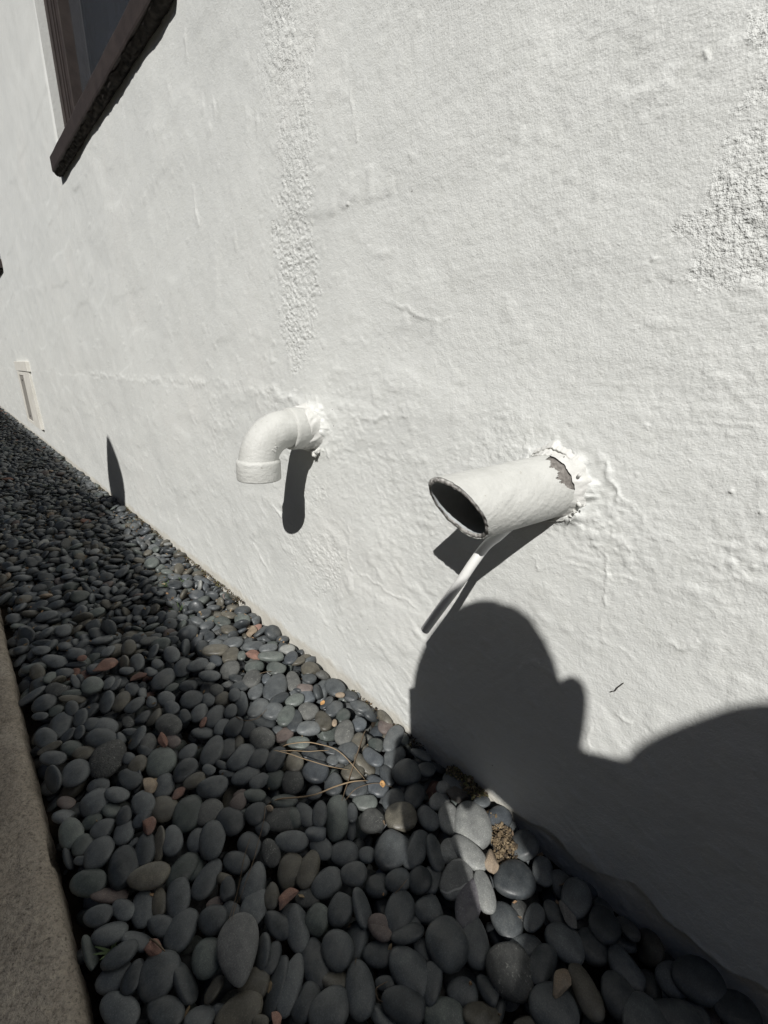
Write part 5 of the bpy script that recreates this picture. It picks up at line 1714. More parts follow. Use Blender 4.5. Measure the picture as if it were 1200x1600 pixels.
HERO = np.array([
-4118, 8927, 56, 717, 71, 97, -687, 215, 116, 54, 2, 104,
-3843, 9133, 36, 858, 7, 69, -509, 269, 152, 71, 0, 154,
-3922, 9945, 64, 954, 137, 17, -266, 173, 79, 37, 0, 52,
-3988, 9660, 65, 881, 0, 0, -474, 191, 128, 60, 0, 94,
-3507, 9072, 60, 829, 0, 0, -559, 214, 156, 73, 0, 120,
-3444, 8777, 100, 922, 181, -35, -340, 91, 70, 33, 8, 29,
-3557, 8764, 15, 942, 210, -10, -261, 190, 60, 28, 0, 61,
-3163, 8289, 84, 453, -88, -10, -887, 237, 162, 76, 8, 137,
-2677, 8640, 38, 610, 28, 20, -791, 251, 145, 68, 2, 126,
-3775, 8635, 19, 881, 0, 0, -473, 186, 123, 58, 0, 74,
-3480, 7842, 79, 719, 0, 0, -695, 249, 167, 78, 1, 194,
-3666, 8142, 73, 736, 56, 254, -625, 176, 60, 28, 0, 66,
-3950, 8121, 80, 847, 0, 0, -532, 225, 152, 71, 4, 148,
-3768, 7846, 61, 955, 61, 55, -284, 173, 84, 39, 1, 60,
-4140, 7885, 69, 669, 0, 0, -743, 227, 163, 76, 0, 213,
-3795, 7703, 44, 942, 37, 106, -317, 209, 86, 40, 2, 96,
-4026, 7592, 30, 737, 0, 0, -676, 135, 116, 54, 1, 90,
-4239, 7561, 85, 934, 98, 67, -337, 121, 70, 33, 0, 69,
-4034, 7198, 16, 560, 29, 5, -828, 292, 171, 80, 0, 266,
-4238, 6967, 87, 772, 27, 56, -632, 235, 132, 62, 0, 233,
-4231, 6717, 85, 981, 179, -65, -25, 157, 61, 28, 2, 86,
-3991, 6539, 44, 828, -42, 86, -552, 184, 117, 55, 1, 167,
-3888, 6326, 46, 901, 0, 0, -434, 166, 116, 54, 2, 112,
-4218, 6497, 63, 882, -33, 56, -467, 201, 122, 57, 0, 213,
-4275, 6061, 88, 567, 403, -122, -709, 181, 118, 55, 0, 222,
-4031, 6018, 54, 691, 0, 0, -722, 249, 167, 78, 0, 392,
-3649, 5999, 24, 583, 0, 0, -813, 346, 238, 144, 9, 666,
-3644, 6407, 85, 845, 0, 0, -534, 260, 158, 74, 0, 249,
-3532, 6675, 26, 785, 0, 0, -619, 257, 149, 70, 0, 122,
-3680, 6874, 36, 867, 0, 0, -499, 163, 121, 57, 0, 115,
-3377, 7206, 72, 534, 232, -50, -811, 213, 123, 58, 0, 163,
-3192, 7078, 42, 555, 0, 0, -832, 245, 144, 68, 2, 174,
-3055, 6813, 64, 266, 0, 0, -964, 184, 129, 60, 0, 128,
-3245, 6531, 28, 746, 1, 7, -666, 147, 87, 41, 4, 81,
-3231, 6085, 42, 344, 222, -167, -897, 190, 131, 61, 0, 156,
-3143, 5871, 38, 664, 0, 0, -748, 199, 117, 55, 4, 101,
-3219, 5741, 42, 819, -43, 52, -570, 146, 98, 46, 0, 90,
-3435, 5766, 49, 750, 0, 0, -661, 134, 78, 37, 0, 60,
-3367, 5563, 50, 530, 0, 0, -848, 162, 130, 61, 2, 135,
-3109, 5392, 24, 691, 0, 0, -723, 274, 213, 100, 1, 448,
-2806, 5956, 92, 759, 0, 0, -651, 265, 161, 75, 4, 267,
-2902, 6342, 26, 378, 113, -189, -899, 186, 127, 60, 2, 102,
-3036, 6470, 25, 319, 19, -49, -946, 160, 110, 52, 0, 101,
-2621, 6606, 56, 730, 0, 0, -683, 210, 134, 63, 0, 112,
-2642, 6315, 83, 711, 0, 0, -703, 180, 112, 53, 3, 109,
-2830, 6742, 24, 688, 5, 10, -726, 164, 93, 44, 0, 76,
-2473, 7192, 31, 457, 0, 0, -890, 302, 185, 87, 0, 231,
-2466, 6835, 44, 987, -30, 0, 160, 140, 102, 48, 1, 59,
-2220, 6712, 20, 913, 0, 0, -409, 175, 133, 62, 0, 104,
-2100, 7288, 25, 573, 0, 0, -819, 269, 176, 83, 0, 171,
-2119, 7789, 63, 649, 23, 20, -760, 246, 140, 66, 0, 122,
-2593, 7549, 33, 765, -45, 91, -635, 159, 107, 50, 0, 69,
-2909, 7891, 36, 859, -40, 29, -510, 150, 108, 50, 0, 63,
-2877, 8192, 42, 589, 346, -251, -686, 171, 115, 54, 2, 66,
-2694, 7996, 57, 636, 86, 33, -766, 228, 123, 57, 0, 118,
-2828, 7445, 125, 985, 154, -59, -44, 121, 69, 32, 8, 49,
-3236, 7764, 28, 522, 46, -23, -851, 167, 107, 50, 0, 81,
-3153, 7628, 20, 369, 52, 14, -928, 148, 79, 37, 0, 52,
-2430, 7683, 50, 689, 10, 21, -725, 175, 107, 50, 0, 70,
-2355, 8158, 43, 419, 236, -169, -860, 182, 114, 53, 0, 60,
-3017, 8761, 46, 390, 0, 0, -921, 167, 119, 56, 0, 69,
-2981, 5660, 124, 733, 28, 219, -644, 145, 59, 28, 8, 68,
-2866, 5621, 55, 761, 0, 0, -649, 141, 92, 43, 6, 79,
-3372, 5051, 108, 719, 0, 0, -695, 129, 83, 39, 7, 100,
-3117, 4675, 83, 985, 91, -8, -148, 114, 60, 28, 8, 78,
-3207, 4986, 22, 577, 0, 0, -817, 199, 140, 66, 0, 259,
-3516, 5403, 37, 800, 0, 0, -600, 216, 130, 61, 0, 264,
-3452, 5308, 16, 496, 223, -3, -839, 171, 60, 28, 0, 30,
-3855, 5584, 18, 855, 0, 0, -519, 160, 126, 59, 0, 148,
-3709, 5225, 76, 825, -135, 107, -539, 163, 112, 52, 0, 153,
-3888, 5421, 28, 948, 0, 0, -318, 141, 111, 52, 0, 8,
-2922, 4958, 91, 975, 0, 0, 223, 183, 161, 75, 0, 259,
-3979, 6861, 44, 341, 92, -4, -935, 134, 85, 40, 0, 80,
-3852, 6779, 68, 619, 156, -84, -765, 128, 82, 38, 0, 69,
-3837, 7405, 92, 675, 33, 15, -737, 176, 93, 43, 0, 79,
-3777, 7077, 92, 599, 116, -10, -792, 174, 104, 49, 0, 121,
-3282, 6279, 37, 898, 49, 2, -437, 138, 69, 33, 0, 53,
-3423, 6217, 68, 735, -23, 289, -613, 122, 71, 33, 0, 39,
-2983, 7279, 39, 722, 5, 16, -691, 191, 114, 53, 0, 87,
-2877, 7037, 59, 588, -173, 275, -741, 132, 90, 42, 0, 48,
-1443, 7289, 93, 932, 0, 0, -362, 274, 169, 79, 2, 153,
-1257, 6965, 64, 440, 0, 0, -898, 260, 165, 77, 2, 119,
-780, 6974, 31, 967, 0, 0, -255, 227, 160, 75, 0, 103,
-619, 6619, 94, 970, 0, 0, -242, 190, 125, 59, 0, 66,
-291, 6401, 22, 906, 0, 0, -423, 166, 142, 66, 5, 56,
-948, 6630, 86, 833, 0, 0, -553, 187, 114, 54, 8, 64,
-695, 6360, 81, 954, -62, 109, -272, 290, 173, 81, 1, 146,
-1114, 6789, 73, 589, 0, 0, -808, 157, 97, 45, 1, 42,
-426, 6041, 89, 342, 0, 0, -940, 203, 133, 62, 3, 87,
-375, 5882, 57, 996, -82, -1, -47, 160, 123, 58, 2, 52,
-1553, 7019, 60, 685, 11, 89, -723, 178, 108, 51, 3, 67,
-1728, 6927, 51, 991, 0, 0, 137, 126, 106, 50, 5, 37,
-1884, 7076, 79, 998, 0, 0, -64, 207, 156, 73, 0, 108,
-1447, 6610, 21, 439, 0, 0, -898, 235, 181, 85, 4, 147,
-1075, 6378, 17, 1000, 0, 0, -3, 189, 169, 79, 1, 105,
-795, 6022, 43, 820, 0, 0, -572, 214, 174, 81, 1, 132,
-1864, 6635, 87, 886, 0, 0, -463, 230, 140, 65, 0, 142,
-1524, 6249, 84, 870, -2, 56, -489, 156, 91, 43, 0, 59,
-1303, 6030, 77, 423, 0, 0, -906, 217, 174, 81, 4, 123,
-1100, 5848, 73, 533, 0, 0, -846, 151, 93, 43, 3, 45,
-324, 5542, 54, 606, 0, 0, -796, 211, 180, 84, 2, 124,
-744, 5493, 26, 557, 39, 34, -829, 259, 138, 64, 4, 119,
-504, 5335, 53, 866, 0, 0, -500, 155, 128, 60, 0, 82,
-1073, 5565, 54, 403, 12, 4, -915, 363, 201, 94, 0, 276,
-1685, 6250, 26, 976, 73, -9, -204, 123, 79, 37, 5, 42,
-1895, 6230, 45, 698, 0, 0, -716, 169, 119, 56, 4, 78,
-1382, 5742, 21, 331, 0, 0, -944, 216, 150, 70, 0, 142,
-1550, 6020, 48, 994, 0, 0, -114, 184, 137, 64, 0, 88,
-1733, 5853, 91, 576, 0, 0, -818, 168, 113, 53, 0, 84,
-2314, 6345, 23, 750, 0, 0, -662, 224, 196, 92, 0, 222,
-2086, 6132, 22, 654, 0, 0, -757, 178, 113, 53, 0, 90,
-1898, 5987, 16, 623, 0, 0, -782, 168, 149, 70, 2, 100,
-1721, 5640, 23, 503, 158, -3, -850, 242, 119, 56, 0, 137,
-1217, 5238, 91, 994, -103, -24, -11, 186, 109, 51, 0, 80,
-704, 5181, 49, 904, 0, 0, -427, 162, 113, 53, 6, 48,
-767, 5010, 20, 579, 0, 0, -815, 202, 133, 62, 3, 88,
-1027, 5022, 93, 976, 0, 0, -216, 169, 131, 61, 1, 109,
-914, 5237, 36, 972, 177, -41, -148, 102, 54, 25, 0, 22,
-1583, 5305, 78, 971, 0, 0, 240, 214, 161, 75, 0, 171,
-1445, 5081, 74, 886, 0, 0, -463, 177, 172, 80, 0, 138,
-1316, 4830, 81, 379, 0, 0, -925, 223, 150, 70, 1, 165,
-1265, 4668, 50, 430, 0, 0, -903, 230, 135, 63, 0, 110,
-972, 4701, 42, 721, 0, 0, -693, 192, 168, 79, 4, 158,
-1189, 4396, 46, 937, 0, 0, -349, 211, 127, 60, 0, 164,
-1659, 5042, 20, 873, -81, 99, -471, 247, 142, 66, 0, 147,
-1956, 5548, 83, 430, 0, 0, -903, 143, 110, 51, 0, 85,
-2325, 5948, 17, 511, 0, 0, -860, 203, 143, 67, 0, 157,
-2167, 5682, 16, 439, 0, 0, -899, 251, 162, 76, 0, 192,
-2381, 5638, 84, 363, 43, 82, -927, 104, 49, 23, 8, 34,
-2551, 5973, 82, 635, 13, 11, -772, 176, 96, 45, 0, 97,
-2470, 5487, 28, 900, -97, 72, -420, 205, 130, 61, 0, 160,
-2191, 5375, 50, 382, 0, 0, -924, 168, 118, 55, 0, 108,
-2064, 5211, 69, 351, 0, 0, -936, 198, 155, 73, 0, 176,
-1912, 5037, 51, 493, 0, 0, -870, 183, 132, 62, 0, 116,
-1843, 4691, 89, 694, 0, 0, -720, 219, 170, 80, 4, 252,
-1544, 4554, 29, 998, 0, 0, 63, 167, 133, 62, 6, 139,
-1577, 4700, 38, 922, 0, 0, -388, 101, 94, 44, 0, 38,
-1457, 4290, 21, 909, -1, 1, -418, 188, 117, 55, 1, 153,
-2502, 5012, 80, 423, 0, 0, -906, 270, 164, 77, 0, 324,
-2303, 4951, 29, 386, 0, 0, -922, 210, 145, 68, 0, 128,
-2137, 4910, 42, 481, 0, 0, -877, 151, 91, 43, 2, 43,
-2241, 4617, 71, 975, 0, 0, 221, 240, 185, 87, 0, 348,
-2057, 4416, 66, 370, 0, 0, -929, 180, 163, 76, 0, 180,
-1882, 4237, 76, 316, 0, 0, -949, 219, 139, 65, 0, 214,
-1709, 4002, 83, 517, 0, 0, -856, 175, 132, 62, 2, 176,
-2767, 5246, 69, 288, 0, 0, -958, 152, 130, 61, 0, 147,
-2506, 4712, 62, 819, 84, 33, -567, 116, 51, 24, 0, 56,
-2678, 4741, 90, 803, 0, 0, -596, 116, 81, 38, 0, 88,
-2504, 4549, 35, 907, 129, 13, -400, 124, 52, 24, 0, 63,
-2333, 4322, 40, 986, 0, 0, -169, 205, 137, 64, 0, 241,
-2753, 4438, 88, 935, 0, 0, -353, 221, 169, 79, 0, 367,
-2247, 4096, 68, 999, 0, 0, -33, 146, 102, 48, 0, 138,
-2061, 4002, 16, 882, 0, 0, -470, 159, 157, 73, 1, 183,
-1882, 3779, 38, 518, 0, 0, -855, 176, 149, 70, 4, 239,
-1564, 3671, 67, 840, 0, 0, -542, 185, 158, 74, 3, 254,
-2896, 4693, 92, 990, 0, 0, -142, 145, 117, 55, 2, 160,
-1440, 4009, 46, 998, 0, 0, -71, 128, 98, 46, 0, 52,
-2388, 3950, 80, 875, -139, 51, -462, 152, 101, 47, 1, 121,
-2526, 4100, 51, 979, 0, 0, -203, 105, 85, 40, 6, 26,
-581, 4937, 43, 585, -45, 399, -704, 158, 112, 53, 0, 68,
-282, 4804, 68, 660, 0, 0, -751, 222, 161, 75, 0, 144,
-410, 4515, 151, 921, 208, -28, -330, 92, 51, 24, 7, 27,
-232, 4445, 62, 780, -21, 16, -626, 155, 108, 50, 0, 62,
-646, 4597, 75, 985, -118, -86, 92, 149, 92, 43, 0, 60,
-628, 4413, 60, 989, 0, 0, 149, 191, 140, 65, 0, 124,
-916, 4341, 49, 597, 0, 0, -802, 219, 139, 65, 2, 159,
-601, 4194, 54, 980, 0, 0, 197, 148, 121, 56, 1, 89,
-857, 4113, 134, 368, 89, 85, -922, 63, 43, 20, 7, 18,
-827, 3894, 83, 354, 0, 0, -935, 248, 163, 76, 4, 242,
-508, 3889, 27, 615, 0, 0, -789, 137, 133, 62, 3, 99,
-235, 4171, 29, 775, -118, 129, -607, 198, 140, 65, 0, 96,
-236, 3557, 26, 700, 0, 0, -715, 156, 131, 61, 6, 99,
-339, 3265, 88, 987, -1, -2, 163, 268, 141, 66, 0, 207,
-605, 3406, 39, 810, 0, 0, -587, 144, 121, 57, 1, 103,
-818, 3249, 93, 746, 0, 0, -666, 195, 125, 59, 3, 179,
-953, 3294, 31, 769, -76, 227, -593, 209, 115, 54, 2, 110,
-522, 3062, 26, 997, 0, 0, 82, 217, 155, 73, 0, 219,
-1034, 3602, 63, 1000, 0, 0, -2, 191, 154, 72, 0, 205,
-745, 3645, 51, 254, 0, 0, -967, 151, 119, 55, 2, 103,
-1177, 3782, 54, 893, 54, 8, -447, 136, 67, 31, 0, 54,
-1272, 3647, 56, 843, 0, 0, -538, 100, 89, 42, 0, 74,
-1164, 3314, 31, 953, 0, 0, -302, 180, 130, 61, 2, 200,
-1429, 3887, 33, 817, 0, 0, -576, 187, 120, 56, 0, 117,
-1511, 3335, 68, 410, 0, 0, -912, 182, 141, 66, 0, 226,
-1767, 3444, 17, 998, 0, 0, -61, 122, 104, 49, 0, 128,
-1319, 3054, 56, 974, 0, 0, -228, 162, 120, 56, 0, 170,
-1051, 2922, 15, 808, 0, 0, -589, 185, 153, 72, 3, 240,
-837, 2917, 40, 578, -52, 117, -806, 168, 107, 50, 0, 114,
-1351, 2854, 37, 939, 0, 0, -344, 178, 117, 55, 1, 197,
-1744, 2961, 50, 423, 0, 0, -906, 304, 153, 71, 1, 513,
-1449, 2607, 23, 1000, 0, 0, -28, 178, 167, 78, 4, 359,
-1053, 2594, 48, 995, 0, 0, -95, 172, 142, 67, 0, 185,
-1162, 2361, 76, 957, 0, 0, -290, 213, 185, 86, 2, 450,
-647, 2723, 91, 989, 0, 0, -148, 219, 201, 94, 0, 350,
-807, 2430, 54, 992, 0, 0, 126, 197, 146, 68, 0, 226,
-250, 2758, 90, 815, -51, 60, -574, 196, 93, 43, 0, 129,
-400, 2559, 92, 949, 0, 0, -316, 153, 109, 51, 0, 121,
-872, 2127, 17, 714, 0, 0, -700, 176, 147, 69, 0, 280,
-594, 2159, 17, 992, 0, 0, -123, 159, 118, 55, 5, 130,
-2158, 3348, 39, 658, 0, 0, -753, 141, 115, 54, 1, 6,
-2032, 3274, 39, 688, 0, 0, -726, 189, 113, 53, 0, 171,
-1895, 3136, 69, 424, 0, 0, -906, 185, 96, 45, 0, 182,
-1584, 2851, 79, 424, 0, 0, -905, 131, 77, 36, 0, 91,
-2061, 3559, 30, 903, 26, -4, -428, 99, 63, 30, 0, 7,
-220, 3155, 72, 301, 0, 0, -954, 118, 93, 44, 1, 50,
-420, 2223, 50, 999, 0, 0, -53, 111, 95, 44, 5, 68,
-3941, 5352, 35, 711, 0, 0, -703, 197, 166, 77, 0, 365,
-4216, 5603, 36, 856, -59, 132, -496, 123, 79, 37, 6, 120,
-4273, 5417, 38, 860, -161, 106, -471, 145, 106, 49, 0, 151,
-4246, 5108, 51, 719, 0, 0, -695, 226, 126, 59, 1, 377,
-4030, 5098, 28, 899, 0, 0, -438, 120, 99, 46, 1, 124,
-3811, 5099, 16, 821, -114, 110, -548, 155, 105, 49, 1, 67,
-3958, 4867, 69, 907, 0, 0, -421, 147, 131, 61, 0, 235,
-3728, 4844, 84, 578, 0, 0, -816, 137, 93, 44, 0, 129,
-3780, 4661, 46, 606, 0, 0, -796, 162, 116, 54, 0, 243,
-3499, 4858, 90, 726, 0, 0, -687, 197, 129, 61, 0, 240,
-3564, 4665, 82, 334, 0, 0, -943, 133, 96, 45, 3, 138,
-3327, 4624, 36, 784, 0, 0, -620, 202, 154, 72, 2, 340,
-3124, 4345, 59, 539, 0, 0, -842, 243, 183, 86, 1, 490,
-3552, 4479, 123, 667, 0, 0, -745, 104, 77, 36, 8, 100,
-4166, 4830, 62, 727, 0, 0, -687, 145, 106, 50, 1, 197,
-4046, 4595, 59, 676, 0, 0, -737, 191, 164, 77, 0, 438,
-3885, 4235, 68, 646, 0, 0, -763, 264, 157, 73, 0, 683,
-4322, 4790, 28, 745, 46, 288, -600, 132, 50, 23, 0, 122,
-4205, 4336, 46, 895, 0, 0, -446, 211, 133, 62, 1, 527,
-3728, 3904, 94, 955, 0, 0, -297, 240, 140, 65, 2, 545,
-3656, 4257, 58, 595, 0, 0, -804, 214, 121, 57, 0, 317,
-3519, 4193, 73, 454, 296, -114, -832, 191, 82, 38, 2, 189,
-3390, 4122, 81, 635, 0, 0, -772, 195, 120, 56, 0, 297,
-4079, 4059, 20, 928, -102, 139, -330, 196, 85, 40, 6, 260,
-3419, 3737, 42, 988, 0, 0, 157, 193, 139, 65, 1, 344,
-3294, 3638, 25, 439, 0, 0, -899, 138, 77, 36, 1, 85,
-3539, 3505, 55, 580, 0, 0, -814, 206, 119, 56, 0, 443,
-4215, 3907, 67, 925, 0, 0, -379, 157, 100, 47, 0, 362,
-3855, 3664, 24, 623, 0, 0, -782, 177, 114, 53, 0, 390,
-3712, 3606, 45, 617, 0, 0, -787, 156, 77, 36, 2, 189,
-4007, 3795, 48, 831, 0, 0, -556, 148, 85, 40, 0, 261,
-3726, 4465, 16, 983, 176, -4, 40, 77, 45, 21, 0, 23,
-4220, 4639, 67, 937, 83, 14, -339, 85, 53, 25, 0, 85,
-2932, 4158, 60, 989, 0, 0, 151, 177, 166, 78, 4, 265,
-2768, 3875, 56, 773, 0, 0, -634, 199, 146, 68, 0, 312,
-2588, 4011, 84, 332, 0, 0, -943, 129, 106, 49, 6, 132,
-2512, 3707, 82, 933, 0, 0, -360, 156, 151, 71, 0, 252,
-2127, 3637, 27, 907, -168, 99, -374, 185, 119, 56, 1, 176,
-2345, 3640, 97, 858, 174, -127, -467, 60, 39, 18, 7, 23,
-2265, 3435, 19, 931, 0, 0, -364, 268, 158, 74, 4, 469,
-3039, 3788, 86, 596, 0, 0, -803, 240, 159, 74, 0, 472,
-3161, 3935, 54, 619, 0, 0, -785, 149, 126, 59, 0, 221,
-2601, 3178, 73, 624, 0, 0, -781, 179, 104, 48, 4, 277,
-2734, 3455, 32, 735, 0, 0, -679, 178, 119, 56, 0, 283,
-2355, 3108, 81, 911, 0, 0, -413, 217, 118, 55, 0, 349,
-2127, 2817, 52, 752, 0, 0, -660, 179, 110, 51, 0, 222,
-1958, 2572, 26, 936, 0, 0, -351, 182, 147, 69, 0, 352,
-2932, 3389, 28, 852, 0, 0, -524, 171, 117, 55, 0, 311,
-2527, 2864, 45, 974, 0, 0, 224, 193, 165, 77, 2, 510,
-2373, 2722, 59, 268, 0, 0, -963, 206, 130, 61, 2, 342,
-2303, 2471, 44, 993, 0, 0, -118, 189, 147, 69, 0, 452,
-3245, 3451, 48, 251, 0, 0, -968, 208, 133, 62, 0, 496,
-2903, 3042, 64, 368, 0, 0, -930, 217, 153, 71, 0, 432,
-2831, 2777, 90, 470, 0, 0, -883, 137, 96, 45, 2, 166,
-3005, 2826, 63, 383, 0, 0, -924, 185, 153, 72, 0, 493,
-2731, 2625, 129, 999, -32, -1, 14, 136, 60, 28, 8, 144,
-2537, 2518, 18, 929, 0, 0, -369, 141, 98, 46, 4, 245,
-3184, 2974, 34, 778, 0, 0, -628, 135, 77, 36, 0, 177,
-3134, 3181, 83, 542, 0, 0, -840, 130, 86, 40, 0, 203,
-2747, 2476, 53, 805, 0, 0, -593, 168, 103, 48, 0, 36,
-2579, 2278, 55, 778, 0, 0, -628, 134, 128, 60, 1, 359,
-2364, 2160, 82, 994, 0, 0, 112, 170, 139, 65, 0, 443,
-3372, 3030, 91, 838, 0, 0, -546, 155, 126, 59, 0, 438,
-3281, 3186, 19, 973, 21, 7, -228, 94, 57, 27, 6, 60,
-2079, 2976, 63, 874, -210, 83, -430, 156, 125, 58, 3, 141,
-2526, 3499, 61, 791, 0, 0, -612, 100, 77, 36, 0, 100,
-3123, 3304, 73, 860, -73, 48, -503, 103, 70, 33, 2, 36,
-2036, 2314, 76, 910, 0, 0, -414, 161, 126, 59, 0, 333,
-1536, 2177, 68, 1000, 0, 0, 31, 254, 212, 99, 0, 671,
-1321, 1964, 84, 992, 0, 0, 126, 254, 144, 67, 0, 444,
-1893, 2057, 15, 955, 0, 0, -296, 163, 123, 58, 0, 320,
-1712, 1895, 88, 944, 0, 0, -331, 143, 117, 55, 0, 265,
-1536, 1732, 78, 1000, 0, 0, -32, 151, 127, 60, 0, 314,
-1415, 1647, 36, 989, 0, 0, 146, 163, 112, 52, 0, 189,
-672, 1933, 17, 387, 0, 0, -922, 223, 158, 74, 5, 287,
-527, 1641, 45, 283, 0, 0, -959, 279, 240, 112, 5, 722,
-1182, 1784, 89, 451, -50, 242, -858, 203, 120, 56, 0, 265,
-1025, 1673, 53, 993, 0, 0, -118, 161, 135, 63, 5, 174,
-885, 1498, 86, 716, 0, 0, -698, 245, 136, 64, 5, 449,
-1211, 1446, 62, 1000, 0, 0, -3, 242, 163, 76, 10, 554,
-1305, 1220, 62, 993, 0, 0, 122, 249, 141, 66, 4, 496,
-2186, 2013, 88, 547, -110, 286, -779, 186, 116, 54, 0, 299,
-1900, 1702, 63, 999, 0, 0, 52, 199, 156, 73, 0, 512,
-1660, 1502, 37, 954, 0, 0, -301, 177, 135, 63, 0, 422,
-2148, 1784, 91, 879, 0, 0, -478, 111, 80, 37, 6, 57,
-1765, 2373, 16, 916, 0, 0, -402, 106, 91, 42, 0, 128,
-1709, 2721, 22, 375, 0, 0, -927, 139, 65, 31, 0, 107,
-1888, 1557, 37, 937, -130, 68, -318, 109, 81, 38, 0, 65,
-1090, 1152, 77, 399, 0, 0, -917, 210, 113, 53, 5, 318,
-720, 966, 36, 969, 0, 0, -246, 273, 200, 94, 0, 897,
-202, 1447, 50, 989, 0, 0, -148, 177, 131, 62, 3, 239,
-801, 1230, 107, 306, 0, 0, -952, 132, 77, 36, 7, 133,
-211, 1707, 93, 950, -65, 3, -304, 117, 79, 37, 0, 79,
-366, 2025, 75, 771, -82, 188, -603, 175, 125, 58, 11, 170,
-4160, 3651, 77, 920, -191, 118, -323, 165, 117, 55, 0, 387,
-4334, 3619, 85, 725, -49, 280, -628, 174, 58, 27, 1, 292,
-3988, 3422, 43, 869, -145, 171, -440, 171, 83, 39, 0, 184,
-4135, 3389, 89, 975, -120, 26, -183, 160, 109, 51, 0, 368,
-4217, 3290, 24, 946, 0, 0, -325, 156, 114, 53, 0, 520,
-4082, 3141, 70, 417, 0, 0, -909, 131, 89, 42, 0, 281,
-3912, 3003, 58, 823, 0, 0, -569, 197, 179, 84, 0, 905,
-3896, 3198, 115, 859, 0, 0, -512, 83, 62, 29, 8, 97,
-4241, 3008, 39, 836, 0, 0, -549, 212, 108, 51, 0, 729,
-3960, 2705, 47, 870, 0, 0, -494, 194, 107, 50, 0, 647,
-3771, 3378, 42, 860, 0, 0, -510, 163, 93, 44, 0, 331,
-3625, 3204, 30, 309, 0, 0, -951, 183, 155, 73, 0, 487,
-3758, 2787, 33, 695, -230, 324, -600, 190, 110, 52, 0, 415,
-3749, 2460, 21, 892, -217, 60, -391, 143, 102, 48, 0, 319,
-3300, 2592, 50, 559, 0, 0, -829, 291, 187, 87, 12, 1146,
-3521, 2800, 45, 675, 0, 0, -738, 153, 135, 63, 1, 563,
-2911, 2521, 72, 773, 0, 0, -634, 189, 100, 47, 0, 415,
-2778, 2374, 64, 601, 0, 0, -799, 223, 117, 55, 0, 477,
-3126, 2442, 74, 458, 138, -329, -814, 150, 100, 47, 0, 217,
-3081, 2342, 64, 265, 0, 0, -964, 135, 84, 39, 0, 177,
-3149, 2159, 21, 274, 174, -313, -893, 213, 125, 58, 0, 535,
-3054, 2052, 64, 301, 0, 0, -954, 225, 110, 52, 0, 480,
-2801, 2026, 35, 612, 0, 0, -791, 211, 128, 60, 0, 570,
-3296, 2309, 50, 915, 0, 0, -403, 151, 120, 56, 2, 438,
-3488, 2229, 63, 967, 0, 0, -255, 209, 129, 60, 2, 765,
-3026, 1854, 62, 992, 0, 0, 130, 153, 115, 54, 0, 443,
-2903, 1664, 73, 970, 0, 0, -242, 191, 142, 66, 0, 782,
-2591, 1928, 90, 794, 0, 0, -608, 172, 156, 73, 0, 621,
-2731, 1792, 39, 898, -230, 142, -348, 135, 107, 50, 2, 240,
-3576, 2547, 25, 981, -95, -28, 167, 118, 66, 31, 2, 231,
-3600, 2374, 18, 872, 0, 0, -490, 84, 51, 24, 0, 35,
-3380, 2036, 85, 903, 22, 4, -429, 80, 44, 20, 2, 85,
-3282, 1944, 103, 679, 0, 0, -734, 53, 41, 19, 8, 65,
-2164, 1752, 74, 739, -169, 124, -640, 144, 105, 49, 6, 246,
-1990, 1520, 85, 939, -213, 47, -265, 173, 94, 44, 0, 273,
-2299, 1639, 16, 925, 0, 0, -379, 174, 112, 52, 0, 386,
-2611, 1572, 61, 511, 0, 0, -859, 208, 149, 70, 0, 887,
-2177, 1324, 59, 745, 0, 0, -667, 249, 167, 78, 0, 881,
-2403, 1207, 78, 880, 0, 0, -474, 208, 128, 60, 0, 807,
-2093, 1115, 79, 973, 0, 0, 231, 179, 96, 45, 0, 432,
-1956, 1339, 35, 715, 0, 0, -699, 134, 90, 42, 0, 145,
-1772, 1184, 92, 978, 0, 0, -208, 222, 205, 96, 0, 1060,
-1511, 1007, 30, 356, 0, 0, -934, 237, 148, 69, 0, 669,
-2176, 911, 40, 894, 0, 0, -449, 202, 126, 59, 1, 636,
-1918, 877, 20, 926, 0, 0, -377, 151, 112, 52, 0, 434,
-1973, 701, 77, 919, -261, 89, -283, 131, 99, 46, 2, 278,
-2408, 1435, 46, 927, 0, 0, -376, 98, 59, 28, 0, 147,
-2575, 1302, 29, 761, -202, 123, -604, 138, 89, 41, 0, 238,
-1120, 856, 19, 675, 0, 0, -738, 181, 160, 75, 0, 562,
-931, 773, 18, 980, 0, 0, 200, 114, 102, 48, 4, 128,
-910, 639, 69, 998, 0, 0, -56, 164, 90, 42, 0, 302,
-394, 386, 66, 999, 0, 0, -37, 221, 152, 71, 0, 535,
-382, 765, 29, 989, 0, 0, 147, 178, 120, 56, 0, 314,
-869, 331, 52, 829, 0, 0, -559, 197, 165, 77, 0, 591,
-1477, 624, 53, 908, 0, 0, -419, 235, 214, 100, 4, 1269,
-1169, 595, 29, 927, 0, 0, -375, 180, 107, 50, 0, 279,
-1212, 420, 73, 999, 0, 0, -53, 215, 104, 49, 0, 554,
-1415, 224, 74, 918, 0, 0, -396, 220, 161, 75, 0, 1052,
-1078, 48, 42, 454, 0, 0, -891, 204, 124, 58, 2, 698,
-1217, 226, 153, 1000, 0, 0, -21, 140, 62, 29, 7, 152,
-685, 124, 22, 916, 0, 0, -400, 178, 151, 70, 0, 577,
-434, 76, 77, 993, 0, 0, -115, 186, 152, 71, 0, 559,
-610, -180, 38, 577, 0, 0, -817, 192, 151, 70, 3, 660,
-686, 505, 32, 502, 0, 0, -865, 131, 108, 50, 0, 218,
-657, 365, 117, 508, -11, 45, -860, 126, 65, 30, 13, 157,
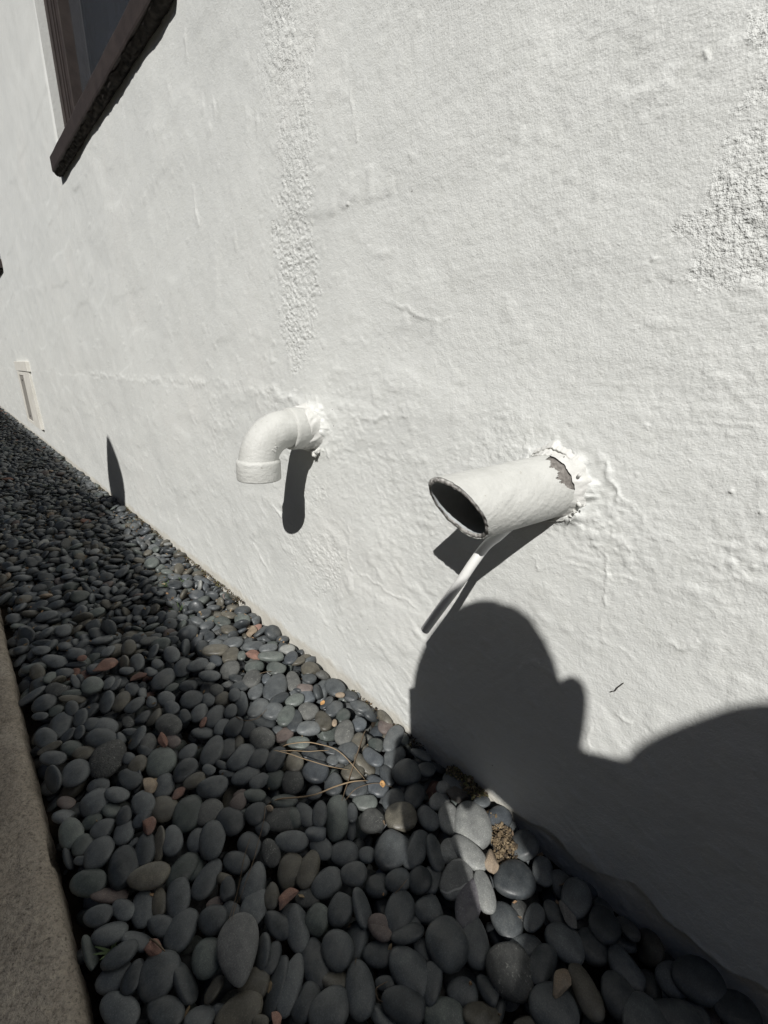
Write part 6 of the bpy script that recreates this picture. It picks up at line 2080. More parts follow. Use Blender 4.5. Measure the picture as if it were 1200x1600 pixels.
-1739, 715, 42, 667, 0, 0, -745, 132, 84, 40, 0, 271,
-1916, 667, 37, 886, -226, 109, -390, 172, 110, 52, 2, 183,
-1667, 344, 46, 926, 5, -42, -375, 137, 44, 21, 2, 115,
-891, -201, 63, 410, 0, 0, -912, 177, 173, 81, 0, 662,
-221, -714, 87, 912, 0, 0, -409, 246, 179, 84, 0, 1102,
-665, -633, 76, 917, 0, 0, -400, 226, 151, 71, 0, 675,
-211, -1008, 83, 929, 0, 0, -369, 208, 144, 67, 0, 852,
-924, -429, 94, 978, 0, 0, -208, 212, 186, 87, 0, 556,
], float).reshape(-1, 12)
KEEP = np.cumsum([
27, 74, 1, 66, 1, 42, 13, 1, 1, 12, 2, 1, 15, 14, 11, 2, 15, 1, 2, 14, 3, 1, 13, 3, 14, 14, 1, 1, 2, 13, 3, 2, 15, 15, 4, 14, 1, 2, 12, 1, 1, 2, 14, 2, 1, 13, 4, 1, 12, 1, 4, 14, 1, 1, 1, 13, 1, 2, 14, 1,
13, 1, 2, 2, 13, 1, 1, 1, 13, 1, 1, 1, 2, 12, 2, 1, 14, 1, 1, 1, 1, 14, 1, 1, 2, 12, 1, 2, 1, 1, 12, 2, 1, 1, 15, 1, 2, 1, 11, 1, 1, 1, 2, 13, 1, 2, 1, 1, 11, 1, 1, 1, 1, 32, 1, 30, 31, 5, 41, 6,
4, 12, 35, 16, 4, 12, 1, 43, 1, 6, 2, 2, 2, 1, 10, 6, 1, 41, 2, 2, 2, 12, 1, 1, 11, 4, 2, 1, 3, 34, 9, 4, 2, 1, 1, 9, 2, 2, 3, 1, 7, 3, 2, 2, 1, 1, 1, 28, 2, 3, 9, 1, 1, 2, 1, 3, 10, 1, 3, 4,
7, 1, 1, 2, 2, 1, 1, 41, 1, 1, 1, 1, 1, 1, 1, 1, 2, 7, 1, 1, 1, 1, 1, 1, 2, 1, 1, 8, 1, 1, 2, 5, 26, 2, 1, 1, 2, 11, 1, 1, 1, 2, 1, 1, 8, 1, 1, 1, 1, 1, 1, 4, 6, 2, 1, 2, 1, 1, 4, 34,
6, 2, 1, 1, 1, 2, 4, 2, 2, 1, 1, 2, 1, 1, 1, 1, 3, 3, 1, 1, 2, 1, 1, 4, 1, 2, 1, 1, 1, 1, 1, 2, 1, 1, 4, 2, 2, 2, 1, 3, 2, 1, 2, 1, 3, 6, 1, 1, 1, 2, 1, 6, 6, 2, 5, 2, 1, 4, 1, 3,
1, 3, 5, 1, 4, 1, 2, 8, 1, 1, 1, 1, 1, 3, 3, 3, 1, 1, 2, 2, 1, 2, 1, 1, 1, 1, 2, 2, 1, 1, 1, 1, 1, 1, 1, 3, 5, 2, 1, 1, 2, 1, 2, 2, 1, 3, 2, 4, 4, 2, 1, 1, 1, 2, 1, 1, 1, 2, 2, 2,
1, 1, 1, 1, 1, 1, 1, 1, 2, 3, 1, 1, 1, 1, 2, 1, 2, 1, 3, 1, 3, 4, 1, 1, 6, 1, 3, 1, 1, 2, 1, 1, 1, 1, 1, 2, 1, 1, 1, 2, 1, 1, 1, 2, 1, 1, 1, 2, 1, 1, 1, 1, 1, 1, 1, 2, 2, 1, 1, 1,
1, 1, 1, 2, 1, 2, 2, 1, 1, 1, 1, 4, 1, 1, 1, 3, 2, 1, 1, 2, 3, 1, 2, 1, 3, 2, 1, 2, 3, 2, 1, 1, 2, 1, 4, 1, 1, 1, 1, 1, 1, 1, 1, 2, 2, 1, 2, 1, 2, 1, 2, 1, 2, 1, 1, 1, 1, 1, 1, 1,
1, 5, 5, 3, 1, 1, 1, 1, 1, 1, 1, 1, 1, 4, 1, 2, 1, 5, 3, 2, 3, 1, 2, 1, 1, 1, 1, 1, 1, 1, 2, 2, 3, 2, 1, 2, 1, 1, 1, 2, 1, 1, 1, 1, 1, 1, 1, 2, 1, 1, 1, 2, 3, 1, 1, 1, 2, 2, 1, 1,
1, 1, 1, 6, 1, 1, 2, 2, 1, 1, 2, 1, 5, 2, 2, 3, 1, 1, 1, 1, 1, 2, 2, 1, 2, 1, 2, 1, 1, 1, 1, 1, 2, 2, 1, 1, 1, 3, 1, 2, 1, 1, 1, 1, 1, 3, 4, 2, 1, 1, 1, 1, 1, 2, 2, 1, 1, 1, 1, 2,
1, 2, 2, 1, 1, 2, 1, 1, 2, 1, 2, 1, 2, 2, 1, 1, 1, 1, 1, 1, 2, 1, 1, 1, 3, 2, 1, 1, 1, 1, 1, 1, 2, 2, 1, 1, 1, 2, 1, 1, 1, 1, 2, 1, 1, 4, 2, 1, 2, 2, 1, 1, 1, 1, 1, 1, 2, 1, 1, 1,
3, 1, 1, 1, 1, 1, 1, 1, 1, 1, 1, 3, 2, 1, 1, 1, 4, 1, 1, 1, 1, 8, 1, 2, 1, 1, 1, 1, 1, 1, 1, 2, 3, 1, 1, 2, 1, 1, 1, 1, 1, 1, 1, 2, 1, 1, 1, 1, 1, 1, 1, 1, 1, 1, 1, 1, 3, 4, 1, 1,
1, 2, 1, 1, 3, 1, 1, 5, 2, 1, 4, 1, 4, 2, 1, 2, 13, 1, 1, 1, 1, 1, 6, 1, 1, 1, 1, 1, 15, 7, 1, 2, 1, 5, 1, 2, 2, 2, 2, 1, 16, 5, 5, 3, 5, 6, 2, 1, 2, 2, 4, 1, 1, 1, 1, 4, 14, 4, 5, 1,
4, 1, 3, 2, 1, 2, 2, 3, 2, 1, 1, 1, 2, 2, 2, 2, 1, 3, 1, 3, 1, 3, 17, 2, 1, 9, 1, 4, 1, 1, 2, 3, 1, 1, 1, 1, 2, 1, 3, 1, 1, 1, 3, 2, 1, 1, 1, 1, 1, 1, 2, 1, 1, 1, 1, 1, 1, 1, 1, 27,
8, 1, 2, 1, 2, 3, 1, 1, 1, 1, 1, 2, 1, 2, 1, 3, 1, 1, 1, 1, 1, 2, 1, 1, 1, 2, 2, 1, 2, 1, 1, 1, 1, 3, 21, 7, 6, 1, 1, 2, 2, 1, 1, 1, 1, 1, 2, 1, 1, 1, 1, 2, 1, 1, 1, 1, 1, 1, 1, 2,
1, 1, 2, 1, 1, 1, 1, 1, 1, 1, 1, 1, 1, 1, 1, 2, 1, 1, 1, 2, 26, 2, 2, 3, 2, 1, 2, 2, 1, 1, 1, 1, 1, 1, 1, 1, 3, 1, 2, 1, 1, 1, 3, 1, 5, 1, 1, 2, 1, 1, 1, 2, 2, 1, 1, 2, 2, 18, 16, 1,
1, 1, 1, 1, 2, 1, 3, 1, 2, 2, 1, 1, 1, 1, 1, 1, 1, 1, 1, 1, 1, 1, 1, 1, 1, 1, 1, 1, 1, 2, 1, 1, 2, 1, 2, 2, 2, 1, 1, 1, 22, 4, 3, 3, 3, 1, 1, 1, 1, 1, 1, 1, 4, 2, 2, 1, 1, 2, 1, 1,
1, 1, 1, 1, 1, 1, 1, 1, 1, 1, 1, 1, 1, 1, 1, 1, 1, 1, 1, 1, 1, 1, 1, 1, 1, 1, 2, 1, 21, 2, 11, 1, 1, 1, 2, 1, 1, 1, 1, 1, 1, 1, 8, 10, 3, 3, 2, 6, 2, 4, 3, 1, 11, 1, 1, 1, 9, 9, 4, 3,
1, 4, 1, 2, 2, 1, 3, 5, 3, 2, 5, 1, 10, 7, 1, 3, 1, 3, 3, 1, 2, 1, 6, 1, 3, 1, 1, 1, 1, 1, 3, 3, 1, 1, 2, 1, 4, 1, 2, 2, 11, 1, 3, 1, 6, 2, 3, 1, 1, 1, 2, 1, 2, 1, 4, 2, 2, 1, 1, 1,
1, 3, 1, 2, 1, 1, 1, 2, 3, 1, 1, 3, 4, 1, 6, 2, 4, 2, 1, 2, 2, 1, 2, 1, 1, 1, 1, 1, 2, 1, 1, 2, 1, 3, 3, 1, 1, 1, 1, 1, 1, 1, 1, 1, 2, 3, 1, 1, 1, 1, 1, 2, 1, 1, 1, 1, 3, 1, 3, 2,
2, 1, 1, 1, 3, 3, 1, 2, 2, 2, 1, 1, 1, 1, 2, 1, 2, 4, 1, 1, 1, 1, 2, 1, 1, 1, 1, 2, 2, 1, 2, 1, 1, 1, 1, 2, 1, 1, 1, 2, 2, 1, 1, 1, 1, 2, 1, 1, 1, 1, 1, 3, 1, 2, 1, 1, 2, 1, 2, 3,
1, 2, 2, 2, 1, 2, 2, 1, 1, 2, 1, 1, 2, 1, 1, 2, 1, 1, 1, 2, 2, 1, 1, 1, 1, 1, 1, 1, 2, 2, 2, 1, 1, 1, 1, 1, 1, 1, 1, 1, 1, 2, 1, 1, 1, 1, 1, 1, 1, 1, 1, 1, 1, 1, 1, 1, 2, 1, 1, 1,
1, 1, 1, 2, 1, 1, 1, 1, 1, 1, 1, 1, 2, 2, 1, 1, 1, 1, 1, 1, 1, 1, 2, 1, 3, 1, 1, 1, 3, 1, 2, 1, 3, 1, 2, 1, 1, 1, 2, 1, 1, 1, 1, 2, 1, 1, 1, 1, 2, 1, 1, 1, 1, 1, 1, 1, 1, 1, 1, 1,
1, 1, 1, 1, 2, 1, 1, 1, 1, 1, 1, 1, 1, 1, 1, 1, 1, 1, 1, 1, 1, 1, 1, 1, 1, 1, 1, 1, 1, 1, 1, 1, 1, 1, 1, 1, 1, 1, 1, 2, 1, 1, 1, 1, 1, 1, 1, 1, 1, 1, 1, 1, 2, 1, 1, 3, 1, 1, 2, 1,
1, 1, 1, 3, 1, 1, 1, 2, 2, 1, 1, 1, 1, 2, 1, 1, 1, 1, 1, 1, 2, 1, 1, 1, 1, 1, 1, 1, 1, 1, 1, 1, 1, 1, 1, 1, 1, 1, 1, 1, 1, 1, 1, 1, 1, 1, 1, 1, 1, 1, 2, 1, 1, 2, 1, 1, 1, 1, 1, 1,
1, 1, 1, 1, 1, 2, 1, 1, 1, 1, 1, 1, 1, 1, 1, 1, 1, 1, 1, 1, 1, 1, 1, 1, 1, 1, 1, 1, 2, 1, 1, 1, 1, 1, 1, 1, 1, 1, 1, 1, 1, 1, 1, 1, 1, 1, 1, 1, 1, 1, 2, 1, 1, 1, 1, 1, 1, 1, 1, 1,
1, 1, 1, 5, 5, 7, 2, 5, 1, 15, 5, 6, 3, 2, 20, 8, 4, 6, 1, 1, 17, 12, 1, 9, 5, 6, 5, 3, 16, 12, 2, 3, 4, 7, 1, 2, 6, 1, 4, 1, 1, 1, 1, 3, 4, 19, 1, 9, 2, 3, 8, 5, 1, 2, 1, 2, 2, 4, 1, 1,
2, 1, 1, 2, 1, 1, 2, 2, 1, 1, 33, 1, 1, 2, 1, 3, 2, 2, 2, 5, 2, 4, 1, 1, 1, 4, 1, 1, 1, 2, 1, 1, 4, 2, 1, 3, 21, 14, 1, 1, 3, 3, 4, 2, 1, 3, 1, 1, 2, 2, 1, 2, 2, 2, 2, 1, 1, 1, 2, 2,
2, 1, 2, 2, 1, 30, 2, 5, 1, 1, 1, 1, 1, 1, 1, 1, 1, 2, 1, 3, 1, 1, 1, 1, 1, 1, 1, 2, 1, 1, 3, 3, 2, 1, 1, 2, 2, 1, 1, 1, 1, 1, 1, 1, 1, 18, 17, 1, 1, 1, 1, 1, 1, 1, 1, 1, 1, 1, 1, 1,
1, 2, 1, 1, 1, 1, 1, 1, 1, 1, 1, 1, 1, 1, 1, 2, 1, 1, 1, 2, 1, 1, 1, 2, 1, 1, 2, 1, 1, 1, 1, 1, 26, 2, 1, 1, 2, 3, 1, 1, 1, 1, 1, 1, 1, 1, 1, 1, 1, 2, 1, 2, 1, 1, 1, 1, 1, 2, 1, 1,
1, 1, 1, 1, 1, 1, 1, 1, 1, 1, 1, 1, 1, 1, 1, 1, 1, 2, 1, 1, 1, 1, 1, 1, 21, 2, 12, 1, 1, 2, 1, 1, 1, 1, 1, 1, 25, 17, 3, 6, 3, 34, 18, 29, 5, 6, 23, 1, 2, 10, 2, 7, 3, 7, 6, 5, 2, 5, 4, 2,
1, 1, 2, 2, 2, 8, 1, 1, 3, 11, 8, 1, 5, 3, 2, 2, 4, 1, 1, 3, 1, 3, 4, 1, 2, 2, 1, 1, 2, 1, 1, 1, 1, 1, 1, 9, 1, 2, 6, 1, 1, 1, 2, 3, 3, 2, 2, 2, 5, 2, 5, 1, 1, 5, 1, 1, 2, 1, 1, 4,
2, 1, 1, 3, 1, 2, 2, 1, 3, 2, 1, 3, 4, 1, 3, 6, 3, 1, 2, 4, 3, 4, 2, 1, 3, 1, 1, 2, 3, 2, 2, 2, 2, 1, 1, 1, 2, 2, 2, 1, 2, 2, 1, 3, 1, 2, 1, 2, 1, 1, 1, 1, 4, 1, 1, 1, 4, 1, 1, 1,
3, 1, 1, 1, 1, 2, 1, 1, 4, 1, 1, 1, 1, 2, 1, 3, 1, 3, 1, 1, 1, 2, 1, 1, 3, 3, 2, 1, 1, 2, 2, 1, 1, 2, 2, 1, 1, 1, 1, 1, 1, 1, 1, 1, 1, 1, 1, 1, 1, 1, 1, 1, 3, 1, 2, 2, 1, 1, 1, 1,
1, 1, 1, 1, 1, 3, 1, 1, 1, 1, 1, 1, 1, 1, 1, 1, 1, 1, 1, 1, 2, 1, 1, 1, 1, 1, 1, 1, 1, 1, 1, 1, 1, 1, 2, 1, 1, 1, 2, 1, 1, 1, 2, 1, 1, 2, 2, 1, 1, 1, 2, 1, 1, 1, 2, 3, 1, 1, 1, 2,
1, 1, 1, 1, 1, 1, 2, 1, 1, 1, 1, 1, 1, 1, 1, 1, 1, 1, 1, 1, 2, 1, 1, 1, 1, 1, 1, 1, 1, 1, 1, 1, 2, 1, 1, 1, 1, 1, 2, 1, 1, 1, 1, 1, 1, 2, 1, 2, 1, 1, 1, 1, 1, 1, 1, 1, 2, 1, 1, 1,
1, 1, 2, 1, 1, 1, 1, 1, 1, 1, 2, 1, 1, 1, 1, 1, 3, 1, 1, 1, 1, 1, 1, 1, 1, 1, 1, 1, 1, 1, 4, 1, 1, 1, 1, 1, 1, 1, 1, 1, 1, 20, 4, 32, 1, 31, 2, 50, 11, 5, 14, 21, 7, 8, 1, 5, 11, 1, 18, 1,
14, 14, 3, 2, 1, 1, 3, 1, 2, 1, 6, 5, 1, 1, 35, 3, 3, 2, 2, 2, 5, 6, 1, 1, 1, 3, 1, 1, 1, 1, 2, 2, 1, 3, 2, 1, 2, 22, 15, 4, 3, 4, 2, 1, 4, 1, 2, 2, 1, 2, 2, 3, 1, 1, 1, 1, 2, 2, 3, 2,
2, 1, 1, 1, 28, 2, 5, 1, 4, 1, 1, 1, 1, 2, 1, 3, 1, 3, 1, 1, 1, 3, 1, 3, 3, 3, 1, 2, 2, 1, 1, 2, 2, 1, 1, 18, 17, 1, 1, 1, 1, 1, 1, 1, 1, 1, 1, 1, 1, 1, 1, 2, 1, 1, 1, 1, 2, 1, 1, 1,
1, 1, 1, 1, 2, 1, 1, 1, 2, 1, 1, 3, 1, 1, 2, 2, 1, 1, 1, 26, 2, 1, 1, 2, 3, 1, 2, 1, 1, 1, 1, 1, 1, 1, 1, 2, 1, 1, 1, 1, 2, 1, 1, 2, 1, 1, 1, 1, 1, 1, 1, 1, 1, 1, 3, 1, 2, 1, 1, 1,
2, 1, 1, 1, 1, 1, 1, 23, 12, 1, 1, 2, 1, 1, 1, 1, 1, 1, 24, 33, 31, 2, 22, 25, 3, 11, 5, 13, 1, 21, 16, 5, 11, 2, 1, 1, 4, 4, 4, 2, 1, 1, 3, 11, 9, 5, 3, 2, 2, 4, 2, 7, 5, 2, 2, 2, 3, 1, 1, 1,
1, 1, 1, 3, 5, 1, 8, 2, 3, 3, 3, 2, 2, 2, 1, 4, 7, 1, 1, 1, 3, 1, 1, 1, 2, 2, 4, 2, 1, 3, 1, 1, 2, 2, 1, 3, 2, 1, 3, 1, 4, 3, 6, 3, 1, 2, 4, 1, 2, 4, 2, 1, 4, 1, 2, 2, 1, 2, 2, 1,
2, 1, 1, 1, 1, 2, 2, 3, 2, 2, 1, 1, 2, 1, 2, 1, 2, 1, 1, 1, 1, 4, 1, 1, 1, 4, 1, 1, 1, 3, 1, 1, 2, 2, 1, 1, 4, 1, 1, 1, 1, 2, 1, 3, 1, 3, 1, 1, 1, 3, 1, 3, 3, 3, 1, 2, 2, 1, 1, 2,
2, 1, 1, 1, 1, 2, 1, 2, 1, 1, 1, 1, 1, 1, 1, 1, 3, 1, 2, 2, 1, 1, 1, 1, 1, 1, 1, 1, 1, 2, 1, 1, 1, 1, 1, 1, 1, 1, 1, 1, 1, 1, 1, 1, 1, 2, 1, 1, 1, 1, 2, 1, 1, 1, 1, 1, 1, 1, 2, 1,
1, 1, 2, 1, 4, 1, 1, 2, 2, 1, 1, 1, 2, 1, 1, 1, 2, 4, 1, 1, 2, 1, 1, 1, 1, 1, 1, 2, 1, 1, 1, 1, 1, 1, 1, 1, 1, 1, 1, 1, 1, 2, 1, 1, 1, 1, 1, 1, 1, 1, 1, 1, 1, 1, 1, 1, 2, 1, 1, 2,
1, 1, 1, 1, 1, 1, 2, 1, 1, 3, 1, 2, 1, 1, 1, 2, 1, 1, 1, 1, 1, 1, 1, 1, 1, 1, 1, 1, 1, 1, 2, 1, 1, 2, 1, 1, 1, 1, 1, 1, 2, 1, 1, 1, 1, 1, 1, 1, 1, 1, 4, 1, 1, 1, 1, 1, 1, 1, 1, 1,
1, 88, 52, 6, 24, 21, 21, 30, 1, 14, 14, 3, 8, 2, 4, 3, 42, 3, 3, 2, 9, 7, 7, 1, 1, 2, 2, 4, 27, 15, 4, 3, 11, 1, 2, 3, 2, 7, 1, 1, 2, 2, 3, 35, 7, 1, 4, 1, 1, 1, 1, 10, 1, 1, 1, 3, 1, 8, 1, 1,
2, 2, 1, 1, 2, 22, 17, 1, 1, 1, 1, 1, 1, 1, 1, 1, 1, 7, 1, 1, 1, 2, 1, 1, 1, 1, 1, 7, 2, 1, 4, 1, 1, 33, 2, 1, 6, 1, 2, 1, 1, 1, 1, 1, 1, 1, 1, 6, 2, 1, 1, 2, 1, 1, 1, 1, 9, 1, 2, 1,
1, 1, 2, 1, 28, 12, 1, 1, 2, 1, 1, 1, 1, 1, 1, 169, 1, 2, 19, 21, 29, 1, 15, 8, 9, 2, 6, 37, 11, 3, 12, 5, 2, 6, 1, 5, 1, 16, 1, 5, 5, 9, 19, 3, 6, 5, 8, 4, 3, 4, 2, 11, 4, 4, 6, 2, 1, 13, 1, 2,
1, 1, 4, 7, 8, 2, 7, 3, 3, 1, 13, 1, 2, 3, 1, 1, 1, 5, 3, 3, 2, 2, 1, 4, 5, 3, 1, 8, 1, 1, 3, 2, 1, 2, 3, 1, 3, 4, 1, 2, 5, 2, 5, 5, 1, 1, 6, 2, 2, 1, 1, 1, 3, 2, 3, 2, 2, 2, 2, 4,
1, 1, 1, 2, 9, 2, 1, 1, 2, 1, 1, 1, 2, 3, 4, 5, 2, 9, 1, 1, 1, 1, 2, 3, 1, 1, 1, 2, 3, 4, 2, 1, 1, 1, 8, 1, 1, 1, 2, 2, 1, 1, 1, 998, 75, 20, 11, 2, 16, 23, 10, 5, 13, 4, 9, 4, 2, 1, 39, 11,
1, 2, 14, 2, 6, 7, 3, 1, 16, 18, 6, 1, 1, 5, 3, 3, 2, 1, 1, 1, 4, 8, 2, 4, 3, 1, 1, 2, 12, 3, 2, 21, 7, 2, 2, 1, 2, 1, 4, 3, 1, 1, 2, 1, 2, 1, 4, 2, 1, 5, 1, 1, 1, 2, 11, 25, 2, 1, 5, 1,
7, 4, 4, 5, 4, 9, 1010, 73, 62, 1, 10, 74, 3, 11, 2, 15, 53, 2, 3, 1, 1, 1, 9, 2, 4, 5, 59, 9, 3, 7, 67, 5, 1, 7, 4, 2, 2, 9, 1008, 238, 7, 17, 60, 80, 9, 4, 84, 1,
])
